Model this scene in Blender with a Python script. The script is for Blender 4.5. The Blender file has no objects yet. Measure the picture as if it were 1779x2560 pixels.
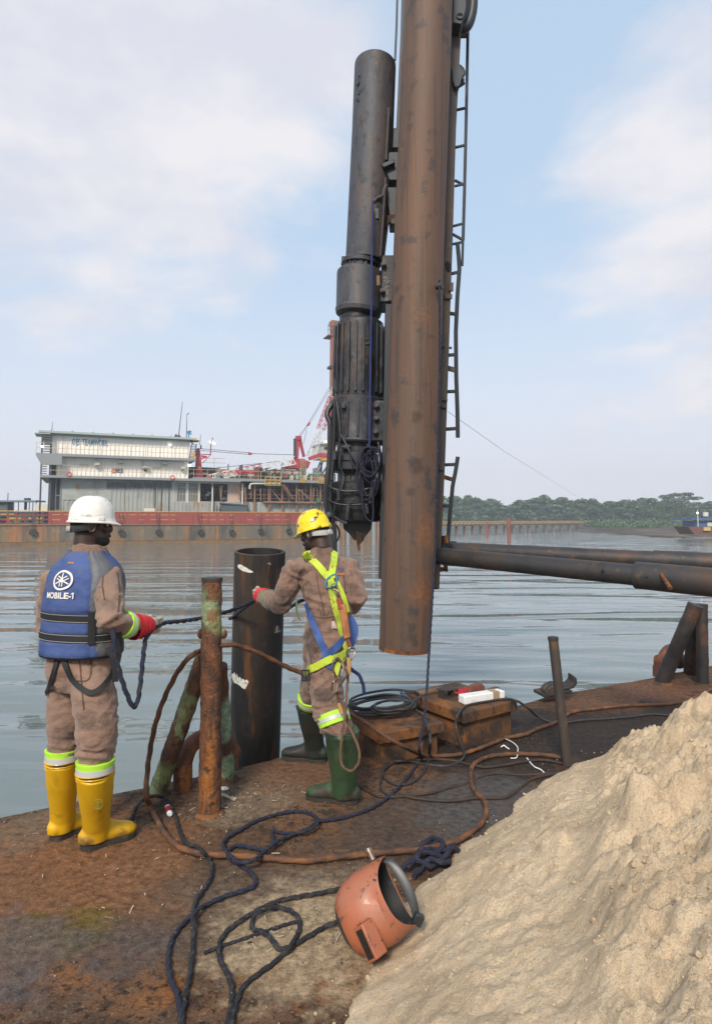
import bpy, bmesh, math, random
import numpy as np
from mathutils import Vector as V, Matrix, noise
from mathutils.bvhtree import BVHTree
R = math.radians
random.seed(7); rng = np.random.default_rng(7)
scn = bpy.context.scene
COL = scn.collection

# ---------------------------------------------------------------- camera
FPX, CX, CY, HZ, EYE = 1577.0, 889.5, 1186.5, 1300.0, 1.67
PIT = math.atan((HZ - CY) / FPX)
camd = bpy.data.cameras.new('camera'); cam = bpy.data.objects.new('camera', camd); COL.objects.link(cam)
camd.sensor_fit = 'HORIZONTAL'; camd.sensor_width = 36.0; camd.lens = 36.0 * FPX / 1779.0
camd.shift_y = -(1280 - CY) / 1779.0
camd.clip_start = 0.05; camd.clip_end = 9000
cam.location = (0, 0, EYE); cam.rotation_euler = (R(90) + PIT, 0, 0)
scn.camera = cam
# ---------------------------------------------------------------- sky, sun, exposure
SUN_EL, SUN_AZ = R(40), R(-166)          # azimuth from +Y towards +X
w = bpy.data.worlds.new('World'); scn.world = w; w.use_nodes = True
def build_world():
    nt = w.node_tree; N = nt.nodes; L = nt.links; N.clear()
    out = N.new('ShaderNodeOutputWorld'); bg = N.new('ShaderNodeBackground'); L.new(bg.outputs[0], out.inputs[0])
    sky = N.new('ShaderNodeTexSky'); sky.sky_type = 'NISHITA'; sky.sun_disc = False
    sky.sun_elevation = SUN_EL; sky.sun_rotation = SUN_AZ; sky.air_density = 1.0; sky.dust_density = 2.0; sky.ozone_density = 1.0
    tc = N.new('ShaderNodeTexCoord')
    sep = N.new('ShaderNodeSeparateXYZ'); L.new(tc.outputs['Generated'], sep.inputs[0])
    def math_(op, a, b=None, clamp=False):
        n = N.new('ShaderNodeMath'); n.operation = op; n.use_clamp = clamp
        for i, x in enumerate((a, b)):
            if x is None: continue
            if isinstance(x, (int, float)): n.inputs[i].default_value = x
            else: L.new(x, n.inputs[i])
        return n.outputs[0]
    zc = math_('ADD', math_('MAXIMUM', sep.outputs[2], 0.0), 0.22)
    comb = N.new('ShaderNodeCombineXYZ')
    L.new(math_('DIVIDE', sep.outputs[0], zc), comb.inputs[0]); L.new(math_('DIVIDE', sep.outputs[1], zc), comb.inputs[1])
    def nz(scale, det, rough, off, dist=0.0):
        mp = N.new('ShaderNodeMapping'); mp.inputs['Location'].default_value = off
        L.new(comb.outputs[0], mp.inputs[0])
        n = N.new('ShaderNodeTexNoise'); n.inputs['Scale'].default_value = scale; n.inputs['Detail'].default_value = det
        n.inputs['Roughness'].default_value = rough; n.inputs['Distortion'].default_value = dist
        L.new(mp.outputs[0], n.inputs['Vector']); return n.outputs[0]
    def ramp(x, a, b):
        m = N.new('ShaderNodeMapRange'); m.interpolation_type = 'SMOOTHSTEP'
        L.new(x, m.inputs[0]); m.inputs[1].default_value = a; m.inputs[2].default_value = b; return m.outputs[0]
    def blob(direction, r0, r1):
        d = N.new('ShaderNodeVectorMath'); d.operation = 'DISTANCE'; L.new(tc.outputs['Generated'], d.inputs[0])
        d.inputs[1].default_value = V(direction).normalized(); return ramp(d.outputs['Value'], r1, r0)
    big = math_('ADD', math_('MULTIPLY', nz(1.3, 3, .5, (3.1, 1.7, 0)), .45), math_('MULTIPLY', nz(3.2, 9, .58, (7.3, 2.2, 0), .3), .55))
    # where the cloud banks hang: large upper left, a wide one to the right, thin ones low
    bank = math_('ADD', math_('MULTIPLY', blob((-.42, .8, .66), .08, .50), .33), math_('MULTIPLY', blob((.60, .8, .42), .06, .46), .30))
    bank = math_('ADD', bank, math_('MULTIPLY', blob((-.05, .8, .52), .02, .26), .12))
    dens = math_('ADD', big, math_('SUBTRACT', bank, .10))
    mask = ramp(dens, .45, .69)
    low = ramp(sep.outputs[2], .46, .0)
    mx = N.new('ShaderNodeMix'); mx.data_type = 'RGBA'
    skyb = N.new('ShaderNodeMix'); skyb.data_type = 'RGBA'; skyb.inputs[0].default_value = .72
    L.new(sky.outputs[0], skyb.inputs[6]); skyb.inputs[7].default_value = (4.3, 5.55, 6.95, 1)
    hz = N.new('ShaderNodeMix'); hz.data_type = 'RGBA'; L.new(math_('MULTIPLY', low, .92), hz.inputs[0])
    L.new(skyb.outputs[2], hz.inputs[6]); hz.inputs[7].default_value = (5.7, 5.7, 6.25, 1)
    L.new(math_('MULTIPLY', mask, .88), mx.inputs[0])
    L.new(hz.outputs[2], mx.inputs[6])
    cc = N.new('ShaderNodeMix'); cc.data_type = 'RGBA'; L.new(ramp(nz(2.6, 7, .6, (1, 9, 0)), .38, .64), cc.inputs[0])
    cc.inputs[6].default_value = (5.2, 5.2, 5.75, 1); cc.inputs[7].default_value = (6.35, 6.1, 6.2, 1)
    L.new(cc.outputs[2], mx.inputs[7])
    L.new(mx.outputs[2], bg.inputs[0]); bg.inputs[1].default_value = 0.095
build_world()
sl = bpy.data.lights.new('sun', 'SUN'); sl.energy = 2.5; sl.angle = R(13); sl.color = (1.0, .90, .77)
sun = bpy.data.objects.new('sun', sl); COL.objects.link(sun)
sdir = V((math.sin(SUN_AZ) * math.cos(SUN_EL), math.cos(SUN_AZ) * math.cos(SUN_EL), math.sin(SUN_EL)))
sun.rotation_euler = sdir.to_track_quat('Z', 'Y').to_euler(); sun.location = (0, 0, 60)
scn.view_settings.view_transform = 'Standard'; scn.view_settings.look = 'None'
scn.view_settings.exposure = 0.64; scn.view_settings.gamma = 1.0
try:
    scn.cycles.use_denoising = True; scn.cycles.max_bounces = 6; scn.cycles.volume_bounces = 1
    scn.cycles.caustics_reflective = False; scn.cycles.caustics_refractive = False
except Exception: pass

# ---------------------------------------------------------------- photo pixel -> world
_ct, _st = math.cos(PIT), math.sin(PIT)
CAMP = V((0, 0, EYE)); FWD = V((0, _ct, _st))
def ray(px, py):
    u = (px - CX) / FPX; v = (CY - py) / FPX
    return V((u, _ct - v * _st, _st + v * _ct))
def P(px, py, d):
    r = ray(px, py); return CAMP + r * (d / r.y)
def G(px, py, z=0.0):
    r = ray(px, py); return CAMP + r * ((z - EYE) / r.z)
def W(px, p):                      # world size of px pixels at point p
    return px / FPX * (p - CAMP).dot(FWD)

# ---------------------------------------------------------------- mesh builder
class MB:
    def __init__(s): s.v = []; s.f = []; s.m = []; s.cm = 0
    def add(s, vs, fs):
        o = len(s.v); s.v += [tuple(x) for x in vs]; s.f += [tuple(i + o for i in f) for f in fs]; s.m += [s.cm] * len(fs); return s
    def hexa(s, c): return s.add(c, [(0,3,2,1),(4,5,6,7),(0,1,5,4),(1,2,6,5),(2,3,7,6),(3,0,4,7)])
    def box(s, c, size, rot=None):
        x, y, z = [a / 2 for a in size]; c = V(c)
        cs = [V(q) for q in ((-x,-y,-z),(x,-y,-z),(x,y,-z),(-x,y,-z),(-x,-y,z),(x,-y,z),(x,y,z),(-x,y,z))]
        if rot is not None: cs = [rot @ q for q in cs]
        return s.hexa([c + q for q in cs])
    def frame_box(s, o, ex, ey, ez):   # corner o and three edge vectors
        o, ex, ey, ez = V(o), V(ex), V(ey), V(ez)
        return s.hexa([o, o+ex, o+ex+ey, o+ey, o+ez, o+ex+ez, o+ex+ey+ez, o+ey+ez])
    def beam(s, p0, p1, wd, ht=None, up=(0,0,1)):
        p0, p1, up = V(p0), V(p1), V(up); ht = wd if ht is None else ht
        t = (p1 - p0).normalized(); sd = t.cross(up)
        if sd.length < 1e-4: sd = t.cross(V((1,0,0)))
        sd.normalize(); u = sd.cross(t).normalized(); a = sd * (wd/2); b = u * (ht/2)
        return s.hexa([p0-a-b, p0+a-b, p1+a-b, p1-a-b, p0-a+b, p0+a+b, p1+a+b, p1-a+b])
    def rings(s, rs, caps=True, closed=False):
        n = len(rs[0]); vs = [q for r in rs for q in r]; fs = []
        m = len(rs)
        for i in range(m if closed else m - 1):
            a, b = i * n, ((i + 1) % m) * n
            for j in range(n): fs.append((a+j, a+(j+1)%n, b+(j+1)%n, b+j))
        if caps and not closed:
            fs.append(tuple(range(n))[::-1]); fs.append(tuple(range((m-1)*n, m*n)))
        return s.add(vs, fs)
    def tube(s, path, r, seg=10, side=None, caps=True, closed=False, twist=None, rough=None):
        """r: number, list of numbers or list of (ra, rb); side fixes the direction of ra; twist=(strands, depth, pitch)"""
        pts = [V(p) for p in path]; n = len(pts); rs = []; run = 0.0
        prev = None
        for i, p in enumerate(pts):
            if closed: t = pts[(i+1)%n] - pts[i-1]
            else: t = pts[min(i+1,n-1)] - pts[max(i-1,0)]
            if t.length < 1e-9: t = V((0,0,1))
            t.normalize()
            if side is not None:
                a = V(side); a = a - t * a.dot(t)
            elif prev is None:
                a = t.cross(V((0,0,1)))
                if a.length < .05: a = t.cross(V((1,0,0)))
            else: a = prev - t * prev.dot(t)
            if a.length < 1e-6: a = t.cross(V((.3,.5,.8)))
            a.normalize(); prev = a; b = t.cross(a)
            rr = r[i] if isinstance(r, (list, tuple)) else r
            ra, rb = rr if isinstance(rr, (tuple, list)) else (rr, rr)
            if i: run += (p - pts[i-1]).length
            ring = []
            for k in range(seg):
                th = 2*math.pi*k/seg; m = 1.0
                if twist: m = 1 + twist[1]*math.cos(twist[0]*th - 2*math.pi*run/twist[2])
                q = p + a*(ra*m*math.cos(th)) + b*(rb*m*math.sin(th))
                if rough: q = q + (q-p).normalized()*rough[0]*(noise.noise(q*rough[1]) + .5*noise.noise(q*rough[1]*2.7))
                ring.append(q)
            rs.append(ring)
        return s.rings(rs, caps, closed)
    def ball(s, c, r, seg=16, rot=None, n=10):
        c = V(c); r = r if isinstance(r, (tuple, list)) else (r, r, r); rs = []
        for i in range(n + 1):
            ph = math.pi * (i + .02 if i == 0 else (i - .02 if i == n else i)) / n
            ring = []
            for k in range(seg):
                th = 2*math.pi*k/seg
                q = V((r[0]*math.sin(ph)*math.cos(th), r[1]*math.sin(ph)*math.sin(th), -r[2]*math.cos(ph)))
                ring.append(c + (rot @ q if rot is not None else q))
            rs.append(ring)
        return s.rings(rs)
    def torus(s, c, R0, r0, axis=(0,0,1), seg=24, k=10, sx=1.0):
        ax = V(axis).normalized(); a = ax.cross(V((0,0,1)))
        if a.length < .05: a = ax.cross(V((1,0,0)))
        a.normalize(); b = ax.cross(a); c = V(c)
        return s.tube([c + a*(R0*sx*math.cos(2*math.pi*i/seg)) + b*(R0*math.sin(2*math.pi*i/seg)) for i in range(seg)], r0, k, closed=True)
    def cyl(s, p0, p1, r0, r1=None, seg=16): return s.tube([p0, p1], [r0, r0 if r1 is None else r1], seg)
    def prism(s, pts, ext):            # closed outline + extrusion vector
        pts = [V(p) for p in pts]; ext = V(ext); n = len(pts)
        fs = [tuple(range(n))[::-1], tuple(range(n, 2*n))] + [(i, (i+1)%n, n+(i+1)%n, n+i) for i in range(n)]
        return s.add(pts + [p + ext for p in pts], fs)
    def mesh(s, name, mats, parent_loc=V((0,0,0)), smooth=True, angle=38):
        me = bpy.data.meshes.new(name)
        me.from_pydata([tuple(V(q) - parent_loc) for q in s.v], [], s.f)
        bm = bmesh.new(); bm.from_mesh(me); bmesh.ops.recalc_face_normals(bm, faces=bm.faces); bm.to_mesh(me); bm.free()
        mats = mats if isinstance(mats, (list, tuple)) else [mats]
        for m_ in mats: me.materials.append(m_)
        if len(mats) > 1: me.polygons.foreach_set('material_index', s.m)
        if smooth:
            me.shade_smooth()
            try: me.set_sharp_from_angle(angle=R(angle))
            except Exception: pass
        me.update(); return me
    def build(s, name, mats, parent=None, smooth=True, angle=38, bevel=0, loc=None):
        off = V((0,0,0)); q = parent
        while q is not None: off = off + V(q.location); q = q.parent
        l = V(loc) if loc is not None else V((0,0,0))
        me = s.mesh(name, mats, off + l, smooth, angle)
        o = bpy.data.objects.new(name, me); o.location = l; COL.objects.link(o)
        if parent is not None: o.parent = parent
        if bevel:
            b = o.modifiers.new('bevel', 'BEVEL'); b.width = bevel; b.segments = 2; b.limit_method = 'ANGLE'; b.angle_limit = R(40)
        return o
def tag(o, label=None, cat=None, group=None, kind=None):
    if label: o['label'] = label
    if cat: o['category'] = cat
    if group: o['group'] = group
    if kind: o['kind'] = kind
    return o
def thing(name, label, cat, loc, group=None):
    o = bpy.data.objects.new(name, None); o.empty_display_size = .2; COL.objects.link(o); o.location = V(loc)
    return tag(o, label, cat, group)
def link_mesh(name, me, parent=None):
    o = bpy.data.objects.new(name, me); COL.objects.link(o)
    if parent is not None: o.parent = parent
    return o
def copy_tree(o, parent=None):
    c = o.copy(); COL.objects.link(c); c.parent = parent
    for ch in list(o.children): copy_tree(ch, c)
    return c
def spline(pts, step=.03, closed=False):
    """Catmull-Rom through pts, resampled to even steps"""
    q = [V(p) for p in pts]; n = len(q); out = []
    for i in range(n if closed else n - 1):
        if closed: a, b, c, d = q[i-1], q[i], q[(i+1)%n], q[(i+2)%n]
        else: a, b, c, d = q[max(i-1,0)], q[i], q[i+1], q[min(i+2,n-1)]
        m = 12
        for k in range(m):
            t = k / m
            out.append(.5*((2*b) + (c-a)*t + (2*a-5*b+4*c-d)*t*t + (3*b-a-3*c+d)*t**3))
    out.append(q[0].copy() if closed else q[-1].copy())
    res = [out[0]]; acc = 0.0
    for i in range(1, len(out)):
        seg = (out[i] - out[i-1]).length; p = out[i-1]
        while acc + seg >= step and seg > 1e-9:
            p = p + (out[i] - p) * ((step - acc) / seg); res.append(p.copy()); seg = (out[i] - p).length; acc = 0.0
        acc += seg
    if not closed: res.append(out[-1])
    return res

# ---------------------------------------------------------------- materials
def mat(name, base, rough=.6, metal=0.0, layers=(), bump=None, coat=0.0, spec=.5, sheen=0.0, alt=None):
    """layers: (colour, scale, lo, hi, amount[, stretch, rough]) noise patches over the base; bump: list of (scale, distance[, stretch])"""
    m = bpy.data.materials.new(name); m.use_nodes = True; nt = m.node_tree; N, L = nt.nodes, nt.links
    bs = N['Principled BSDF']; bs.inputs['Metallic'].default_value = metal; bs.inputs['Roughness'].default_value = rough
    bs.inputs['Specular IOR Level'].default_value = spec; bs.inputs['Coat Weight'].default_value = coat
    bs.inputs['Sheen Weight'].default_value = sheen
    tc = N.new('ShaderNodeTexCoord')
    def vec(st, i):
        mp = N.new('ShaderNodeMapping'); L.new(tc.outputs['Object'], mp.inputs[0]); mp.inputs['Scale'].default_value = st
        mp.inputs['Location'].default_value = (i*3.7, i*1.9, i*5.3); return mp.outputs[0]
    col = None; rgh = None
    for i, ly in enumerate(layers):
        c, sc_, lo, hi, am = ly[:5]; st = ly[5] if len(ly) > 5 and ly[5] else (1,1,1)
        n = N.new('ShaderNodeTexNoise'); n.inputs['Scale'].default_value = sc_; n.inputs['Detail'].default_value = 7; n.inputs['Roughness'].default_value = .6
        L.new(vec(st, i+1), n.inputs['Vector'])
        r = N.new('ShaderNodeMapRange'); L.new(n.outputs[0], r.inputs[0]); r.inputs[1].default_value = .5+(lo-.5)*.68; r.inputs[2].default_value = .5+(hi-.5)*.68
        r.inputs[3].default_value = 0; r.inputs[4].default_value = am
        mx = N.new('ShaderNodeMix'); mx.data_type = 'RGBA'; L.new(r.outputs[0], mx.inputs[0])
        if col is None: mx.inputs[6].default_value = (*base, 1)
        else: L.new(col, mx.inputs[6])
        mx.inputs[7].default_value = (*c, 1); col = mx.outputs[2]
        if len(ly) > 6:
            mr = N.new('ShaderNodeMix'); mr.data_type = 'FLOAT'; L.new(r.outputs[0], mr.inputs[0])
            if rgh is None: mr.inputs[2].default_value = rough
            else: L.new(rgh, mr.inputs[2])
            mr.inputs[3].default_value = ly[6]; rgh = mr.outputs[0]
    if col is None: bs.inputs['Base Color'].default_value = (*base, 1)
    else: L.new(col, bs.inputs['Base Color'])
    if rgh is not None: L.new(rgh, bs.inputs['Roughness'])
    prev = None
    for i, bp_ in enumerate(bump or ()):
        st = bp_[2] if len(bp_) > 2 else (1,1,1)
        n = N.new('ShaderNodeTexNoise'); n.inputs['Scale'].default_value = bp_[0]; n.inputs['Detail'].default_value = 6; n.inputs['Roughness'].default_value = .6
        L.new(vec(st, i+11), n.inputs['Vector'])
        b = N.new('ShaderNodeBump'); b.inputs['Distance'].default_value = bp_[1]; b.inputs['Strength'].default_value = 1
        L.new(n.outputs[0], b.inputs['Height'])
        if prev is not None: L.new(prev, b.inputs['Normal'])
        prev = b.outputs[0]
    if prev is not None: L.new(prev, bs.inputs['Normal'])
    return m
def emis(name, c, s):
    m = bpy.data.materials.new(name); m.use_nodes = True; b = m.node_tree.nodes['Principled BSDF']
    b.inputs['Base Color'].default_value = (*c, 1); b.inputs['Emission Color'].default_value = (*c, 1); b.inputs['Emission Strength'].default_value = s; return m
RUST = (.16, .065, .03); DRUST = (.075, .035, .02); ORUST = (.30, .11, .03)
VST = (1, 1, .16)
M = dict(
 pile = mat('pile steel', (.122, .068, .043), .66, .1, [((.098,.062,.045), 1.3, .44, .62, .75, (1,1,.5)), ((.155,.075,.038), 7, .50, .64, .55, (1.6,1.6,.03)), ((.050,.040,.036), 14, .54, .66, .55, (1.4,1.4,.03)), ((.17,.078,.036), 3.2, .58, .72, .6, (1.3,1.3,.12)), ((.13,.075,.045), 16, .58, .74, .5), ((.040,.036,.036), 6, .60, .70, .7), ((.33,.29,.25), 22, .79, .83, .7)], [(30,.002), (4,.004,(1,1,.4))]),
 pile2 = mat('tarred pile', (.015, .013, .0115), .6, .05, [((.044,.028,.019), 3, .43, .60, .9, (1,1,.35)), ((.012,.012,.013), 5, .5, .62, .8, (1.3,1.3,.12)), ((.12,.046,.015), 4.5, .56, .66, .85, (1.8,1.8,.22)), ((.05,.045,.042), 16, .6, .75, .4), ((.30,.29,.27), 5, .75, .79, .8, (1,1,1.6))], [(26,.002), (5,.004)]),
 mast = mat('mast steel', (.088,.070,.056), .65, .1, [((.10,.06,.04), 2.2, .45, .7, .8, (1,1,.2)), ((.04,.042,.046), 5, .5, .7, .7, (1,1,.4)), ((.16,.10,.06), 14, .62, .76, .4)], [(24,.002)]),
 hammer = mat('oily hammer steel', (.027,.033,.044), .58, .05, [((.062,.046,.040), 3.5, .50, .70, .6, (1,1,.3)), ((.012,.013,.016), 5, .46, .62, .9, (1,1,.6), .35), ((.12,.066,.038), 8, .60, .72, .5, (1.3,1.3,.35)), ((.085,.095,.105), 14, .58, .72, .6, (1,1,.4)), ((.015,.014,.014), 30, .58, .70, .7)], [(18,.005), (70,.002)]),
 tube = mat('hammer tube steel', (.056,.060,.072), .60, .05, [((.090,.064,.056), 1.8, .46, .66, .7, (1,1,.35)), ((.032,.038,.048), 3, .48, .64, .85, (1,1,.4)), ((.12,.078,.058), 9, .58, .72, .5, (1.4,1.4,.2)), ((.020,.020,.022), 16, .58, .70, .7, (1,1,.6)), ((.19,.17,.155), 30, .70, .78, .5)], [(22,.004), (70,.0015)]),
 greasy = mat('black greasy rubber steel', (.017,.017,.019), .42, .05, [((.022,.020,.018), 6, .45, .65, .8), ((.06,.05,.035), 14, .66, .78, .5)], [(14,.006), (50,.002)]),
 dark = mat('dark painted steel', (.030,.036,.044), .5, .2, [((.05,.035,.025), 8, .55, .75, .7)], [(40,.001)]),
 darkhole = mat('dark opening', (.012,.013,.016), .9),
 strut = mat('strut pipe steel', (.045,.043,.044), .55, .25, [((.085,.052,.035), 3, .5, .72, .8), ((.022,.024,.028), 6, .5, .7, .6), ((.17,.09,.04), 18, .66, .76, .5)], [(28,.0015)]),
 post = mat('rusty post', (.120,.052,.026), .8, 0, [((.070,.036,.022), 5, .45, .64, .9), ((.26,.10,.022), 4, .55, .72, .8, (1.4,1.4,.3)), ((.045,.03,.022), 16, .6, .74, .7), ((.20,.26,.13), 4.2, .60, .66, .85, (1.5,1.5,.5))], [(16,.016), (50,.006)]),
 post_rust = mat('deeply rusted post', (.140,.052,.020), .85, 0, [((.065,.030,.018), 6, .45, .60, .95, (1.2,1.2,.6)), ((.30,.105,.016), 7, .50, .66, .9, (1.4,1.4,.22)), ((.035,.024,.018), 22, .55, .68, .85), ((.22,.13,.06), 40, .62, .72, .6)], [(14,.018), (45,.008)]),
 paint_green = mat('flaking green paint', (.23,.33,.20), .7, 0, [((.14,.065,.028), 9, .46, .56, 1.0), ((.30,.27,.10), 5, .55, .7, .6), ((.05,.035,.025), 14, .60, .72, .9)], [(18,.006)]),
 post_dark = mat('dark rusted post', (.040,.034,.031), .65, .2, [((.12,.052,.028), 4, .5, .7, .8, (1,1,.4)), ((.16,.16,.06), 5, .78, .84, .7), ((.02,.022,.026), 9, .5, .7, .8)], [(20,.004)]),
 vent = mat('red oxide vent', (.17,.052,.034), .75, 0, [((.10,.04,.022), 6, .45, .65, .9), ((.24,.095,.03), 9, .58, .72, .8)], [(24,.003)]),
 box = mat('rusty hatch', (.125,.054,.020), .82, 0, [((.040,.025,.017), 5, .44, .60, .95), ((.24,.088,.018), 6, .52, .68, .85), ((.025,.022,.02), 11, .60, .72, .8), ((.18,.11,.05), 40, .64, .76, .5)], [(22,.003)]),
 pole = mat('brown pole', (.060,.048,.042), .6, .2, [((.15,.085,.03), 5, .58, .72, .8, (1,1,.5)), ((.035,.03,.028), 8, .5, .7, .7, (1,1,.3))], [(40,.0015)]),
 rope = mat('navy rope', (.012,.014,.034), .9, 0, [((.020,.021,.030), 20, .45, .65, .8), ((.16,.14,.11), 60, .66, .74, .45)], [(160,.002)]),
 ropeblk = mat('dark tarred rope', (.012,.013,.018), .85, 0, [((.045,.042,.04), 24, .5, .68, .7), ((.22,.19,.14), 60, .66, .74, .5)], [(160,.002)]),
 ropeblue = mat('blue rope', (.022,.035,.16), .8, 0, [((.02,.025,.06), 14, .5, .66, .8)], [(160,.001)]),
 wire = mat('rusted wire rope', (.105,.046,.022), .8, 0, [((.21,.085,.028), 8, .5, .66, .8), ((.05,.03,.022), 11, .52, .68, .8)], [(120,.002)]),
 wiredk = mat('greasy wire rope', (.040,.030,.026), .7, .2, [((.085,.048,.028), 6, .5, .68, .8)], [(120,.002)]),
 cable = mat('black welding cable', (.028,.027,.027), .6, 0, [((.075,.065,.055), 18, .55, .7, .6)], [(90,.001)]),
 white = mat('white plastic', (.78,.78,.76), .5, 0, [((.50,.47,.42), 14, .6, .72, .7)]),
 rag = mat('red rag', (.42,.02,.03), .9, 0, [((.2,.01,.02), 20, .45, .65, .7)], [(40,.01)]),
 orange = mat('orange fibreglass', (.36,.112,.052), .46, 0, [((.33,.135,.078), 5, .42, .66, .8), ((.30,.10,.05), 8, .55, .7, .7), ((.10,.05,.04), 22, .65, .72, .7), ((.03,.02,.018), 34, .70, .74, .9)], [(70,.0006)], coat=.05),
 visor = mat('dark visor', (.012,.012,.014), .2),
 blackplastic = mat('black plastic', (.022,.025,.028), .4, 0, [((.07,.07,.065), 20, .6, .72, .5)]),
 wood = mat('weathered board', (.21,.13,.07), .8, 0, [((.10,.06,.035), 9, .45, .65, .8, (1,6,1))], [(40,.002)]),
 skin = mat('dark skin', (.046,.024,.016), .48, 0, [((.032,.016,.011), 18, .45, .65, .6)], [(220,.0006)]),
 beard = mat('black beard', (.008,.007,.007), .9, 0, [((.015,.012,.011), 90, .5, .6, .8)], [(300,.003)]),
 cloth = mat('brown coverall cloth', (.268,.168,.120), .95, 0, [((.205,.126,.090), 5, .42, .64, .85), ((.25,.16,.118), 8, .52, .70, .6), ((.10,.066,.05), 11, .60, .74, .6), ((.06,.045,.04), 17, .68, .76, .6)], [(38,.007,(1,1,1.6)), (110,.002), (420,.0008)], sheen=.2),
 cloth2 = mat('dirty brown coverall cloth', (.236,.142,.102), .92, 0, [((.166,.100,.073), 5, .42, .62, .9), ((.215,.135,.10), 8, .54, .70, .5), ((.07,.046,.037), 9, .55, .68, .7), ((.04,.03,.027), 17, .66, .75, .7)], [(38,.008,(1,1,1.6)), (110,.002), (420,.0008)], sheen=.2),
 hivis = mat('lime reflective cloth', (.42,.76,.05), .6, 0, [((.26,.45,.05), 16, .55, .7, .6)]),
 silver = mat('silver reflective tape', (.52,.53,.52), .4, .1),
 vblue = mat('blue vest nylon', (.044,.080,.225), .75, 0, [((.058,.10,.27), 5, .45, .65, .7), ((.034,.062,.19), 8, .52, .70, .7), ((.10,.11,.16), 14, .6, .72, .5)], [(24,.006), (300,.0006)]),
 vgrey = mat('grey vest nylon', (.115,.115,.125), .55, 0, [((.085,.085,.095), 6, .45, .65, .7), ((.15,.15,.16), 11, .55, .7, .5)], [(24,.006), (300,.0006)]),
 webbing = mat('black webbing', (.010,.010,.012), .7, 0, (), [(300,.001)]),
 stitch = mat('pale stitching', (.34,.33,.30), .8),
 print = mat('cream print', (.74,.71,.64), .7),
 hwhite = mat('white helmet shell', (.76,.74,.68), .32, 0, [((.62,.60,.54), 6, .52, .7, .6), ((.28,.26,.23), 13, .66, .74, .6, (1,1,2)), ((.10,.09,.08), 24, .70, .745, .8)], [(30,.0004)], coat=.15),
 hyellow = mat('yellow helmet shell', (.78,.58,.008), .34, 0, [((.68,.47,.01), 6, .5, .7, .7), ((.16,.12,.02), 13, .64, .70, .75, (1,1,2)), ((.025,.022,.015), 22, .655, .69, .95)], [(30,.0004)], coat=.15),
 strapgrey = mat('grey suspension', (.40,.40,.38), .6),
 byellow = mat('yellow rubber boot', (.66,.385,.006), .46, 0, [((.54,.29,.006), 4, .45, .66, .8), ((.34,.18,.02), 11, .66, .78, .6), ((.12,.07,.02), 20, .72, .78, .8), ((.30,.17,.03), 6, .64, .78, .5, (1,1,.4))], [(30,.001)], coat=.1),
 sole = mat('black rubber sole', (.030,.026,.022), .75, 0, [((.10,.06,.03), 18, .55, .7, .7)], [(60,.002)]),
 bgreen = mat('green rubber boot', (.038,.080,.036), .46, 0, [((.018,.034,.02), 5, .45, .65, .8), ((.065,.095,.045), 8, .58, .72, .6), ((.05,.035,.025), 14, .6, .72, .7)], [(30,.001)], coat=.05),
 bdark = mat('dark muddy rubber boot', (.020,.030,.022), .5, 0, [((.040,.028,.022), 6, .45, .65, .9), ((.010,.014,.012), 9, .5, .68, .7)], [(30,.001)]),
 gred = mat('red glove cuff', (.62,.022,.030), .7, 0, [((.46,.015,.025), 14, .45, .65, .8)], [(120,.0015)]),
 gwhite = mat('soiled white glove', (.44,.38,.31), .9, 0, [((.24,.18,.13), 30, .45, .65, .9)], [(90,.002)]),
 harn = mat('lime harness webbing', (.50,.62,.045), .75, 0, [((.30,.38,.05), 12, .5, .66, .8), ((.12,.13,.04), 20, .66, .74, .7)], [(260,.001)]),
 harnb = mat('blue harness webbing', (.045,.10,.30), .75, 0, [((.03,.06,.16), 14, .5, .66, .8)], [(260,.001)]),
 teal = mat('teal plate', (.03,.19,.30), .5),
 absorber = mat('orange brown absorber pack', (.36,.145,.045), .8, 0, [((.24,.085,.03), 12, .45, .62, .9), ((.09,.04,.025), 18, .62, .72, .7)], [(80,.001)]),
 lanyard = mat('dirty lanyard rope', (.14,.075,.04), .85, 0, [((.075,.04,.025), 14, .45, .65, .8)], [(160,.002)]),
 steelhook = mat('worn steel hook', (.26,.21,.17), .45, .7, [((.14,.07,.04), 24, .5, .66, .9)]),
)
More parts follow.
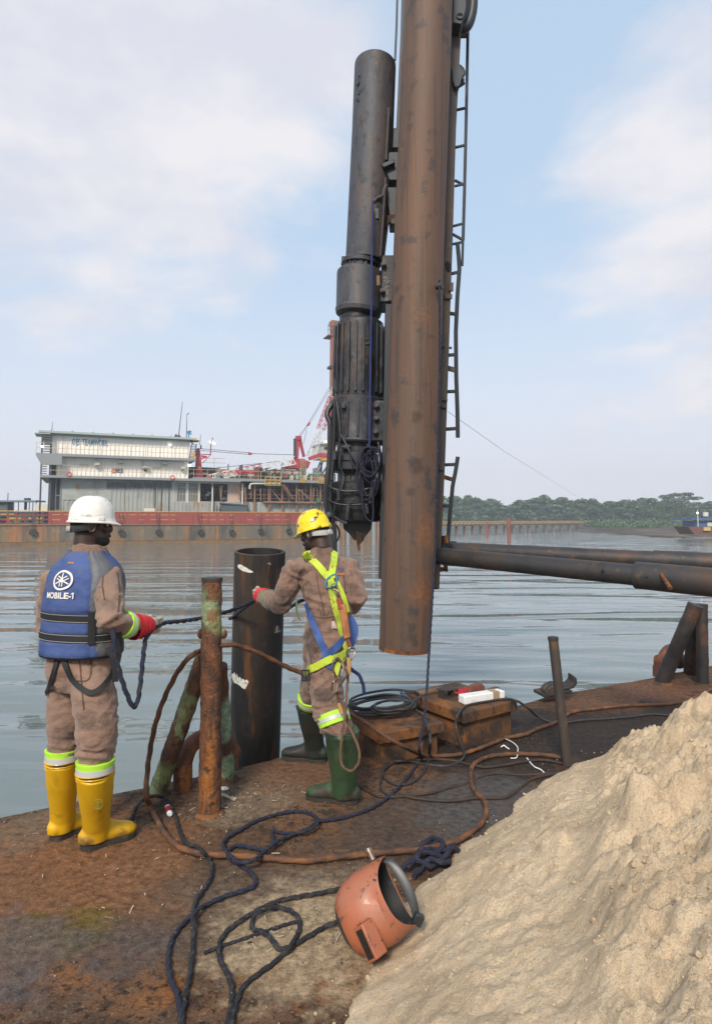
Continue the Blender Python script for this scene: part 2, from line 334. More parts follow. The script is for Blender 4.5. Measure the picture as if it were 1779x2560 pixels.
# ---------------------------------------------------------------- setting: water
WZ = -0.9
def add_spots(m, spots):
    """stains with a place of their own: (centre, radius, colour, amount, roughness or None, noise scale)"""
    nt = m.node_tree; N, L = nt.nodes, nt.links; bs = N['Principled BSDF']
    geo = N.new('ShaderNodeNewGeometry')
    for c, r, colr, am, rg, ns in spots:
        d = N.new('ShaderNodeVectorMath'); d.operation = 'DISTANCE'; L.new(geo.outputs['Position'], d.inputs[0]); d.inputs[1].default_value = c
        n = N.new('ShaderNodeTexNoise'); n.inputs['Scale'].default_value = ns; n.inputs['Detail'].default_value = 8; n.inputs['Roughness'].default_value = .65
        L.new(geo.outputs['Position'], n.inputs['Vector'])
        a = N.new('ShaderNodeMath'); a.operation = 'MULTIPLY_ADD'; L.new(n.outputs[0], a.inputs[0]); a.inputs[1].default_value = -2.2*r; 
        ad = N.new('ShaderNodeMath'); ad.operation = 'ADD'; L.new(d.outputs['Value'], ad.inputs[0]); ad.inputs[1].default_value = 1.1*r
        L.new(ad.outputs[0], a.inputs[2])
        mr = N.new('ShaderNodeMapRange'); L.new(a.outputs[0], mr.inputs[0]); mr.inputs[1].default_value = r*1.1; mr.inputs[2].default_value = r*.6; mr.inputs[3].default_value = 0; mr.inputs[4].default_value = am
        fn = N.new('ShaderNodeTexNoise'); fn.inputs['Scale'].default_value = 26; fn.inputs['Detail'].default_value = 8; fn.inputs['Roughness'].default_value = .7; L.new(geo.outputs['Position'], fn.inputs['Vector'])
        fr = N.new('ShaderNodeMapRange'); L.new(fn.outputs[0], fr.inputs[0]); fr.inputs[1].default_value = .36; fr.inputs[2].default_value = .64
        fx = N.new('ShaderNodeMix'); fx.data_type = 'RGBA'; L.new(fr.outputs[0], fx.inputs[0]); fx.inputs[6].default_value = (*[q*.55 for q in colr], 1); fx.inputs[7].default_value = (*[min(1,q*1.45) for q in colr], 1)
        for sock, val in (('Base Color', colr), ('Roughness', rg)):
            if val is None: continue
            s = bs.inputs[sock]; mx = N.new('ShaderNodeMix')
            if sock == 'Base Color':
                mx.data_type = 'RGBA'; ia, ib, o = 6, 7, 2; L.new(fx.outputs[2], mx.inputs[7])
            else:
                mx.data_type = 'FLOAT'; ia, ib, o = 2, 3, 0; mx.inputs[3].default_value = val
            L.new(mr.outputs[0], mx.inputs[0])
            if s.links: L.new(s.links[0].from_socket, mx.inputs[ia])
            else: mx.inputs[ia].default_value = s.default_value
            L.new(mx.outputs[o], s)
def water_mat():
    m = bpy.data.materials.new('river water'); m.use_nodes = True; nt = m.node_tree; N, L = nt.nodes, nt.links
    bs = N['Principled BSDF']; bs.inputs['Base Color'].default_value = (.135, .170, .165, 1); bs.inputs['Roughness'].default_value = .035
    bs.inputs['IOR'].default_value = 1.36; bs.inputs['Specular IOR Level'].default_value = .62
    geo = N.new('ShaderNodeNewGeometry'); prev = None
    for i, (sc_, dist, st, rot, dt) in enumerate(((1.0, .22, (.13, .52, 1), 8, 1.5), (1.0, .046, (.42, 1.3, 1), -6, 2), (1.0, .004, (2.0, 6.5, 1), 8, 1))):
        mp = N.new('ShaderNodeMapping'); mp.inputs['Rotation'].default_value = (0, 0, R(rot)); mp.inputs['Scale'].default_value = st; mp.inputs['Location'].default_value = (i*4.3, i*7.1, 0)
        L.new(geo.outputs['Position'], mp.inputs[0])
        n = N.new('ShaderNodeTexNoise'); n.inputs['Scale'].default_value = sc_; n.inputs['Detail'].default_value = dt; n.inputs['Roughness'].default_value = .45; n.inputs['Distortion'].default_value = .5
        L.new(mp.outputs[0], n.inputs['Vector'])
        b = N.new('ShaderNodeBump'); b.inputs['Distance'].default_value = dist; b.inputs['Strength'].default_value = 1; L.new(n.outputs[0], b.inputs['Height'])
        if prev is not None: L.new(prev, b.inputs['Normal'])
        prev = b.outputs[0]
    L.new(prev, bs.inputs['Normal']); return m
mb = MB(); mb.add([(-4000,-300,WZ),(4000,-300,WZ),(4000,7000,WZ),(-4000,7000,WZ)], [(0,1,2,3)])
tag(mb.build('river_water', water_mat(), smooth=False), kind='structure')

# ---------------------------------------------------------------- deck of the near barge
E0, E1 = G(0, 2040), G(1779, 1661)
ED = (E1 - E0).normalized(); EN = V((ED.y, -ED.x, 0))           # EN points inboard, towards the camera
deckm = mat('rusty deck plate', (.150, .076, .042), .88, 0, [
  ((.108,.064,.042), .9, .42, .62, .85), ((.205,.095,.040), 1.3, .48, .66, .85, (1,1,1)), ((.27,.105,.030), 2.6, .60, .74, .7),
  ((.064,.043,.032), 3.4, .54, .68, .75), ((.145,.105,.072), 5.5, .58, .70, .7), ((.030,.020,.015), 9, .54, .66, .7), ((.23,.17,.11), 38, .64, .74, .7), ((.022,.017,.014), 30, .56, .68, .8), ((.30,.23,.16), 90, .66, .76, .7), ((.02,.015,.012), 75, .60, .72, .7)],
  [(6,.016), (26,.012), (90,.006), (240,.003)], spec=.16)
_sp = lambda px, py: tuple(G(px, py))
add_spots(deckm, [(_sp(360,2260), .35, (.155,.066,.026), .7, .8, 5.0), (_sp(560,2150), .35, (.115,.062,.034), .7, .85, 6.0),
  (_sp(1300,1850), .95, (.036,.028,.023), .88, .75, 3.0), (_sp(1480,1830), .9, (.034,.026,.022), .88, .75, 3.0), (_sp(1660,1790), .9, (.036,.028,.024), .88, .8, 3.0),
  (_sp(1120,1880), .42, (.030,.022,.018), .85, .7, 4.0),
  (_sp(1215,1990), .42, (.075,.070,.068), .8, .32, 5.0), (_sp(1010,2090), .5, (.078,.056,.043), .8, .7, 4.0), (_sp(1150,2040), .3, (.085,.080,.076), .7, .35, 6.0),
  (_sp(640,1985), .36, (.245,.185,.125), .6, .9, 16.0), (_sp(560,2035), .2, (.20,.15,.10), .7, .9, 20.0), (_sp(110,2075), .32, (.20,.145,.095), .55, .9, 12.0), 
  (_sp(740,1930), .40, (.160,.085,.048), .75, .85, 8.0),
  (_sp(480,2220), .50, (.105,.072,.050), .7, .75, 5.0), (_sp(640,2290), .42, (.130,.094,.066), .7, .8, 6.0), (_sp(830,2230), .30, (.19,.145,.10), .55, .9, 14.0),
  (_sp(120,2210), .6, (.215,.098,.044), .7, .75, 4.0), (_sp(330,2140), .4, (.205,.100,.048), .6, .8, 5.0), (_sp(200,2330), .16, (.135,.095,.018), .8, .55, 8.0), (_sp(60,2340), .16, (.125,.085,.02), .7, .6, 8.0),
  (_sp(20,2390), .30, (.10,.085,.085), .6, .3, 7.0), (_sp(300,2370), .22, (.085,.072,.068), .6, .35, 8.0), (_sp(760,2340), .40, (.36,.265,.165), .85, .95, 9.0), (_sp(1450,1745), .5, (.155,.078,.044), .8, .8, 3.0), (_sp(1620,1725), .5, (.145,.070,.042), .8, .8, 3.0),
])
def deck():
    es = np.concatenate([np.linspace(-26,-2.2,30), np.linspace(-2.0,9.0,330), np.linspace(9.3,26,30)])
    ns = np.concatenate([[-.0], np.linspace(.0,5.0,150)[1:], np.linspace(5.2,16,25)])
    vs, fs = [], []
    for j, n_ in enumerate(ns):
        for e_ in es:
            wob = 0.035*noise.noise(V((e_*1.3, 2.2, 0))) + .015*noise.noise(V((e_*6, 7.2, 0)))
            # the plate edge bulges a little by the pole and sags towards the far end
            bul = .10*math.exp(-((e_-4.75)/.45)**2) + .06*math.exp(-((e_-5.6)/.3)**2)
            p = E0 + ED*e_ + EN*(n_ + (wob - bul)*max(0, 1-n_/.5))
            z = .012*noise.noise(V((p.x*1.1, p.y*1.1, 3))) + .006*noise.noise(V((p.x*4, p.y*4, 9))) + .004*noise.noise(V((p.x*14, p.y*14, 1)))
            if n_ < .05: z -= .012
            vs.append((p.x, p.y, z))
    ne = len(es)
    for j in range(len(ns)-1):
        for i in range(ne-1):
            fs.append((j*ne+i, (j+1)*ne+i, (j+1)*ne+i+1, j*ne+i+1))
    base = len(vs)                                   # hull side below the edge
    for i in range(ne):
        p = vs[i]; vs.append((p[0], p[1], WZ - .6)); 
    for i in range(ne-1): fs.append((i, i+1, base+i+1, base+i))
    mb = MB(); mb.add(vs, fs)
    return tag(mb.build('barge_deck', deckm, angle=50), kind='structure')
deck()

# ---------------------------------------------------------------- sand heap
sandm = mat('damp beige sand', (.76, .585, .39), .95, 0, [((.56,.415,.265), 2.2, .42, .62, .7), ((.70,.55,.37), 4, .52, .70, .7), ((.50,.365,.235), 16, .56, .72, .6), ((.72,.58,.41), 75, .54, .68, .7), ((.44,.32,.21), 110, .58, .72, .6)],
  [(45,.012), (115,.009), (260,.006)], spec=.2)
TOE = [V(p) for p in ((-.60,.4,0),(-.46,1.0,0),(-.30,1.55,0),(-.16,1.95,0),(-.02,2.25,0),(.08,2.47,0),(.26,2.96,0),(.40,3.14,0),(.65,3.50,0),(.95,3.87,0),(1.46,4.43,0),(2.05,4.76,0),(3.2,4.98,0),(5.2,5.1,0))]
def toe_dist(x, y):
    best = 9e9; sgn = 1
    for a, b in zip(TOE[:-1], TOE[1:]):
        dx, dy = b.x-a.x, b.y-a.y; t = max(0, min(1, ((x-a.x)*dx + (y-a.y)*dy)/(dx*dx+dy*dy)))
        qx, qy = a.x+dx*t, a.y+dy*t; d = math.hypot(x-qx, y-qy)
        if d < best:
            best = d; sgn = 1 if (dx*(y-a.y) - dy*(x-a.x)) < 0 else -1
    return best*sgn
LUMPS = [(1.05,2.36,.10,.085),(1.22,2.37,.085,.09),(1.42,2.26,.10,.08),(.96,2.14,.07,.04),(1.30,2.05,.09,.05),(.80,2.62,.07,.035),(1.52,2.86,.13,.07),(1.72,2.98,.12,.08),(1.86,2.62,.13,.07),(1.30,2.74,.10,.05),(1.98,3.02,.11,.09),(1.40,2.35,.16,.06),(1.05,2.42,.09,.05),(2.15,3.35,.14,.09),(1.62,3.30,.12,.06),(1.05,3.12,.10,.035),(1.60,2.20,.15,.05),(1.85,3.55,.13,.07)]
def sand_z(x, y):
    s = toe_dist(x, y)
    if s < -.12: return -.05
    ws = .05*noise.noise(V((x*3, y*3, 4.4))) + .03*noise.noise(V((x*9, y*9, 2.4)))
    s2 = s + ws
    h = .625*s2 if s2 < 1.2 else .625*1.2 + .42*(s2-1.2) if s2 < 2.1 else .625*1.2+.378+.12*(s2-2.1)
    if s2 < .18: h = .625*max(0,s2)**1.15/(.18**.15)
    k = max(0, min(1, s2/.5))
    # a smooth run-out chute goes down the face
    q0, q1 = V((1.20,3.36)), V((.62,1.9)); d = q1-q0; t = max(0,min(1,((x-q0.x)*d.x+(y-q0.y)*d.y)/d.length_squared))
    gd = abs((x-q0.x)*d.y-(y-q0.y)*d.x)/d.length; g = math.exp(-(gd/.09)**2)
    right = 1/(1+math.exp(-((x-q0.x)*-d.y+(y-q0.y)*d.x)/d.length/.05)) if True else 1
    lump = noise.fractal(V((x*3.1, y*3.1, 1.7)), 1.0, 2.1, 5)
    rid = 1-abs(noise.noise(V((x*5.5, y*5.5, 8.1))))*2
    fine = noise.fractal(V((x*17, y*17, 2.7)), .8, 2.2, 4)
    h += k*(1-.75*g)*((.012+.036*right)*lump + (.002+.024*right)*rid + (.014+.018*right)*fine + (.012+.010*right)*max(0,noise.noise(V((x*34,y*34,6.1))))) - .030*g*k
    for lx, ly, lr, lh in LUMPS:
        dd = math.hypot(x-lx + .03*noise.noise(V((x*9,y*9,1))), y-ly + .03*noise.noise(V((x*9,y*9,5))))/lr
        if dd < 1.6: h += lh*k/(1+(dd/.85)**8)*(.9+.25*noise.noise(V((x*14,y*14,3))))
    return max(-.05, h + .004*fine) if s2 > 0 else -.05 + .05*max(0,1+s/.12)*max(0,fine)
def sand():
    xs = np.arange(-.75, 3.9, .0125); ys = np.concatenate([np.arange(.5,1.2,.03), np.arange(1.2,5.2,.0125)])
    vs = [(x, y, sand_z(x, y)) for y in ys for x in xs]; nx = len(xs); fs = []
    for j in range(len(ys)-1):
        for i in range(nx-1):
            a = j*nx+i
            if max(vs[a][2], vs[a+1][2], vs[a+nx][2], vs[a+nx+1][2]) > -.045: fs.append((a, a+1, a+nx+1, a+nx))
    mb = MB(); mb.add(vs, fs); o = mb.build('sand_heap', sandm, angle=70)
    return tag(o, 'heap of damp beige sand piled over the rusty deck at lower right', 'sand heap')
sand()
def clods():
    mb = MB(); ico = bmesh.new(); bmesh.ops.create_icosphere(ico, subdivisions=1, radius=1); iv = [v.co.copy() for v in ico.verts]; ifs = [tuple(v.index for v in f.verts) for f in ico.faces]; ico.free()
    for _ in range(4200):
        x, y = random.uniform(-.6,3.4), random.uniform(1.3,4.9); s = toe_dist(x,y)
        if s < -.22 or (s < .02 and random.random() < .6 + 1.6*max(0,-s)): continue
        r = min(.011, random.paretovariate(3)*.0030); z = max(0, sand_z(x,y)) + r*.2; sd = random.uniform(0,50); q = Matrix.Rotation(sd,3,'Z')
        mb.add([V((x,y,z)) + q @ V((p.x*r*1.2, p.y*r, p.z*r*.85))*(1+.35*noise.noise(p*1.7+V((sd,0,0)))) for p in iv], ifs)
    tag(mb.build('sand_clods', sandm, angle=80), 'crumbs and clods of damp sand lying over the sand heap', 'sand clods', kind='stuff')
clods()
# grains and clods that rolled off the heap, chips and splinters over the deck
def debris():
    mb = MB(); spots = [(G(640,1990),.45,170),(G(540,2040),.3,110),(G(900,2290),.25,80),(G(420,2130),.5,60),(G(120,2090),.5,60),(G(1330,1850),.6,160),(G(1150,1860),.35,70),(G(960,2170),.35,80),(G(700,2330),.5,90),(G(250,2280),.8,50)]
    for c, r, n in spots:
        for _ in range(n):
            a, q = random.uniform(0,6.28), r*abs(random.gauss(0,.6)); p = c + V((math.cos(a)*q, math.sin(a)*q*.9, .008))
            mb.cm = random.choice((0,0,0,1,1,2)) if c.y < 4.35 else random.choice((1,3,3,3))
            s = random.uniform(.0016,.0048); l = s*random.choice((1,1.4,3,5,9)) if random.random() < .5 else s*1.2
            mb.box(p, (l, s, s*random.uniform(.4,.9)), Matrix.Rotation(random.uniform(0,3.14),3,'Z') @ Matrix.Rotation(random.uniform(-.3,.3),3,'Y'))
    o = mb.build('deck_debris', [mat('pale chips',(.42,.34,.25),.9), mat('straw chips',(.22,.15,.09),.9), mat('dark chips',(.03,.024,.02),.9), mat('black crumbs',(.02,.017,.016),.8)], smooth=False)
    tag(o, 'pale chips, splinters and crumbs scattered over the rusty deck', 'debris', kind='stuff')
debris()

# ---------------------------------------------------------------- far bank
def bank():
    mb = MB(); xs = np.linspace(0,1,60); rows = []
    pts = [(1440,1331.5,0),(1475,1334.5,0),(1560,1341,0),(1660,1346,0),(1779,1350,0),(2050,1356,0)]
    vs = []
    for px in np.linspace(1440,2050,70):
        fy = np.interp(px, [p[0] for p in pts], [p[1] for p in pts]) + .8*noise.noise(V((px*.05,0,0)))
        a = G(px, fy, WZ); 
        for k, t in enumerate(np.linspace(0,1,14)):
            y = a.y + (300-a.y)*t**1.5; q = P(px, 1300, y); z = WZ - .12 + min(1.5, .02*(y-a.y)) + (.25*noise.fractal(V((q.x*.12,q.y*.12,0)),1,2,4) if k else 0)
            vs.append((q.x, q.y, z))
    n = 14; fs = [(i*n+j, (i+1)*n+j, (i+1)*n+j+1, i*n+j+1) for i in range(69) for j in range(n-1)]
    mb.add(vs, fs)
    tag(mb.build('mud_bank', mat('grey mud',(.095,.074,.060),.9,0,[((.13,.10,.075),.25,.45,.60,.9,(1,.12,1)),((.035,.03,.028),.5,.48,.62,.9,(1,.10,1)),((.20,.15,.10),.6,.60,.70,.8,(1,.08,1)),((.03,.05,.025),.3,.58,.68,.8,(1,.15,1))],[(2,.3,(1,.2,1))], spec=.2), angle=60), kind='structure')
    mb = MB(); vs = []; xs = list(np.linspace(-30,260,80))
    for x in xs:
        for y, z in ((218,WZ-.3),(226,WZ+.7),(240,WZ+1.1),(400,WZ+1.6)):
            vs.append((x, y + 4*noise.noise(V((x*.03,0,0))), z + .2*noise.noise(V((x*.2,y,0)))))
    fs = [(i*4+j, (i+1)*4+j, (i+1)*4+j+1, i*4+j+1) for i in range(79) for j in range(3)]
    mb.add(vs, fs); tag(mb.build('far_shore', mat('shore mud',(.09,.075,.055),.9,0,[((.16,.13,.09),.3,.5,.7,.8)]), angle=60), kind='structure')
bank()
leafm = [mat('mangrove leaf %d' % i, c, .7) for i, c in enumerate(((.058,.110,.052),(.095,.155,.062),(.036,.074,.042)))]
trunkm = mat('tree bark', (.10,.085,.07), .9)
def crown_mb(lobes, n, s0, s1):
    mb = MB()
    for c, r, k in lobes:
        for _ in range(int(n*k)):
            while True:
                q = V((random.uniform(-1,1), random.uniform(-1,1), random.uniform(-1,1)))
                if .35 < q.length < 1: break
            p = V(c) + V((q.x*r[0], q.y*r[1], q.z*r[2])); s = random.uniform(s0, s1)
            a = V((random.gauss(0,1), random.gauss(0,1), random.gauss(0,.6))).normalized(); b = a.cross(V((random.gauss(0,1), random.gauss(0,1), random.gauss(0,1)))).normalized()
            mb.cm = 0 if random.random() < .5 else (1 if q.z > 0 else 2)  # light and shade in the leaf colour: lighter on lobe tops, darker below
            mb.add([p-a*s, p-b*s*.6, p+a*s, p+b*s*.6], [(0,1,2,3)])
    return mb
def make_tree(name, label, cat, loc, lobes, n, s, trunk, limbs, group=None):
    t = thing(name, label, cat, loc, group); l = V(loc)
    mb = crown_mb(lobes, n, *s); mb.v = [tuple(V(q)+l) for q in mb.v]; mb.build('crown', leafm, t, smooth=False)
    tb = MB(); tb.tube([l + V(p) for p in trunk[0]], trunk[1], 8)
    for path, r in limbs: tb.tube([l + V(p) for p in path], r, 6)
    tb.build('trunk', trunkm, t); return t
protos = []
TL = 'hazy dark green mangrove tree in the row along the far bank behind the trestle'
def wood():
    prof = [(1080,1249),(1115,1240),(1150,1241),(1182,1236),(1205,1243),(1228,1255),(1262,1263),(1285,1264),(1310,1248),(1335,1243),(1362,1240),(1392,1246),(1420,1249),(1450,1247),(1478,1245),(1510,1252),(1545,1250),(1580,1246),(1620,1249),(1660,1252),(1700,1262),(1740,1270),(1779,1258),(1830,1255)]
    for k in range(5):
        lobes = []
        for _ in range(9):
            a, rr = random.uniform(0,6.28), random.uniform(.6,3.4); z = random.uniform(3.0, 9.4)
            lobes.append(((math.cos(a)*rr*(1.2-z/14), math.sin(a)*rr*.8, z), (random.uniform(1.2,2.0), random.uniform(1.2,1.8), random.uniform(.9,1.4)), random.uniform(.7,1.2)))
        lobes += [((0,0,5.5),(3.0,1.2,2.6),1.6), ((0,.6,2.6),(3.4,1.0,2.2),1.2), ((0,0,9.7),(1.7,1.5,1.1),.8), ((-1.8,-.5,2.2),(2.2,1.6,1.9),1.0), ((1.8,-.6,2.0),(2.2,1.6,1.9),1.0)]
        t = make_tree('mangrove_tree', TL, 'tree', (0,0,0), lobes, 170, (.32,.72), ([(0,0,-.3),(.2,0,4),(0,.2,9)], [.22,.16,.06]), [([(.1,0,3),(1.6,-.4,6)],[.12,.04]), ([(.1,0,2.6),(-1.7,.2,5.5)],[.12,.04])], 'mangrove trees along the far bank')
        protos.append(t)
    used = set(); k = 0
    px = 1086.0
    while px < 1800:
        top = np.interp(px, [p[0] for p in prof], [p[1] for p in prof])
        for row in range(2):
            y = 228 + row*14 + random.uniform(-2,3); base = P(px + random.uniform(-6,6) + row*12, 1316, y); base.z = WZ + .9
            h = P(px, top + row*3 + random.uniform(-7,8), y).z - base.z
            i = k % 5; t = protos[i] if i not in used else copy_tree(protos[i]); used.add(i)
            s = h/10.9; t.location = base; t.scale = (1.1*random.uniform(.95,1.25), 1.1, s); t.rotation_euler = (0,0,random.choice((0,R(180),R(25),R(-20),R(160)))); k += 1
        px += random.uniform(22,31)
wood()
make_tree('spreading_tree', 'tall flat-topped tree with open layered crown beside the blue riverside cabin', 'tree', P(1700,1316,200)*1, 
  [((-2.4,0,8.2),(3.4,2,.8),1.3),((2.2,0,8.9),(3.0,2,.7),.8),((3.4,0,5.8),(3.4,2,1.3),1.3),((-1.5,0,6.8),(3.4,2.2,1.2),1.3),((-4.2,0,9.3),(2.6,2,.75),1.1),((-1.2,0,10.0),(2.4,2,.6),1.0),((2.6,0,10.2),(2.0,1.8,.6),1.0),((5.0,0,8.9),(2.6,2,.55),.8),((5.4,0,7.0),(2.4,2,.7),.9),((1.5,0,7.6),(1.8,1.8,.6),.6),((-3.6,0,6.2),(3.2,2.5,1.6),1.5),((0,0,4.6),(3.4,2.5,2.0),1.6),((3.6,0,4.2),(3.2,2.4,1.8),1.5),((-4.5,0,3.2),(3.6,2.5,2.2),1.6),((4.8,-1,1.6),(2.6,2,1.3),1.0),((0,0,2.0),(4,2.5,1.8),1.4)],
  420, (.14,.30), ([(0,0,-.3),(.2,0,3),(-.2,0,6)], [.35,.28,.16]), [([(0,0,3),(-2.6,0,7),(-4.4,0,9.2)],[.18,.10,.04]), ([(0,0,4),(2.2,0,7.6),(3.2,0,10)],[.18,.10,.04]), ([(0,0,4.5),(3,0,6.6),(5.6,0,8.8)],[.14,.08,.03]), ([(0,0,6),(-.6,0,9.6)],[.12,.03])])
# ---------------------------------------------------------------- accommodation barge across the water
def bdepth(px): return 62.0*221.8/(221.8 - .0484*px)
BA, BB = P(0,1300,bdepth(0)), P(830,1300,bdepth(830)); BA.z = BB.z = 0
BE = (BB-BA).normalized(); BN = V((BE.y,-BE.x,0)); UP = V((0,0,1))       # along, towards the camera, up
def bp(px, py, v=0.0):
    r = ray(px, py); t = (BA - BN*v - CAMP).dot(BN)/r.dot(BN); return CAMP + r*t
def bu(px, v=0.0): return (bp(px,1300,v)-BA).dot(BE)
def bz(px, py, v=0.0): return bp(px,py,v).z
def bw(u, z, v): return BA + BE*u - BN*v + UP*z
def bbox(mb, u0, u1, z0, z1, v0, v1): return mb.frame_box(bw(u0,z0,v0), BE*(u1-u0), -BN*(v1-v0), UP*(z1-z0))
def pbox(mb, px0, px1, py0, py1, v0=0.0, v1=.3):                         # photo rectangle standing at depth v0, v1 deep
    u0, u1 = bu(px0,v0), bu(px1,v0); m = (px0+px1)/2; return bbox(mb, u0, u1, bz(m,py1,v0), bz(m,py0,v0), v0, v1)
def corr(name, c1, c2, **k):
    return mat(name, c1, .6, 0, [(c2, .5, .45, .7, .7), ((.28,.20,.13), 1.2, .62, .80, .55, (2.2,2.2,.15))], **k)
fm = dict(
 cream = corr('cream corrugated sheet', (.88,.83,.76), (.82,.77,.69)),
 grey = mat('grey corrugated sheet', (.36,.37,.34), .65, 0, [((.28,.29,.26), .5, .45, .65, .8), ((.16,.13,.10), .9, .60, .78, .7, (2,2,.12)), ((.36,.16,.06), .35, .66, .74, .8, (1.5,1.5,.5))]),
 slab = mat('grey steel edge', (.24,.25,.25), .6), roof = mat('pale green roof trim', (.34,.40,.36), .6),
 hull = mat('weathered hull plate', (.145,.125,.095), .85, 0, [((.24,.14,.065), .35, .45, .64, .9, (1.6,1.6,.12)), ((.060,.062,.060), .45, .48, .68, .8, (1,1,.4)), ((.40,.16,.05), .40, .56, .68, .9, (1.8,1.8,.10)), ((.24,.20,.15), 1.6, .6, .75, .6)]),
 band = mat('rusty waterline band', (.19,.115,.060), .85, 0, [((.27,.14,.05), .9, .45, .68, .8), ((.10,.08,.06), 1.5, .5, .7, .8)]),
 red = mat('red bulwark paint', (.29,.062,.050), .6, 0, [((.26,.045,.042), .5, .45, .65, .8), ((.20,.08,.05), 1.4, .62, .76, .6)]),
 redb = mat('crane red paint', (.40,.045,.065), .5, 0, [((.36,.03,.05), .8, .5, .7, .6)]),
 yel = mat('yellow edge paint', (.60,.36,.06), .6), rail = mat('yellowed rail', (.48,.37,.20), .6), white = mat('white crane paint', (.72,.71,.68), .5),
 blue = mat('blue sign paint', (.055,.20,.36), .6), navy = mat('navy sign paint', (.035,.030,.075), .6), orangeb = mat('orange ball paint', (.60,.20,.13), .6),
 dk = mat('dark steel and shade', (.045,.048,.052), .7), glass = mat('dark window glass', (.020,.026,.034), .2), brown = mat('brown steel post', (.24,.13,.08), .8, 0, [((.33,.17,.09), 1, .5, .7, .7)]),  # dk: dark parts, and the shade painted into recess and bays
 spud = mat('red brown spud steel', (.25,.085,.055), .75, 0, [((.17,.06,.045), .5, .45, .65, .8)]), green = mat('green machine paint', (.05,.13,.07), .6), tyre = mat('weathered tyre', (.05,.048,.046), .9),
 ring = mat('red white life ring', (.55,.10,.09), .6), cyan = mat('cyan dish', (.10,.33,.52), .5), lampm = emis('floodlight glow', (1,1,.98), 1.3), lampy = emis('yellow lamp glow', (.9,1,.35), 1.6), pink = mat('pinkish sheet', (.50,.36,.30), .7), board = mat('pale board', (.58,.55,.46), .7), cabin = mat('faded blue cabin', (.055,.11,.23), .6, 0, [((.03,.08,.22), .8, .5, .7, .7)]), slate = mat('blue grey shed sheet', (.075,.09,.10), .6), wirec = mat('steel cable', (.10,.10,.11), .6), brickd = mat('rusty red hull', (.14,.06,.045), .8))
barge = thing('accommodation_barge', 'long weathered accommodation barge with a cream two-storey block over its red bulwark', 'barge', bw(bu(300), WZ, 4))
HT = bz(300,1310.5); BT = bz(300,1279.5); L2 = bz(300,1199.5,1.); L3 = bz(300,1148,1.); ROOF = bz(300,1093,1.2)
u = lambda px, v=0.0: bu(px, v)
mb = MB()
n_ = 60; us = np.linspace(u(-260), u(1090), n_)
bbox(mb, us[0], us[-1], WZ+.35, HT, 0, 16); hull = mb.build('hull', fm['hull'], barge, bevel=.04)
mb = MB(); bbox(mb, us[0]+.02, us[-1]-.02, WZ-.6, WZ+.35, -.02, 15.9); mb.build('boot_band', fm['band'], hull)
mb = MB(); bbox(mb, us[0], us[-1], HT-.10, HT+.02, -.10, 0.0)
mb.build('rubbing_strake', fm['brown'], hull)
mb = MB()
for k, x in enumerate(np.linspace(us[0]+1, us[-1]-1, 40)): bbox(mb, x-.05, x+.05, WZ+.4, HT-.12, -.03, 0)
mb.build('hull_rib', fm['hull'], hull)
# red bulwark with stanchions and yellow dashes
mb = MB(); bbox(mb, u(120), us[-1], HT+.02, BT, .10, .22); bul = mb.build('bulwark', fm['red'], barge)
for x in np.arange(u(125), us[-1]-1, 1.75):
    mb = MB(); mb.prism([bw(x,HT+.02,-.0), bw(x,BT,.098), bw(x,HT+.02,.098)], BE*.09); mb.build('bulwark_stay', fm['red'], bul, smooth=False)
mb = MB(); bbox(mb, us[0]+2, us[-1], BT, BT+.07, .07, .25); mb.build('bulwark_rail', fm['yel'], bul)
mb = MB()
for x in np.arange(u(130), us[-1]-2, 1.05):
    if random.random() < .75:
        for zf in (.74,.34):
            if random.random() < .8: bbox(mb, x, x+random.uniform(.4,.85), HT+(BT-HT)*zf, HT+(BT-HT)*zf+.05, .085, .099)
mb.build('yellow_slot', fm['yel'], bul, smooth=False)
# cluttered open rail at the left end of the hull
mb = MB()
for x in np.arange(us[0]+1, u(122), .8): bbox(mb, x, x+.08, HT, BT, .1, .18)
for zf in (.35,.68): bbox(mb, us[0]+1, u(122), HT+(BT-HT)*zf, HT+(BT-HT)*zf+.08, .1, .18)
for x in np.arange(us[0]+1, u(118), .62):
    for zf in (.15,.42,.72):
        mb.cm = random.choice((0,0,1,2)); bbox(mb, x, x+random.uniform(.25,.6), HT+(BT-HT)*zf, HT+(BT-HT)*(zf+random.uniform(.1,.2)), .3, .6)
mb.build('pipe_rack', [fm['red'], fm['yel'], fm['dk']], barge)
def ribs(mb, u0, u1, z0, z1, v, step=.42, dep=.07):
    for x in np.arange(u0+step/2, u1, step): bbox(mb, x-.07, x+.07, z0, z1, v-dep, v-.001)
def wall(name, px0, px1, z0, z1, v, m, dep=9.0):
    mb = MB(); bbox(mb, u(px0,v), u(px1,v), z0, z1, v, v+dep); ribs(mb, u(px0,v), u(px1,v), z0+.03, z1-.03, v); return mb.build(name, fm[m], barge, smooth=False)
wl = wall('lower_wall', 150, 440, HT, L2, 1.0, 'grey'); wm = wall('middle_wall', 136, 467, L2+.25, L3-.0, 1.0, 'cream'); wu = wall('upper_wall', 120, 471, L3+.27, ROOF, 1.0, 'cream')
mb = MB(); bbox(mb, u(84), u(486), L3, L3+.27, -.1, 11); mb.prism([bw(u(84),L3,-.1), bw(u(98),L3-.9,-.1), bw(u(150),L3-.9,-.1), bw(u(150),L3,-.1)], -BN*.12); bbox(mb, u(96), u(600), L2, L2+.25, -.1, 11); mb.build('balcony_slab', fm['slab'], barge)
mb = MB(); bbox(mb, u(88), u(478), ROOF, ROOF+.22, .2, 11); bbox(mb, u(78), u(118), ROOF-.15, ROOF-.05, .2, 3)
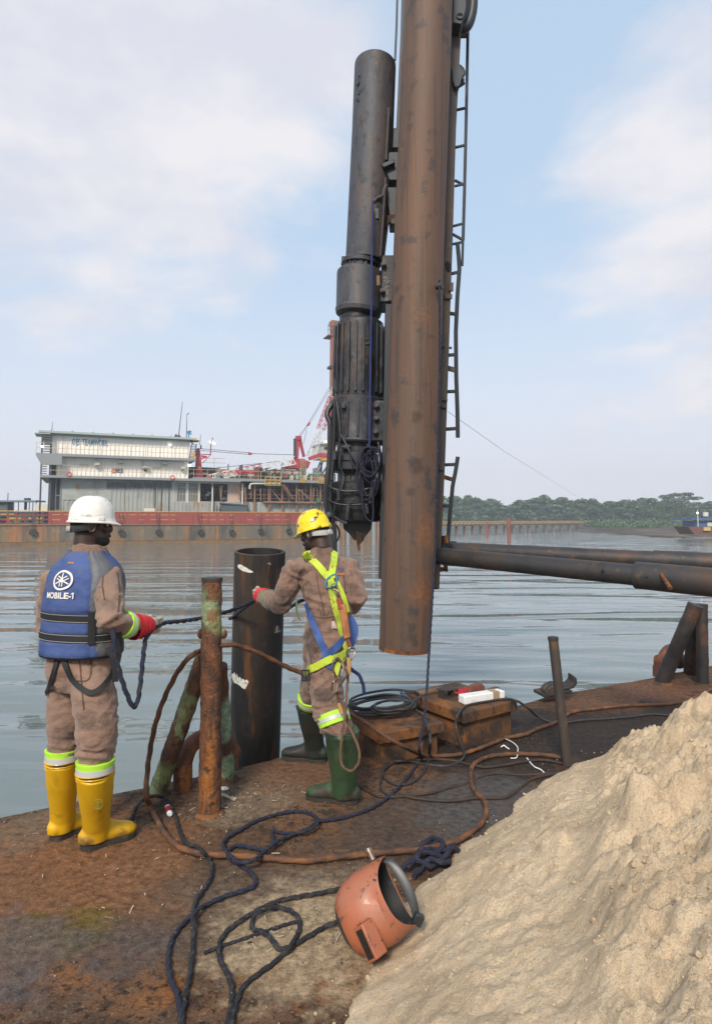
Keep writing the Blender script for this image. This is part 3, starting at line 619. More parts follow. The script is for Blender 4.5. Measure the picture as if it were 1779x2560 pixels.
for x in np.linspace(u(120), u(470), 8): mb.ball(bw(x,ROOF+.3,.4), .10, 8, n=5)
rf = mb.build('roof', fm['roof'], barge)
mb = MB(); bbox(mb, u(118), u(476), ROOF-.16, ROOF-.003, .55, .998); mb.build('eave', fm['slab'], rf)
def railing(name, px0, px1, z, v, m='rail', h=1.05, step=1.5, parent=barge):
    mb = MB(); a, b = u(px0,v), u(px1,v)
    for zz in (h, h*.5): bbox(mb, a, b, z+zz-.02, z+zz+.02, v, v+.04)
    for x in np.arange(a, b+.01, step): bbox(mb, x-.02, x+.02, z, z+h, v-.005, v+.045)
    return mb.build(name, fm[m], parent, smooth=False)
railing('balcony_railing', 84, 484, L3+.27, -.05); railing('balcony_railing', 100, 545, L2+.25, -.05); railing('deck_railing', 545, 832, L2+.22, -.05, step=1.2)
mb = MB()
for pz0, pz1 in ((HT,L2),(L2+.25,L3),(L3+.27,ROOF)):
    for px in (98,120): bbox(mb, u(px)-.08, u(px)+.08, pz0, pz1, .3, .46)
for k in range(9): bbox(mb, u(97), u(112), L2+.4+k*.25, L2+.44+k*.25, .2, .8); bbox(mb, u(101), u(118), L3+.5+k*.24, L3+.54+k*.24, .5, 1.0)
mb.build('end_stair', fm['dk'], barge, smooth=False)
mb = MB(); bbox(mb, u(121), u(149), HT, L2, 1.6, 2.0); bbox(mb, u(121), u(136), L2+.25, L3, 1.6, 2.0); mb.build('recess', fm['dk'], barge)  # dark panels put the shade of the end recess into colour
mb = MB()
for px in (120,148): bbox(mb, u(px)-.05, u(px)+.05, HT, L2, .9, 1.0)
for zf in (.3,.62): bbox(mb, u(136), u(148), HT+(L2-HT)*zf, HT+(L2-HT)*zf+.07, .92, .98)
bbox(mb, u(136)-.03, u(136)+.03, HT, L2, .92, .98); mb.build('door_frame', fm['slab'], barge)
mb = MB(); pbox(mb, 152, 276, 1223.5, 1250, .90, .95); mb.build('blank_panel', fm['grey'], wl)
for a, b in ((264,282),(283,317),(319,357),(359,391),(393,427)):
    mb = MB(); pbox(mb, a, b, 1205, 1219.5, .90, .94); w_ = mb.build('clerestory_window', fm['glass'], wl)
    mb = MB(); pbox(mb, a-1, b+1, 1204, 1205, .86, .93); pbox(mb, a-1, b+1, 1219.5, 1220.5, .86, .93); pbox(mb, b, b+1.2, 1205, 1219.5, .86, .93); mb.build('frame', fm['slab'], w_)
mb = MB(); pbox(mb, 338, 346, 1234, 1242, .94, .96); mb.build('vent_hatch', fm['slab'], wl)
for px in (386,402,421): 
    mb = MB(); pbox(mb, px-.8, px+.8, 1206, 1281, .88, .95); mb.build('downpipe', fm['dk'], wl)
# right half: tall barred windows, open engine bays, half-height skirt
mb = MB(); pbox(mb, 428, 1060, 1256, 1282, 1.0, 1.4); ribs(mb, u(428,1.), u(1060,1.), HT, bz(600,1257,1.), 1.0); sk = mb.build('lower_skirt', fm['grey'], barge, smooth=False)
mb = MB(); pbox(mb, 428, 1060, 1207, 1256, 5.0, 5.3); mb.build('engine_bay', fm['dk'], barge)  # dark back sheet stands in for the shade inside the open bays
for a, b in ((435,463),(470,493)):
    mb = MB(); pbox(mb, a, b, 1206, 1253, 1.06, 1.10); w_ = mb.build('barred_window', mat('dull pane',(.17,.16,.14),.4), barge)
    mb = MB()
    for x in np.linspace(a,b,5): pbox(mb, x-.6, x+.6, 1205, 1254, .98, 1.055)
    for y in (1206,1218,1236,1253): pbox(mb, a, b, y-.6, y+.6, .985, 1.05)
    mb.build('window_bar', fm['grey'], w_)
mb = MB(); pbox(mb, 428, 435, 1205, 1256, .99, 1.3); pbox(mb, 463, 470, 1205, 1256, .99, 1.3); pbox(mb, 493, 499, 1205, 1256, .99, 1.3); pbox(mb, 428, 600, 1203, 1208, .95, 1.3); mb.build('window_pier', fm['board'], barge)
for px in (530,605,636,671,705,741,777,801,830):
    mb = MB(); pbox(mb, px-1.6, px+1.6, 1208, 1282, .55, .75); mb.build('bay_post', fm['board'] if px < 610 else fm['brown'], barge)
mb = MB()
for a, b in (((527,1209),(533,1217)),((605,1224),(598,1238)),((680,1226),(702,1254)),((745,1222),(772,1246))): mb.beam(bp(*a,.6), bp(*b,.6), .12)
for y in (1225,1238,1247): pbox(mb, 610, 830, y-.7, y+.7, .9, 1.0)
pbox(mb, 660, 1060, 1255, 1259, .3, 1.2); pbox(mb, 640, 1060, 1281, 1284, .2, .6)
mb.build('bay_brace', fm['brown'], barge, smooth=False)
mb = MB()
for _ in range(90):
    px, py = random.uniform(505,830), random.uniform(1216,1253); s = random.uniform(1.5,6); mb.cm = random.choice((0,0,0,1,2,3,4))
    pbox(mb, px, px+s*random.uniform(.6,2), py, py+s*random.uniform(.5,1.4), random.uniform(2.2,4.4), 4.6)
mb.build('engine_gear', [fm['dk'], fm['slab'], fm['board'], fm['redb'], fm['cabin']], barge, smooth=False)
mb = MB(); pbox(mb, 568, 600, 1210, 1256, 1.2, 1.5); mb.build('shutter', fm['pink'], barge)
mb = MB(); pbox(mb, 480, 1060, 1200.5, 1207, -.08, 9); mb.build('upper_deck', fm['slab'], barge)
mb = MB(); mb.tube(spline([bp(624,1222,.1), bp(625,1212,.1), bp(632,1209,.1), bp(660,1209,.1), bp(700,1209.5,.1)], .3), .11, 8); mb.build('bent_pipe', fm['board'], barge)
for px0, px1, py0, py1, m in ((662,700,1193,1213,'yel'),(752,762,1196,1206,'yel'),(796,816,1196,1208,'yel')):
    mb = MB()
    for y in np.linspace(py0,py1,4): pbox(mb, px0, px1, y-.6, y+.6, -.3, -.2)
    for x in np.linspace(px0,px1,4): pbox(mb, x-.6, x+.6, py0, py1, -.32, -.18)
    mb.build('yellow_gangway', fm[m], barge, smooth=False)
mb = MB()
for k in range(8): mb.beam(bp(704+k*3,1214+k*4.2,-.2), bp(709+k*3,1213+k*4.2,-.2), .3, .06)
mb.beam(bp(703,1212,-.2), bp(728,1247,-.2), .08); mb.beam(bp(709,1211,-.2), bp(733,1246,-.2), .08); mb.build('side_ladder', fm['brown'], barge, smooth=False)
mb = MB(); pbox(mb, 592, 637, 1194, 1205, 1.0, 2.2); pbox(mb, 710, 752, 1198, 1206, 1.5, 2.5); mb.build('machinery', fm['dk'], barge)
mb = MB(); pbox(mb, 751, 768, 1200, 1206, .6, 1.6); mb.build('red_chest', fm['redb'], barge)
mb = MB()
for _ in range(120):
    px = random.uniform(515,835); py = random.uniform(1188,1201); s_ = random.uniform(1.2,5); mb.cm = random.choice((0,0,1,1,2,3,4,5)); pbox(mb, px, px+s_*random.uniform(.5,2), py-s_*random.uniform(.3,1.6), 1201, random.uniform(.6,4), 4.5)
for _ in range(26):
    px = random.uniform(515,835); mb.cm = random.choice((0,1,5)); pbox(mb, px, px+.9, random.uniform(1160,1190), 1201, random.uniform(.5,3), 3.2)
mb.build('deck_gear', [fm['dk'], fm['slab'], fm['board'], fm['redb'], fm['green'], fm['brown']], barge, smooth=False)
for _ in range(18):
    px = random.uniform(500,835); a = bp(px,random.uniform(1207,1225),.5); b_ = bp(px+random.uniform(-7,7),random.uniform(1245,1278),.5); mb = MB(); mb.tube(spline([a, (a+b_)/2+UP*random.uniform(-.7,.1), b_], .4), random.choice((.03,.05,.07)), 6); mb.build('hanging_hose', fm['brown'], barge)
# fittings on the cream walls
for px0, px1, py0, py1 in ((292,306,1151,1160),(401,415,1154,1164),(232,246,1152,1165),(450,460,1166,1174),(353,369,1166,1171)):
    mb = MB(); pbox(mb, px0, px1, py0, py1, .45, .95); a_ = mb.build('air_conditioner', fm['board'], barge, bevel=.03)
    mb = MB(); pbox(mb, px0+1, px1-1, py1-3, py1-1, .44, .449); mb.build('grille', fm['dk'], a_)
for px, py, l in ((194,1162,11),(379,1169,10)): 
    mb = MB(); pbox(mb, px, px+l*2, py-1, py+1, .8, .95); mb.build('light_fixture', fm['rail'], barge)
mb = MB(); pbox(mb, 357, 363, 1174, 1178, .9, .96); mb.build('wall_box', fm['dk'], barge)
mb = MB(); pbox(mb, 418, 424, 1110, 1113, .7, .9); mb.build('flood_lamp', fm['lampm'], barge)
def btext(txt, px0, px1, py0, py1, v, m, name, parent, bold=.02, tilt=0):
    cu = bpy.data.curves.new('lettering', 'FONT'); cu.body = txt; cu.offset = bold; cu.resolution_u = 3; cu.extrude = .004; cu.space_word = 1.7; cu.space_character = 1.08
    o = bpy.data.objects.new('lettering', cu); COL.objects.link(o); dg = bpy.context.evaluated_depsgraph_get()
    me = bpy.data.meshes.new_from_object(o.evaluated_get(dg)); bpy.data.objects.remove(o)
    xs = [q.co.x for q in me.vertices]; ys = [q.co.y for q in me.vertices]; x0, x1, y0, y1 = min(xs), max(xs), min(ys), max(ys)
    ua, ub = u(px0,v), u(px1,v); za, zb = bz((px0+px1)/2,py1,v), bz((px0+px1)/2,py0,v); mb = MB()
    mb.add([bw(ua+(q.co.x-x0)/(x1-x0)*(ub-ua), za+(q.co.y-y0)/(y1-y0)*(zb-za)-tilt*(q.co.x-x0)/(x1-x0), v-q.co.z*2) for q in me.vertices], [tuple(p.vertices) for p in me.polygons])
    return mb.build(name, fm[m], parent, smooth=False)
btext('OES TEAMWORK', 174, 264, 1097.5, 1113.5, .92, 'blue', 'wall_lettering', wu, .015)
lg = btext('OES', 277, 305, 1171, 1182, .92, 'navy', 'logo_lettering', wm, .045)
mb = MB(); c = bp(283.5,1176.5,.90); mb.cyl(c, c+BN*.03, .23, seg=20); mb.build('logo_ball', fm['orangeb'], lg)
# masts and aerials on the roof
for (a, b, r, m) in (((446,1093),(456,1004),.05,'wirec'),((466,1098),(467,1036),.045,'wirec'),((128,1086),(132,1055),.04,'wirec')):
    mb = MB(); mb.cyl(bp(*a,2), bp(*b,2), r*1.3, r*.6, 6)
    if a[0] == 466: mb.beam(bp(467,1036,2), bp(472,1033,2), .1)
    mb.build('roof_mast', fm[m], barge)
mb = MB(); mb.beam(bp(434,1099,2), bp(441,1086,2), .22); mb.cyl(bp(446,1098,1.9), bp(446,1088,1.9), .35, .2, 10); mb.build('roof_winch', mat('maroon winch',(.09,.03,.04),.6), barge)
mb = MB(); pbox(mb, 479, 489, 1095, 1103, 1.5, 2.3); rb = mb.build('roof_bin', fm['yel'], barge)
mb = MB(); mb.beam(bp(473,1103,1), bp(496,1103,1), .9, .15); mb.beam(bp(474,1103,1), bp(484,1110,1), .1)
for k in range(9): mb.beam(bp(478-k*.7,1112+k*4,1), bp(490-k*.7,1112+k*4,1), .1, .05)
mb.beam(bp(479,1110,1), bp(473,1148,1), .1); mb.beam(bp(491,1110,1), bp(485,1148,1), .1); mb.build('roof_stair', fm['dk'], barge, smooth=False)
mb = MB(); pbox(mb, 480, 485, 1130, 1150, .6, .8); pbox(mb, 474, 487, 1140, 1142, .6, .8); mb.build('yellow_post', fm['yel'], barge)
mb = MB(); pbox(mb, 472, 540, 1168, 1200, 3, 6); wh = mb.build('deck_house', fm['dk'], barge)
mb = MB(); pbox(mb, 475, 518, 1181, 1186, 2.9, 2.99); mb.build('window_band', fm['board'], wh)
railing('roof_railing', 500, 562, bz(530,1168,3.), 3.0)
mb = MB(); pbox(mb, 468, 475, 1160, 1165, .4, .8); mb.build('flood_lamp', fm['lampm'], barge)
mb = MB(); pbox(mb, 530, 536, 1194, 1199, .2, .6); mb.build('flood_lamp', fm['lampm'], barge)
mb = MB(); pbox(mb, 96, 103, 1113.5, 1119, .2, .6); mb.build('flood_lamp', fm['lampm'], barge)
mb = MB(); pbox(mb, 88, 118, 1256+4, 1278, .3, .8); tag(mb.build('notice_board', fm['board'], bevel=.02), 'cream sheet with holes standing on the bulwark left of the grey doorway', 'board')
mb = MB(); pbox(mb, 359, 387, 1271, 1281, .3, .8); tag(mb.build('white_chest', fm['board'], bevel=.03), 'low white chest on the red bulwark below the grey corrugated wall', 'chest')
# things that lie or hang on the barge
s_ = thing('deck_shed', 'small blue-grey shed with sloping roof on the red bulwark of the barge', 'shed', bp(575,1282,.3))
mb = MB(); pbox(mb, 554, 618, 1264, 1283, .3, 2.2); ribs(mb, u(554,.3), u(618,.3), HT+.3, bz(586,1265,.3), .3, .35, .02); mb.build('wall', fm['slate'], s_)
mb = MB(); a = bp(552,1259,.2); b = bp(620,1264.5,.2); mb.frame_box(a, b-a, -BN*2.2, UP*.12); mb.build('roof', fm['slate'], s_)
mb = MB(); pbox(mb, 541, 554, 1273, 1274.5, .3, .5); pbox(mb, 542, 543.5, 1265, 1282, .3, .5); pbox(mb, 549, 550.5, 1268, 1282, .3, .5); mb.build('rail', fm['dk'], s_)
cn = thing('red_topped_container', 'white deck container with a broad red top strip', 'container', bp(590,1202,3))
mb = MB(); pbox(mb, 545, 634, 1183, 1202, 3, 7); mb.build('body', fm['board'], cn); mb = MB(); pbox(mb, 543, 635, 1174, 1183, 2.95, 7.05); mb.build('top_band', fm['redb'], cn)
cn = thing('cabin_container', 'cream site cabin with grey window and door on the upper deck', 'container', bp(700,1202,3))
mb = MB(); pbox(mb, 657, 744, 1176, 1203, 3, 7); ribs(mb, u(657,3.), u(744,3.), bz(700,1202,3.), bz(700,1178,3.), 3.0, .4); mb.build('body', fm['cream'], cn)
mb = MB(); pbox(mb, 656, 745, 1174, 1176.5, 2.9, 7.1); mb.build('roof', fm['brown'], cn)
mb = MB(); pbox(mb, 684, 695, 1183, 1193, 2.93, 2.96); mb.build('window', fm['dk'], cn)
mb = MB(); pbox(mb, 713, 728, 1182, 1202, 2.93, 2.96); mb.build('door', fm['board'], cn)
for k, (px, nm) in enumerate(((706,'tall grey vent stack with capped top in front of the cream cabin'),(672,'short grey vent stack at the left corner of the cream cabin'))):
    mb = MB(); t_ = 1158 if k == 0 else 1173; mb.cyl(bp(px,1206,2), bp(px,t_,2), .2, .2, 10); mb.cyl(bp(px,t_,2), bp(px,t_-2.5,2), .12, .05, 8); tag(mb.build('vent_stack', fm['slab']), nm, 'vent')
gk = thing('green_tank', 'squat green tank on the upper deck right of the red crane pedestal', 'tank', bp(785,1200,2.5))
mb = MB(); mb.cyl(bp(772,1195,2.5), bp(800,1195,2.5), .55, seg=14); mb.build('body', fm['green'], gk); mb = MB(); pbox(mb, 786, 790, 1195, 1200, 1.9, 1.94); mb.build('plate', fm['board'], gk)
gb = MB(); pbox(gb, 792, 801, 1245, 1257, .1, .8); tag(gb.build('green_bin', fm['green'], bevel=.03), 'small green bin hanging by the rusty rail near the yellow helmet', 'bin')
tyres = [(80,1411-1060+980,'leftmost tyre fender, beside the pipe rack')]
first = None
for px, py, lb in ((82,1329.5,'tyre fender hanging on the hull left of the white helmet'),(303,1330.5,'pale tyre fender hanging just right of the white helmet'),(396,1330,'second tyre fender right of the white helmet, near a white smudge'),(501,1329.5,'tyre fender on the hull left of the wide rust streak'),(580,1330.5,'tyre fender on the hull right of the wide rust streak'),(652,1327.5,'tyre fender hanging two tyres left of the hammer'),(722,1326.5,'tyre fender hanging nearest the yellow helmet')):
    c = bp(px,py,-.28)
    if first is None:
        t = thing('tyre_fender', lb, 'tyre', c, 'tyre fenders along the barge hull'); mb = MB(); mb.torus(c, .24, .105, BN, 22, 10, 1.0); mb.build('tyre', fm['tyre'], t)
        mb = MB(); d = bp(px,1290,.02)
        for s in (-.18,.18): mb.cyl(c+UP*.2+BE*s*.3, bw((d-BA).dot(BE)+s, BT-.1, .03), .025, seg=6)
        mb.build('chain', fm['dk'], t); first = t
    else:
        t = copy_tree(first); t.location = c; t['label'] = lb
for px, py, lb in ((172.5,1185.5,'faded red life ring on the lower balcony railing, left one'),(431,1193.5,'bright red life ring on the lower balcony railing, right one')):
    c = bp(px,py,-.14); mb = MB(); mb.torus(c, .21, .065, BN, 20, 8); tag(mb.build('life_ring', fm['ring'], loc=c), lb, 'life ring', 'life rings on the balcony railing')
def dish(px, py, r, m, lb, tilt, post):
    c = bp(px,py,2); t = thing('satellite_dish', lb, 'dish', c)
    ax = (BN + UP*tilt[0] + BE*tilt[1]).normalized(); a = ax.cross(UP).normalized(); b = ax.cross(a); rs = []
    for k in range(6):
        q = k/5; rs.append([c + ax*(.35*r*q*q) + (a*math.cos(i*.3142*2/1) + b*math.sin(i*.3142*2/1))*(r*max(q,.02)) for i in range(10)])
    mb = MB(); mb.rings(rs, caps=False); mb.build('reflector', fm[m], t)
    mb = MB(); mb.cyl(c, c+ax*r*1.1+UP*.1, .03, seg=6); mb.ball(c+ax*r*1.1+UP*.1, .08, 8, n=5); mb.build('feed_arm', fm['dk'], t)
    mb = MB(); mb.cyl(bp(post[0],post[1],2.1), c-ax*.05, .06, seg=8); mb.build('mast', fm['redb'] if m == 'white' else fm['wirec'], t)
dish(527.5,1110,.56,'white','cream satellite dish on a red mast beside the red crane post',(1.6,.3),(526,1138)); dish(472,1083,.30,'cyan','small blue dish on a thin mast at the roof end',(.4,.5),(471,1099))
# red king post of the stowed crane, its cables and lowered boom
def lattice(mb, A, B, wd, n, r, ups=UP):
    A, B = V(A), V(B); t = (B-A).normalized(); s = t.cross(ups).normalized(); q = s.cross(t)
    cs = [(s*a+q*b)*wd/2 for a, b in ((1,1),(1,-1),(-1,-1),(-1,1))]
    for c in cs: mb.beam(A+c, B+c, r)
    for k in range(n):
        for j in range(4):
            a, b = cs[j], cs[(j+1)%4]; f0, f1 = k/n, (k+1)/n
            mb.beam(A+(B-A)*f0+(a if k%2 else b), A+(B-A)*f1+(b if k%2 else a), r*.65)
c1 = thing('stowed_crane', 'red tapered king post of a stowed crane with its boom laid along the deck', 'crane', bp(498,1200,1.5))
mb = MB()
def taper(mb, px0a, px1a, pya, px0b, px1b, pyb, v, dep):
    a, b, c, d = bp(px0a,pya,v), bp(px1a,pya,v), bp(px1b,pyb,v), bp(px0b,pyb,v); mb.prism([a,b,c,d], -BN*dep)
taper(mb, 485,513,1199.5, 490,508,1193, 1.5, 1.2); taper(mb, 490,508,1193, 493,501,1138, 1.55, 1.1); taper(mb, 489.5,502,1138, 494,499,1120, 1.6, .9); kp = mb.build('king_post', fm['redb'], c1)
mb = MB(); mb.beam(bp(502,1140,1.6), bp(517,1142,1.6), .18); mb.beam(bp(502,1147,1.6), bp(517,1142,1.6), .14); mb.beam(bp(503,1136,1.6), bp(526,1136,1.6), .1); mb.beam(bp(506,1158,1.6), bp(525,1138,1.6), .08); mb.build('platform_arm', fm['redb'], c1)
mb = MB(); c = bp(497.5,1169,1.53); mb.cyl(c, c+BN*.04, .18, seg=12); pbox(mb, 495.5, 499, 1181, 1187, 1.5, 1.54); mb.build('painted_mark', mat('yellow mark',(.55,.28,.06),.6), kp)
mb = MB(); pbox(mb, 498, 500.5, 1112, 1122, 1.6, 1.9); mb.cyl(bp(499,1112,1.7), bp(502,1085,1.7), .04, .02, 6); mb.build('aerial', fm['dk'], c1)
mb = MB(); lattice(mb, bp(526,1195,1.5), bp(590,1180,1.5), .75, 8, .09); mb.build('boom_section', fm['white'], c1, smooth=False); mb = MB(); lattice(mb, bp(655,1167.5,1.5), bp(735,1151,1.5), .9, 10, .09); mb.build('boom_section', fm['white'], c1, smooth=False)
mb = MB(); lattice(mb, bp(590,1180,1.5), bp(655,1167.5,1.5), .8, 8, .07); mb.build('boom_section', fm['redb'], c1, smooth=False); mb = MB(); taper(mb, 591,606,1184, 590,606,1178, 1.3, .5); mb.build('boom_stop', fm['redb'], c1, smooth=False); mb = MB(); mb.beam(bp(508,1198,1.5), bp(530,1194,1.5), .4); mb.build('boom_heel', fm['redb'], c1, smooth=False)
mb = MB()
for a, b in (((502,1121.5),(626,1132)),((502,1126),(626,1136)),((632,1134),(735,1137)),((520,1172),(700,1153))): mb.cyl(bp(*a,1.7), bp(*b,1.7), .035, seg=5)
mb.build('topping_cable', fm['wirec'], c1); mb = MB(); mb.prism([bp(622,1130,1.6), bp(634,1134,1.6), bp(628,1137,1.6), bp(622,1137,1.6)], -BN*.3); mb.build('cable_block', fm['redb'], c1)
# slewing pedestal crane with raised lattice boom
c2 = thing('pedestal_crane', 'red slewing pedestal crane with A-frame and a raised white and red lattice boom', 'crane', bp(752,1200,4))
mb = MB(); mb.cyl(bp(752,1204,4), bp(752,1172,4), .42, .42, 14); mb.cyl(bp(752,1175,4), bp(752,1171,4), .6, .6, 14); mb.build('pedestal', fm['slab'], c2)
mb = MB(); mb.prism([bp(718,1163,3.5), bp(722,1170,3.5), bp(770,1171,3.5), bp(776,1156,3.5), bp(758,1146,3.5), bp(737,1148,3.5), bp(737,1160,3.5)], -BN*2.4); mb.build('slewing_house', fm['redb'], c2)
mb = MB()
for a, b in (((746,1095),(742,1148)),((746,1095),(760,1142)),((741,1095),(738,1148)),((750,1098),(759,1142))): mb.beam(bp(*a,3.6), bp(*b,3.6), .28)
mb.beam(bp(740,1095,3.6), bp(752,1094,3.6), .5); mb.build('a_frame', fm['redb'], c2)
mb = MB()
for px in (735,738): mb.cyl(bp(px,1146,3.4), bp(px,1096,3.4), .09, seg=6)
mb.build('exhaust_pipe', fm['dk'], c2)
T0, T1 = bp(777,1141,3.6), bp(862,906,3.6); mb = MB(); lattice(mb, T0, T0+(T1-T0)*.28, .75, 12, .06, BN); b_ = mb.build('boom_section', fm['white'], c2, smooth=False)
mb = MB(); lattice(mb, T0+(T1-T0)*.28, T0+(T1-T0)*.62, .85, 14, .065, BN); mb.build('boom_section', fm['redb'], c2, smooth=False); mb = MB(); lattice(mb, T0+(T1-T0)*.62, T1, .8, 12, .06, BN); mb.build('boom_section', fm['white'], c2, smooth=False)
mb = MB()
for a, b in (((748,1087),(769,1062)),((751,1090),(771,1062)),((771,1056),(862,902)),((774,1058),(866,904)),((758,1110),(766,1075)),((766,1140),(800,1065)),((770,1140),(802,1075))): mb.cyl(bp(*a,3.6), bp(*b,3.6), .03, seg=5)
mb.build('pendant_cable', fm['wirec'], c2); mb = MB(); mb.prism([bp(767,1063,3.5), bp(773,1064,3.5), bp(776,1055,3.5), bp(773,1055,3.5)], -BN*.3); mb.build('cable_block', fm['redb'], c2)
mb = MB(); mb.beam(bp(772,1147,3.2), bp(800,1137,3.2), .35, .45); mb.beam(bp(800,1137,3.2), bp(826,1140,3.2), .5, .5); mb.build('jib_arm', fm['redb'], c2)
mb = MB()
for y in np.linspace(1150,1176,6): pbox(mb, 752, 763, y-.5, y+.5, 3.2, 3.3)
for x in (752,757,763): pbox(mb, x-.5, x+.5, 1148, 1178, 3.2, 3.3)
for x in np.linspace(720,735,4): pbox(mb, x-.4, x+.4, 1150, 1165, 3.2, 3.3)
mb.build('yellow_ladder', fm['rail'], c2, smooth=False)
lt = thing('lookout_tower', 'pale lookout tower with a yellow lamp and stairs beside the red crane', 'tower', bp(812,1200,5))
mb = MB(); pbox(mb, 799, 850, 1113, 1147, 5, 8); mb.build('cabin', fm['board'], lt); mb = MB(); pbox(mb, 797, 852, 1110, 1113, 4.8, 8.2); mb.build('roof', fm['slab'], lt)
mb = MB(); pbox(mb, 810, 822, 1117, 1124, 4.93, 4.97); pbox(mb, 828, 838, 1117, 1124, 4.93, 4.97); mb.build('window', fm['glass'], lt)
mb = MB(); pbox(mb, 811, 817, 1102, 1107, 5.4, 5.7); mb.build('lamp', fm['lampy'], lt); mb = MB(); mb.cyl(bp(799,1113,5), bp(798,1104,5), .04, seg=5); mb.beam(bp(798,1107,5), bp(822,1107,5), .06); mb.cyl(bp(814,1112,5.5), bp(814,1107,5.5), .06, seg=6); mb.build('lamp_rail', fm['dk'], lt)
mb = MB(); pbox(mb, 800, 850, 1143, 1155, 4.4, 4.6); pbox(mb, 800, 850, 1150, 1152, 4.3, 4.39); mb.build('yellow_balcony', fm['yel'], lt)
mb = MB()
for a, b in (((800,1155),(788,1190)),((806,1155),(794,1192)),((824,1155),(800,1193)),((803,1156),(803,1204)),((845,1156),(845,1204))): mb.beam(bp(*a,4.6), bp(*b,4.6), .16)
for k in range(10): mb.beam(bp(799-k*1.2,1158+k*3.4,4.6), bp(806-k*1.2,1158+k*3.4,4.6), .12, .05)
mb.build('stair', fm['dk'], lt, smooth=False)
sp = thing('spud_column', 'tall red-brown spud column with a railed top behind the hammer', 'column', bp(831,1200,6.5))
mb = MB(); mb.cyl(bp(829,1204,6.5), bp(833,806,6.5), .42, .42, 16); mb.build('column', fm['spud'], sp)
mb = MB(); pbox(mb, 819, 852, 837, 839, 6.0, 8)
for y in (812,824): pbox(mb, 819, 836, y-.5, y+.5, 6.0, 6.1)
for x in (819,824,830,836): pbox(mb, x-.5, x+.5, 810, 838, 6.0, 6.1)
pbox(mb, 828, 845, 800, 812, 6.3, 7.4); mb.build('top_platform', fm['brown'], sp)
mb = MB(); pbox(mb, 824, 838, 913, 919, 6.0, 7.2); mb.build('collar', fm['dk'], sp)
# timber and steel piles of the landing beyond, seen under the hammer
for k, (px, r, y0) in enumerate(((846,.16,1296),(858,.12,1300),(870,.20,1292),(905,.20,1296),(934,.22,1290),(946,.14,1302))):
    a = P(px,1355,66); a.z = WZ-.6; b = P(px,y0,66); mb = MB(); mb.cyl(a, b, r, seg=10)
    o = mb.build('landing_pile', fm['brown'] if k % 2 else fm['slab'], loc=a); tag(o, 'round landing pile standing in brown water under the hammer', 'pile', 'landing piles seen under the hammer')
# work boat with a canopy at far left
wb = thing('work_boat', 'small work boat with a long blue-grey canopy on thin posts at far left', 'boat', P(25,1300,58))
def lbox(mb, px0, px1, py0, py1, d, dep):
    a = P(px0,py1,d); b = P(px1,py1,d); c = P(px0,py0,d); mb.frame_box(a, V((b.x-a.x,0,0)), V((0,dep,0)), V((0,0,c.z-a.z)))
mb = MB(); lbox(mb, -60, 112, 1279, 1312, 76, 2.6); mb.build('hull', fm['dk'], wb)
mb = MB(); lbox(mb, -60, 90, 1250.5, 1254.5, 76, 2.4); mb.build('canopy', mat('blue grey canopy',(.13,.20,.26),.6), wb)
mb = MB(); 
for px in (33,45,72,81,89): lbox(mb, px-.7, px+.7, 1254, 1281, 76.1, .1)
mb.build('post', fm['slate'], wb); mb = MB(); lbox(mb, -50, 18, 1255, 1280, 76.5, 1.5); mb.build('cabin', fm['slate'], wb); mb = MB(); lbox(mb, 18.3, 19.3, 1232, 1252, 76.5, .1); lbox(mb, 60, 72, 1245, 1251, 76.5, .5); lbox(mb, 60, 64, 1254, 1275, 77, .3); mb.build('mast', fm['dk'], wb)
mb = MB(); lbox(mb, -40, 9, 1300, 1309, 63, .3); lbox(mb, 14, 25, 1297, 1305, 63.5, .3); tag(mb.build('red_buoy_floats', mat('bright red float',(.62,.05,.05),.6), bevel=.05), 'bright red floats on the barge edge at far left', 'floats')
# ---------------------------------------------------------------- trestle, dolphins, cabin on the right
tr = thing('trestle_walkway', 'long low trestle walkway with yellow cross-braced railing far across the water', 'trestle', P(1300,1322,140))
def trp(px, py):     # trestle line: 112 m away at px 1080, 190 m at px 1545
    d = 1/(1/112 + (1/190-1/112)*(px-1080)/(1545-1080)); return P(px, py, d)
def tz(px): return 0.0
LINE = [(px, trp(px,1300)) for px in np.linspace(1080,1542,47)]
deckz, railz = .62, 1.42
mb = MB()
for (p0,a),(p1,b) in zip(LINE[:-1],LINE[1:]): a2, b2 = a.copy(), b.copy(); a2.z = b2.z = deckz; mb.beam(a2, b2, 1.6, .18)
mb.build('walkway', mat('grey walkway',(.10,.09,.08),.8), tr)
mb = MB()
for (p0,a),(p1,b) in zip(LINE[:-1],LINE[1:]):
    for z0, z1, tk in ((railz,railz,.06),(deckz+.2,railz,.10),(railz,deckz+.2,.10)):
        for off in (0,1.2):
            q0, q1 = a.copy(), b.copy(); q0.y += off; q1.y += off; q0.z = z0; q1.z = z1; mb.beam(q0, q1, tk)
mb.build('cross_railing', mat('yellow brown timber',(.52,.31,.10),.8), tr, smooth=False)
for k, (px, a) in enumerate(LINE[::2]):
    mb = MB()
    for off in (-.6,.9): q = a.copy(); q.y += off; lo = q.copy(); lo.z = WZ-.5; q.z = deckz-.1; mb.cyl(lo, q, .13, seg=8)
    q = a.copy(); q.z = .1; mb.beam(q-V((0,.6,0)), q+V((0,.9,0)), .1); mb.build('bent', fm['brown'], tr)
for px, py0, py1, r, lb in ((1271.5,1296,1353,.22,'taller red-brown mooring pile in front of the trestle'),(1217.5,1305,1340,.22,'shorter red-brown mooring pile close to the trestle')):
    a = G(px,py1,WZ); b = P(px,py0,a.y); a.z -= .6; mb = MB(); mb.cyl(a, b, r, seg=14); tag(mb.build('mooring_pile', fm['spud'], loc=a), lb, 'pile')
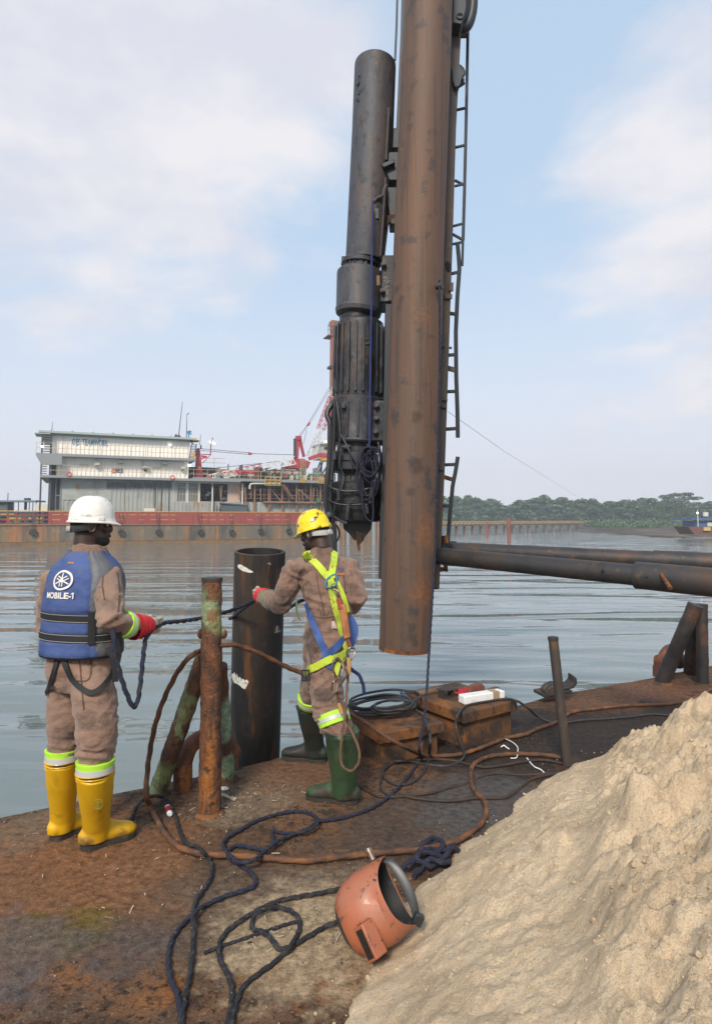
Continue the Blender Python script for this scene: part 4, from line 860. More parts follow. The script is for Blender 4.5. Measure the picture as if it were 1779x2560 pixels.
cb = thing('riverside_cabin', 'blue cabin boat with flat blue roof moored at the mud bank', 'cabin boat', P(1775,1340,88))
mb = MB(); lbox(mb, 1738, 1900, 1302, 1328, 88, 3.5); mb.build('wall', fm['cabin'], cb); mb = MB(); lbox(mb, 1728, 1905, 1295, 1299, 87.4, 5); mb.build('roof', mat('blue roof sheet',(.05,.12,.28),.6), cb)
mb = MB(); a = P(1719,1317,86.5); b = P(1900,1317,86.5); mb.prism([a, b, P(1900,1342,86.5), P(1735,1336,86.5)], (0,4,0)); mb.build('hull', fm['brickd'], cb)
mb = MB(); lbox(mb, 1768, 1779, 1306, 1316, 87.9, .05); mb.build('window_frame', fm['board'], cb); mb = MB(); lbox(mb, 1759, 1776, 1318, 1327, 86.2, .8); mb.build('yellow_crate', mat('yellow crate',(.50,.36,.14),.7), cb)
mb = MB(); lbox(mb, 1744.5, 1746, 1276, 1330, 86.6, .1); mb.build('mast', fm['board'], cb); mb = MB(); mb.ball(P(1742.5,1282.5,86.6), .13, 8, n=6); mb.build('mast_lamp', fm['lampm'], cb)
mb = MB(); mb.cyl(P(1763,1291,89), P(1763,1280.5,89), .36, seg=12); mb.build('water_tank', fm['board'], cb); mb = MB(); lbox(mb, 1757, 1769, 1291, 1296, 88.7, .6); mb.build('tank_stand', fm['dk'], cb)
mb = MB()
for a, b in ((1640,1703),(1712,1719)): q0, q1 = P(a,1316,170), P(b,1318.5,170); mb.beam(q0, q1, .5, .35)
tag(mb.build('sand_spit_planks', mat('pale sandy planks',(.42,.33,.24),.9)), 'pale strip of planks lying along the mud bank under the spreading tree', 'planks')
def scrub():
    mb = MB()
    for _ in range(420):
        px = random.uniform(1470,1745); d = random.uniform(135,215); q = P(px,1318,d); q.z = WZ + min(1.5,.02*(d-84)) ; w_ = random.uniform(.5,1.7)
        for _ in range(26):
            p = q + V((random.gauss(0,w_), random.gauss(0,.5), abs(random.gauss(0,.45)))); s = random.uniform(.15,.35); a = V((random.gauss(0,1),random.gauss(0,1),random.gauss(0,1))).normalized(); b = a.cross(V((random.gauss(0,1),random.gauss(0,1),random.gauss(0,1)))).normalized(); mb.cm = random.choice((0,1,2)); mb.add([p-a*s,p-b*s*.6,p+a*s,p+b*s*.6],[(0,1,2,3)])
    tag(mb.build('shore_scrub', leafm, smooth=False), 'low green scrub along the top of the mud bank', 'scrub', kind='stuff')
scrub()
# thin guy wire across the right sky
mb = MB(); mb.tube([P(1118,1028,30), P(1260,1128,50), P(1440,1240,120)], .012, 5); tag(mb.build('guy_wire', fm['wirec']), 'thin guy wire slanting down the sky right of the pile leads', 'wire')
# ---------------------------------------------------------------- piles, leads, hammer
f6 = lambda x, y: (x*1.1146, y*1.1146)          # overview coordinates
c3 = lambda x, y: (300+x/1.995, 1920+y/1.995)
c5 = lambda x, y: (780+x/2.552, 600+y/2.552)
c7 = lambda x, y: (840+x/1.6997, 1580+y/1.6997)
c8 = lambda x, y: (860+x/3.4696, 1700+y/3.4696)
def turned(mb, spec, d, seg=32, caps=True, lean=0.0, front=False):
    """rings about an axis; spec rows (py, cx, half width in px)"""
    cs = [P(cx, py, d + lean*(py-1300)) for py, cx, hw in spec]
    if front:          # rows were read off the near face of the cylinder
        for c, (py, cx, hw) in zip(cs, spec): c.z = P(cx, py, d - W(hw, c)).z
    ax = (cs[0]-cs[-1]).normalized()
    a = V((1,0,0)); a = (a - ax*a.dot(ax)).normalized(); b = ax.cross(a)
    rs = []
    for (py, cx, hw), c in zip(spec, cs):
        r = W(hw, c); rs.append([c + a*(r*math.cos(2*math.pi*k/seg)) + b*(r*math.sin(2*math.pi*k/seg)) for k in range(seg)])
    mb.rings(rs, caps); return cs, ax, a, b
# raking pile hanging from the leads
pl = thing('hanging_steel_pile', 'long rust-brown steel pile hanging upright in front of the leads', 'steel pile', P(1011,1633,5.6))
mb = MB(); spec = [(-420,1084,57.5),(-60,1072.5,59.3),(48,1068.5,60.0),(52,1068.3,60.6),(300,1059,61),(600,1046.8,62.6),(900,1037,64.2),(1180,1027.5,65.4),(1400,1019.5,65.2),(1620,1011,63.6)]
cs, ax, a, b = turned(mb, spec, 5.6, 48); mb.build('pile_shaft', M['pile'], pl)
add_spots(M['pile'], [(tuple(P(1088,1330,5.45)), .20, (.23,.095,.034), .55, .8, 7.0), (tuple(P(1070,1480,5.42)), .16, (.22,.09,.032), .5, .8, 8.0), (tuple(P(1040,1165,5.38)), .07, (.045,.025,.018), .8, .7, 14.0), (tuple(P(1040,1045,5.38)), .06, (.05,.03,.022), .8, .7, 14.0), (tuple(P(1025,1230,5.38)), .05, (.05,.03,.022), .7, .7, 14.0), (tuple(P(1050,790,5.38)), .10, (.17,.085,.045), .45, .8, 16.0)])
mb = MB(); turned(mb, [(1616,1011.1,64.3),(1625,1010.8,64.3)], 5.6, 48); mb.build('pile_shoe', M['post_rust'], pl)
mb = MB(); c = P(1090,716,5.37); mb.cyl(c, c - V((-.05,.03,0)), .032, seg=20); mb.build('welded_plug', M['strut'], pl)
# pile standing in the water by the deck edge
ps = thing('standing_steel_pile', 'black tarred steel pile standing in the water with an open top and white paint daubs', 'steel pile', P(636,1900,4.92))
def hollow(mb, p0, p1, r, t, seg=40):
    ax = (p1-p0).normalized(); a = ax.cross(V((0,1,0))).normalized(); b = ax.cross(a)
    ring = lambda p, q: [p + a*(q*math.cos(2*math.pi*k/seg)) + b*(q*math.sin(2*math.pi*k/seg)) for k in range(seg)]
    mb.rings([ring(p0,r), ring(p1-ax*.004,r), ring(p1,r-.004), ring(p1,r-t), ring(p1-ax*.9,r-t)], caps=False)
top = P(649.6,1378,4.86); bot = P(636,1900,5.02); d_ = (bot-top).normalized(); bot = top + d_*2.8
mb = MB(); hollow(mb, bot, top, W(63.3,top), .022); mb.build('pile_shaft', M['pile2'], ps)
def daub(path, wd, name, m, parent, top=top, d_=d_, r=None):
    r = r or W(63.3,top) + .0015; mb = MB(); rows = []
    for px, py, w_ in path:
        rr = ray(px,py); best = None
        # nearest hit of the sight line on the cylinder
        o = CAMP - top; dd = rr - d_*rr.dot(d_); oo = o - d_*o.dot(d_); A = dd.dot(dd); B = 2*dd.dot(oo); C = oo.dot(oo)-r*r; disc = B*B-4*A*C
        t = (-B - math.sqrt(max(disc,0)))/(2*A); p = CAMP + rr*t; rows.append((p + V((0,0,w_/2)), p - V((0,0,w_/2*(1+.5*random.random())))))
    vs = [q for r_ in rows for q in r_]; mb.add(vs, [(2*i,2*i+1,2*i+3,2*i+2) for i in range(len(rows)-1)]); return mb.build(name, m, parent)
whitep = mat('white daub paint', (.62,.60,.55), .7, 0, [((.30,.28,.26), 30, .52, .66, .9)])
daub([(579,1690,.02),(585,1692,.062),(592,1697,.07),(600,1702,.07),(607,1706,.075),(613,1708,.065),(618,1706,.03),(621,1705,.008)], .06, 'paint_daub', whitep, ps)
daub([(594,1415,.015),(600,1416,.03),(608,1421,.035),(616,1425,.032),(624,1428,.02),(632,1430,.006)], .03, 'paint_daub', whitep, ps)
# leads: box mast, rail, ladders, sheave housing
ld = thing('pile_driver_leads', 'tall steel pile-driver leads with a battered side ladder behind the hanging pile', 'leads', P(1040,1474,6.2))
def strip(mb, left, right, d0, dep):
    """a slab whose left and right edges follow photo points"""
    n = len(left); f = [P(x,y,d0) for x,y in left] + [P(x,y,d0) for x,y in right[::-1]]
    for i in range(n-1):
        q = [P(*left[i],d0), P(*right[i],d0), P(*right[i+1],d0), P(*left[i+1],d0)]; mb.prism(q, V((0,dep,0)))
ys = [-420,-60,86,317,600,900,1148,1474]
re = np.interp(ys, [-420,86,317,600,1148,1474], [1170,1152,1140,1131.5,1113,1098])
mb = MB(); lf = [(x-146, y) for x, y in zip(re, ys)]; rt = list(zip(re, ys))
# one piece so that no seam shows
def slab_poly(mb, left, right, d0, dep):
    n = len(left); F_ = [P(*q,d0) for q in left] + [P(*q,d0) for q in right]; B_ = [q + V((0,dep,0)) for q in F_]; vs = F_ + B_; m = 2*n; fs = []
    for i in range(n-1):
        fs += [(i, n+i, n+i+1, i+1), (m+i, m+i+1, m+n+i+1, m+n+i), (i, i+1, m+i+1, m+i), (n+i, m+n+i, m+n+i+1, n+i+1)]
    fs += [(0, m, m+n, n), (n-1, 2*n-1, m+2*n-1, m+n-1)]; mb.add(vs, fs)
slab_poly(mb, [(x+40,y) for x,y in lf], rt, 5.96, .46); mast = mb.build('mast', M['mast'], ld, bevel=.012)
mb = MB(); slab_poly(mb, [(947,1448),(950,1310),(955,1200),(957,1100),(964,760)], [(959,1448),(966,1310),(972,1200),(978,1100),(990,760)], 5.94, .20); mb.build('guide_rail', M['dark'], ld)
mb = MB(); slab_poly(mb, [(991,320),(1003,60),(1016,-420)], [(1001,320),(1013,60),(1026,-420)], 6.1, .15); mb.build('guide_rail', M['dark'], ld)
mb = MB(); c = P(1120,666,5.955); mb.ball(c, (W(7,c), .004, W(14.5,c)), 20, Matrix.Rotation(R(-8),3,'Y'), 8); mb.build('oval_hole', M['darkhole'], mast)
for (x, y, w_, h_) in ((1128,718,7,22),(1122,742,12,12),(1126,870,4,6),(1113,1000,8,5),(1110,1018,8,5),(1104,1165,8,22),(1108,865,5,8)):
    mb = MB(); mb.prism([P(x-w_,y-h_/2,5.955), P(x+w_*.6,y-h_/2,5.955), P(x+w_*.6,y+h_/2,5.955), P(x-w_,y+h_/2,5.955)], V((0,-.02,0))) and mb.build('welded_patch', M['mast'], mast, bevel=.004)

dl = 6.2
def bar(name, pts, r, d=dl, m='dark', parent=ld, seg=8):
    mb = MB(); mb.tube([P(x,y,d) for x,y in pts], r, seg); return mb.build(name, M[m], parent)
bar('ladder_rail', [(1169,80),(1165,290),(1160.5,480),(1157,600)], .016); bar('ladder_rail', [(1157,590),(1155,664)], .013)
bar('ladder_rail', [(1143,606),(1146,640),(1148,672),(1143,740),(1139,830),(1140,940),(1143,1030),(1144,1094)], .021)
bar('ladder_rail', [(1144,1142),(1138,1180),(1131,1215),(1124,1290),(1118,1372)], .020)
for pts, w_, m in ((((1138,275),(1164,269)),.022,'dark'),(((1138,368),(1162,362)),.022,'dark'),(((1136,450),(1160,462)),.022,'dark'),(((1136,465),(1160,459)),.020,'dark'),(((1132,565),(1158,558)),.022,'dark'),(((1131,585),(1158,600)),.024,'dark'),(((1131,610),(1154,605)),.022,'dark'),
   (((1128,684),(1148,679)),.030,'dark'),(((1124,783),(1144,786)),.034,'mast'),(((1119,888),(1140,886)),.032,'dark'),(((1118,920),(1138,925)),.05,'mast'),(((1116,979),(1140,978)),.032,'dark'),(((1112,1073),(1142,1071)),.034,'dark'),(((1112,1162),(1140,1161)),.032,'dark'),(((1108,1192),(1131,1199)),.04,'post_rust'),(((1107,1265),(1126,1265)),.034,'dark')):
    mb = MB(); mb.beam(P(*pts[0],dl), P(*pts[1],dl), .025, w_); mb.build('rung', M[m], ld, bevel=.004)
mb = MB(); slab_poly(mb, [(1106,1340),(1106,1376)], [(1124,1340),(1120,1376)], 6.1, .2); q0, q1 = P(1104,1357,6.1), P(1140,1357,6.1); mb.frame_box(q0, q1-q0, (0,.2,0), (0,0,.014)); mb.build('foot_bracket', M['dark'], ld)
mb = MB(); slab_poly(mb, [(1108,1340),(1111,1358)], [(1118,1338),(1120,1358)], 6.05, .05); slab_poly(mb, [(1110,1404),(1110,1429)], [(1119,1404),(1119,1430)], 6.15, .05); slab_poly(mb, [(1098,1418),(1098,1430)], [(1112,1420),(1108,1429)], 6.1, .1); mb.build('rusty_lug', M['post_rust'], ld)
sh = MB(); slab_poly(sh, [(1131,-140),(1131,10),(1130,56)], [(1168,-150),(1166,20),(1154,60)], 5.80, .2); shb = sh.build('sheave_housing', M['dark'], ld, bevel=.01)
mb = MB(); c = P(1155,0,6.0); rx = W(28,c); mb.tube([c + V((rx*math.cos(t)*.95, 0, 2.7*rx*math.sin(t))) for t in np.linspace(0,2*math.pi,28)[:-1]], (.05), 10, closed=True); mb.ball(c, (rx*.85,.06,2.5*rx), 20); mb.build('sheave_wheel', M['dark'], shb)
mb = MB(); c = P(1149,38,5.79); mb.torus(c, W(7.5,c), .007, (0,1,.1), 20, 6); mb.build('lifting_eye', M['mast'], shb)
mb = MB(); slab_poly(mb, [(1150,62),(1152,84)], [(1166,56),(1168,84)], 6.1, .06); mb.beam(P(1151,86,6.1), P(1168,78,6.1), .03); mb.build('housing_bracket', M['post_rust'], shb)
mb = MB(); slab_poly(mb, [(1130,168),(1132,200),(1138,216)], [(1147,162),(1158,176),(1148,212)], 5.9, .2); mb.tube(spline([P(1147,164,6.0), P(1157,174,6.0), P(1158,186,6.0), P(1150,198,6.0), P(1160,200,6.0)], .02), .018, 8); mb.tube(spline([P(1145,215,6.0), P(1155,209,6.0), P(1159,206,6.0)], .02), .02, 8); mb.build('hose_clamp', M['dark'], ld)
# diesel hammer
dh = thing('diesel_hammer', 'oily dark diesel pile hammer with a domed tube and ribbed barrel clamped beside the pile', 'pile hammer', P(886,1301,6.2))
HD = 6.2
def hpart(name, spec, m, seg=36):
    mb = MB(); r = turned(mb, spec, HD, seg, front=True); return mb.build(name, M[m], dh, angle=24), r
tubep, _ = hpart('upper_tube', [(121.4,937.6,46),(121.9,937.6,49),(123.5,937.6,51),(130,937.3,51.6),(290,931.5,51.8),(547,918.5,51),(634,911.5,48.5)], 'tube')
hpart('vent_ring', [(633,902,46),(636,901.5,49),(645,901,49),(646,901,43),(658,900,43)], 'hammer')
mb = MB()
for k in range(-5,6):
    th = R(k*17); c = P(901 + 45*math.sin(th), 651.5, HD - .17*math.cos(th)); mb.box(c, (.026,.02,.085), Matrix.Rotation(-th,3,'Z'))
mb.build('vent_rib', M['hammer'], dh)
hpart('fuel_collar', [(657,900,53),(660,899.5,57),(665,899,57.5),(752,896.5,57),(757,896,58.5),(768,895,56),(774,890,47),(779,890,42)], 'tube')
hpart('neck', [(776,892,44),(796,893,44)], 'greasy')
barrel, (cs, ax, a, b) = hpart('ribbed_barrel', [(788,900,50),(792,900,58),(810,899.5,60.5),(980,897,61),(987,896.5,60)], 'hammer')
mb = MB()
for k in range(22):
    th = 2*math.pi*k/22; d = a*math.cos(th) + b*math.sin(th); p0 = P(899.5,802,HD); p1 = P(897,977,HD); p0.z = P(899,802,HD-.24).z; p1.z = P(897,977,HD-.24).z
    mb.beam(p0 + d*W(60.5,p0), p1 + d*W(61.5,p1), .022, .045, d)
mb.build('cooling_rib', M['hammer'], barrel, bevel=.004)
mb = MB(); c = P(916.5,854,HD-.235); mb.torus(c, .026, .008, (0,-1,0), 18, 8); mb.build('port_ring', M['hammer'], barrel)
mb = MB(); c = P(899,581,HD-.2); c = P(886,580,HD-.14); mb.torus(c, .025, .012, (-.5,-1,.1), 18, 8); mb.ball(c, .02, 10, n=6); mb.build('port_boss', M['hammer'], tubep)
mb = MB()
for pts, r in ((((898,152),(904,165),(901,178),(899,190)),.012),(((893,212),(897,206),(905,208),(914,218)),.012),(((897,236),(899,226),(902,224)),.014),(((892,246),(896,252)),.012),(((903,170),(908,160)),.016)): mb.tube(spline([P(x,y,HD-.145) for x,y in pts], .01), r, 7)
mb.build('welded_lug', M['hammer'], tubep)
hpart('lower_flange', [(986,897,63),(989,897,66),(1000,896.5,65.5),(1092,893,63.5),(1098,892.8,65.5),(1103,892.5,63)], 'hammer')
mb = MB()
for k in range(16):
    th = 2*math.pi*k/16; d = a*math.cos(th) + b*math.sin(th); p0 = P(896.5,1003,HD); p1 = P(893.1,1090,HD); p0.z = P(896,1003,HD-.25).z; p1.z = P(893,1090,HD-.25).z; mb.beam(p0 + d*W(65,p0), p1 + d*W(63,p1), .02, .03, d)
mb.build('flange_rib', M['hammer'], dh, bevel=.003)
hpart('lower_neck', [(1103,896,51),(1127,897,50)], 'hammer')
hpart('anvil', [(1126,886,56),(1129,886,60.5),(1150,885,61.5),(1151,885,58),(1154,884.5,58),(1156,884,62),(1172,883.5,61.5),(1178,884,56)], 'dark')
hpart('cushion_neck', [(1176,891,45),(1204,890,45.5)], 'tube')
hpart('drive_cap', [(1203,887,64),(1206,886.5,68),(1231,886,68.5),(1232,885.5,71),(1258,885.3,71),(1259,885.3,69.5),(1286,885,69),(1300,885,66),(1304,885,60)], 'greasy')
mb = MB(); mb.prism([P(856,1300,6.1), P(931,1300,6.1), P(927,1324,6.1), P(914,1340,6.1), P(905,1356,6.1), P(895,1352,6.1), P(884,1350,6.1), P(872,1334,6.1), P(858,1322,6.1)], (0,.18,0)); mb.build('cap_wedge', M['greasy'], dh, smooth=False, bevel=.008)
mb = MB(); mb.tube(spline([P(893,1330,HD-.15), P(895,1360,HD-.1), P(897,1376,HD-.1)], .02), .014, 7); mb.tube(spline([P(899,1335,HD-.14), P(901,1358,HD-.1)], .02), .012, 7); mb.build('hanging_strap', M['lanyard'], dh)
for x0, y0, x1, y1, bolts in ((949,636,988,755,((958,663),(955.5,729))),(927,1000,972,1103,((940.6,1015),(940,1046.5),(938,1080)))):
    mb = MB(); slab_poly(mb, [(x0+6,y0),(x0,y1)], [(x1+4,y0),(x1-4,y1)], HD-.22, .34); cl = mb.build('guide_clamp', M['hammer'], dh, bevel=.015)
    for bx, by in bolts:
        c = P(bx,by,HD-.22); mb = MB(); mb.cyl(c, c+V((0,-.035,0)), .030, .028, 6); mb.cyl(c+V((0,-.035,0)), c+V((0,-.055,0)), .018, .018, 12); mb.build('bolt', M['tube'], cl)
mb = MB(); slab_poly(mb, [(983,318),(980,369)], [(1000,318),(1000,369)], 6.1, .2); slab_poly(mb, [(972,378),(958,410),(972,450)], [(1000,378),(1000,410),(1000,450)], 6.05, .2); slab_poly(mb, [(966,466),(968,500),(976,560)], [(1000,466),(1000,500),(990,560)], 6.1, .2); mb.beam(P(955,417,6.02), P(985,404,6.02), .05); mb.build('guide_bracket', M['dark'], dh, bevel=.01)
mb = MB(); mb.tube([P(972,270,6.02), P(969,330,6.02), P(965,400,6.02)], .016, 8); mb.tube([P(964,444,6.0), P(958,540,6.0), P(951,640,6.0)], .014, 8); mb.build('fuel_pipe', M['strut'], dh)
mb = MB(); mb.tube(spline([P(932,505,6.0), P(944,494,6.0), P(957,488,6.0), P(960,474,6.0), P(966,462,6.0)], .02), .017, 8); slab_poly(mb, [(936,520),(938,545)], [(946,520),(946,545)], 6.0, .05); mb.build('trip_lever', M['tube'], dh)
mb = MB(); slab_poly(mb, [(968,538),(966,562)], [(990,534),(990,538)], 6.1, .04); mb.build('orange_stop', M['post_rust'], dh); mb = MB(); slab_poly(mb, [(941,688),(941,713)], [(949,688),(949,713)], 5.93, .03); mb.build('pale_tag', M['board'] if 'board' in M else M['wood'], dh)
mb = MB(); mb.tube(spline([P(833,1005,6.1), P(826,1015,6.08), P(817,1035,6.06), P(825,1060,6.05), P(829,1120,6.05)], .02), .026, 9); mb.build('grease_pot', M['greasy'], dh)
mb = MB(); mb.tube(spline([P(826,1060,6.03), P(824,1150,6.02), P(818,1200,6.0), P(816,1250,6.0), P(822,1300,6.0), P(828,1345,5.95), P(832,1390,5.9), P(834,1430,5.85)], .03), .030, 9); mb.tube(spline([P(838,1000,6.0), P(834,1120,6.0), P(830,1180,5.98), P(826,1260,5.96), P(836,1330,5.95), P(838,1400,5.9)], .03), .018, 8); mb.tube(spline([P(833,1310,5.95), P(843,1316,5.95), P(848,1335,5.95), P(842,1352,5.95), P(833,1355,5.95)], .02), .010, 8)
mb.build('hydraulic_hose', M['greasy'], dh)
for pts_, r_ in (([(838,985,6.02),(846,1040,5.96),(850,1090,5.94),(843,1130,5.95),(832,1165,5.97),(828,1200,5.95)],.012), ([(852,1125,5.93),(848,1160,5.92),(858,1190,5.93),(852,1225,5.90),(838,1262,5.90),(832,1300,5.92)],.011), ([(870,1128,5.93),(882,1170,5.92),(876,1196,5.96),(880,1230,5.90)],.008), ([(822,1215,5.93),(840,1224,5.89),(868,1228,5.88),(900,1226,5.88),(930,1218,5.9),(952,1208,5.95)],.012), ([(820,1248,5.93),(838,1258,5.88),(868,1262,5.87),(905,1260,5.87),(936,1254,5.9)],.009), ([(945,1105,5.98),(952,1150,5.96),(949,1200,5.95),(956,1250,5.95),(950,1290,5.98)],.014)):
    mb = MB(); mb.tube(spline([P(*q_) for q_ in pts_], .02), r_, 8); mb.build('hose', M['greasy'], dh)
for bx, by, bw_, bh_ in ((846,1237,9,30),(872,1276,7,36),(916,1272,10,26),(836,1140,8,22),(905,1142,12,16),(858,1015,10,14),(926,1240,8,40)):
    mb = MB(); c_ = P(bx,by,5.86 if by > 1200 else 5.95); mb.box(c_, (W(bw_,c_), .05, W(bh_,c_)), Matrix.Rotation(random.uniform(-.15,.15),3,'Y')); mb.build('fender_lug', M['greasy'] if by > 1200 else M['hammer'], dh, bevel=.006)
mb = MB(); mb.tube(spline([P(851,1085,5.93), P(862,1105,5.92), P(870,1122,5.9), P(884,1145,5.9), P(892,1158,5.9)], .02), .010, 8); mb.tube(spline([P(820,1290,5.93), P(832,1290,5.92), P(850,1302,5.93), P(866,1308,5.94)], .02), .013, 8); mb.tube(spline([P(871,1258,5.76), P(868,1280,5.76), P(867,1298,5.78)], .01), .012, 7); mb.ball(P(866,1118,5.95), (.05,.04,.03), 10, n=6); mb.ball(P(823,1288,5.93), .035, 10, n=6); mb.build('chain_sling', M['tube'], dh)
# hoist line above the hammer
mb = MB(); mb.tube([P(987,150,6.1), P(991,60,6.1), P(997,-200,6.1)], .011, 7); tag(mb.build('hoist_line', M['dark']), 'single dark hoist line running up from the hammer tube', 'cable')
# coil of blue rope hung on the hammer
hung = thing('hung_rope_coil', 'coil of navy blue rope hung on the lower part of the hammer', 'rope', P(922,1120,5.85))
mb = MB(); mb.tube(spline([P(931,500,5.92), P(929,640,5.88), P(928,760,5.87), P(926,900,5.86), P(924,1050,5.84), P(923,1116,5.83)], .04), .009, 7); mb.build('hanging_line', M['ropeblue'], hung)
mb = MB(); k = 0
for cx, cy, rx, ry in ((925,1152,25,34),(922,1154,22,38),(928,1150,27,32),(924,1160,18,44),(915,1185,24,66),(912,1188,20,58),(922,1196,23,50),(918,1180,27,60),(926,1198,20,46)):
    k += 1; ph = random.uniform(0,6); mb.tube(spline([P(cx + rx*math.cos(t) + random.uniform(-1.2,1.2), cy + ry*math.sin(t) + random.uniform(-1.5,1.5), 5.80 + .012*k*.5 + .02*math.sin(t*2+ph)) for t in np.linspace(0,2*math.pi,13)[:-1]], .012, True), .0095, 8, closed=True, twist=None)
mb.tube(spline([P(905,1225,5.80), P(906,1262,5.79), P(913,1290,5.79), P(925,1303,5.8), P(932,1296,5.8), P(932,1250,5.8), P(930,1215,5.8)], .012), .0095, 8); mb.tube(spline([P(918,1112,5.82), P(924,1118,5.79), P(929,1125,5.80), P(920,1130,5.79), P(927,1136,5.8)], .01), .014, 8); mb.build('coil', M['ropeblk'] if False else M['rope'], hung)
# spotter struts to the leads
def strutpipe(name, lb, A, B, r0, sleeve=None):
    t = thing(name, lb, 'pipe', B); mb = MB(); mb.cyl(A, B, r0, r0, 24); mb.build('pipe', M['strut'], t); return t
A, B = P(1096,1390,5.98), P(1860,1464,4.22)
s1 = strutpipe('spotter_pipe', 'nearer dark steel spotter pipe with a wide sleeve and rusty pin near its right end', A, B, .079)
dv = (B-A).normalized()
mb = MB(); q = P(1592,1437,4.72); t0 = (q-A).dot(dv); q0 = A + dv*t0; mb.cyl(q0, B + dv*.6, .1, .1, 28); sl_ = mb.build('sleeve', M['strut'], s1)
mb = MB(); c = P(1662,1440,4.47); mb.cyl(P(1652,1436,4.50), P(1675,1471,4.36), .0155, .0155, 12); mb.build('locking_pin', M['post_rust'], s1)
for px, py, r in ((1507,1428,.016),(1616,1443,.008)):
    c = P(px,py,4.85); rr = ray(px,py); o = A; w0 = rr - dv*rr.dot(dv); oo = (CAMP-A) - dv*(CAMP-A).dot(dv); rad = .079 if px < 1590 else .1
    Aq, Bq, Cq = w0.dot(w0), 2*w0.dot(oo), oo.dot(oo)-rad*rad; tt = (-Bq-math.sqrt(max(Bq*Bq-4*Aq*Cq,0)))/(2*Aq); c = CAMP+rr*tt
    mb = MB(); mb.ball(c, (r,.006,r*.9), 14, n=8); mb.build('pin_hole', M['darkhole'], s1)
A2, B2 = P(1120,1374,6.5), P(1860,1412,5.2)
s2 = strutpipe('spotter_pipe', 'dark steel spotter pipe running behind the nearer one', A2, B2, .078)
dv2 = (B2-A2).normalized(); mb = MB(); q = A2 + dv2*((P(1632,1402,5.5)-A2).dot(dv2)); mb.cyl(q, B2, .088, .088, 24); mb.build('sleeve', M['strut'], s2)
s1['group'] = s2['group'] = 'spotter pipes to the leads'
# ---------------------------------------------------------------- tripod mooring posts, vents
tp = thing('mooring_post', 'rusty tripod mooring post with flaking green paint beside the first worker', 'mooring post', G(524,2029))
g0 = G(524,2034); d0 = g0.y + .06; tpz = P(530,1446,d0)
mb = MB(); nseg = 90; path = [g0 + (tpz-g0)*t for t in np.linspace(0,1,nseg)]
mb.tube(path, [.0590 + .004*math.exp(-((t-.66)/.04)**2) + (.004 if t < .32 else 0) for t in np.linspace(0,1,nseg)], 40, rough=(.0055,18)); pst = mb.build('post', M['post_rust'], tp)
GR = (.20,.27,.15)
add_spots(M['post_rust'], [(tuple(P(520,1530,d0-.05)), .085, GR, .9, .7, 15.0), (tuple(P(508,1500,d0)), .09, (.17,.22,.11), .85, .7, 18.0), (tuple(P(548,1560,d0-.03)), .07, (.22,.25,.10), .8, .7, 20.0), (tuple(P(530,1540,d0-.06)), .045, (.20,.085,.03), .8, .8, 18.0)])
add_spots(M['post'], [(tuple(G(388,1975)+V((-.04,-.03,.06))), .16, GR, .95, .7, 14.0), (tuple(G(400,1985)+V((0.03,-.04,.16))), .08, (.24,.30,.10), .7, .7, 18.0), (tuple(P(450,1790,d0)), .11, (.19,.20,.08), .7, .7, 16.0), (tuple(P(565,1800,d0+.2)), .16, (.25,.38,.26), .95, .7, 9.0), (tuple(P(575,1920,d0+.3)), .10, (.22,.34,.22), .85, .7, 14.0)])
mb = MB(); mb.tube([tpz-V((0,0,.018)), tpz+V((0,0,.004))], .0615, 24); mb.build('post_cap', M['post_dark'], pst)
mb = MB()
for px in (502,559): c = P(px,1585,d0); mb.ball(c, (.022,.02,.03), 12, n=8); 
mb.build('cut_lug', M['post_rust'], pst)
mb = MB(); s0 = G(392,1984); s1_ = P(512,1640,d0+.05); mb.tube([s0 + (s1_-s0)*t for t in np.linspace(-.02,1,70)], .053, 32, rough=(.004,20)); br = mb.build('brace', M['post'], tp)

mb = MB(); s2_ = G(570,1950); s3_ = P(549,1665,d0+.09); mb.tube([s2_ + (s3_-s2_)*t for t in np.linspace(-.02,1,60)], .045, 32, rough=(.004,20)); br = mb.build('brace', M['post'], tp)

def weld(mb, c, r, h=.018):
    n = 28; mb.rings([[c + V((rr*(1+.10*noise.noise(V((k*.9,rr*20,c.x))))*math.cos(2*math.pi*k/n), rr*(1+.10*noise.noise(V((k*.9,rr*20,c.x))))*math.sin(2*math.pi*k/n), z)) for k in range(n)] for rr, z in ((r*1.35,-.004),(r*1.15,h*.5),(r*.96,h))])
for c_, r_ in ((g0,.066),(s0,.062),(s2_,.06)): mb = MB(); weld(mb, c_, r_); mb.build('weld_bead', M['box'], tp)
def vent(lb, legpx, toppx, endpx, r, base=None):
    b_ = G(*legpx) if base is None else base; t = thing('gooseneck_vent', lb, 'vent pipe', b_, 'gooseneck vents at the deck edge'); d = b_.y
    pts = spline([b_ - V((0,0,.01)), P(legpx[0], legpx[1]-40, d), P(legpx[0]+1, (legpx[1]+toppx[1])/2+8, d), P(legpx[0]+(toppx[0]-legpx[0])*.32, toppx[1]+22, d+.03), P(*toppx,d+.1), P(toppx[0]+(endpx[0]-toppx[0])*.72, toppx[1]+16, d+.16), P(*endpx,d+.2)], .02)
    mb = MB(); mb.tube(pts, r, 20); mb.build('pipe', M['vent'], t)
    mb = MB(); mb.tube([b_-V((0,0,.01)), P(legpx[0],legpx[1]-(62 if r < .06 else 24),d)], r*1.12, 24); mb.build('riser', M['post_rust'] if r < .06 else M['vent'], t)
    mb = MB(); e = pts[-1]; dd = (pts[-1]-pts[-3]).normalized(); mb.tube([e-dd*.03, e+dd*.02], r*1.15, 20); mb.build('vent_mouth', M['vent'], t); return t
vent('red-oxide gooseneck vent pipe standing behind the rusty tripod mooring post', (457,1972), (520,1842), (578,1880), .052)
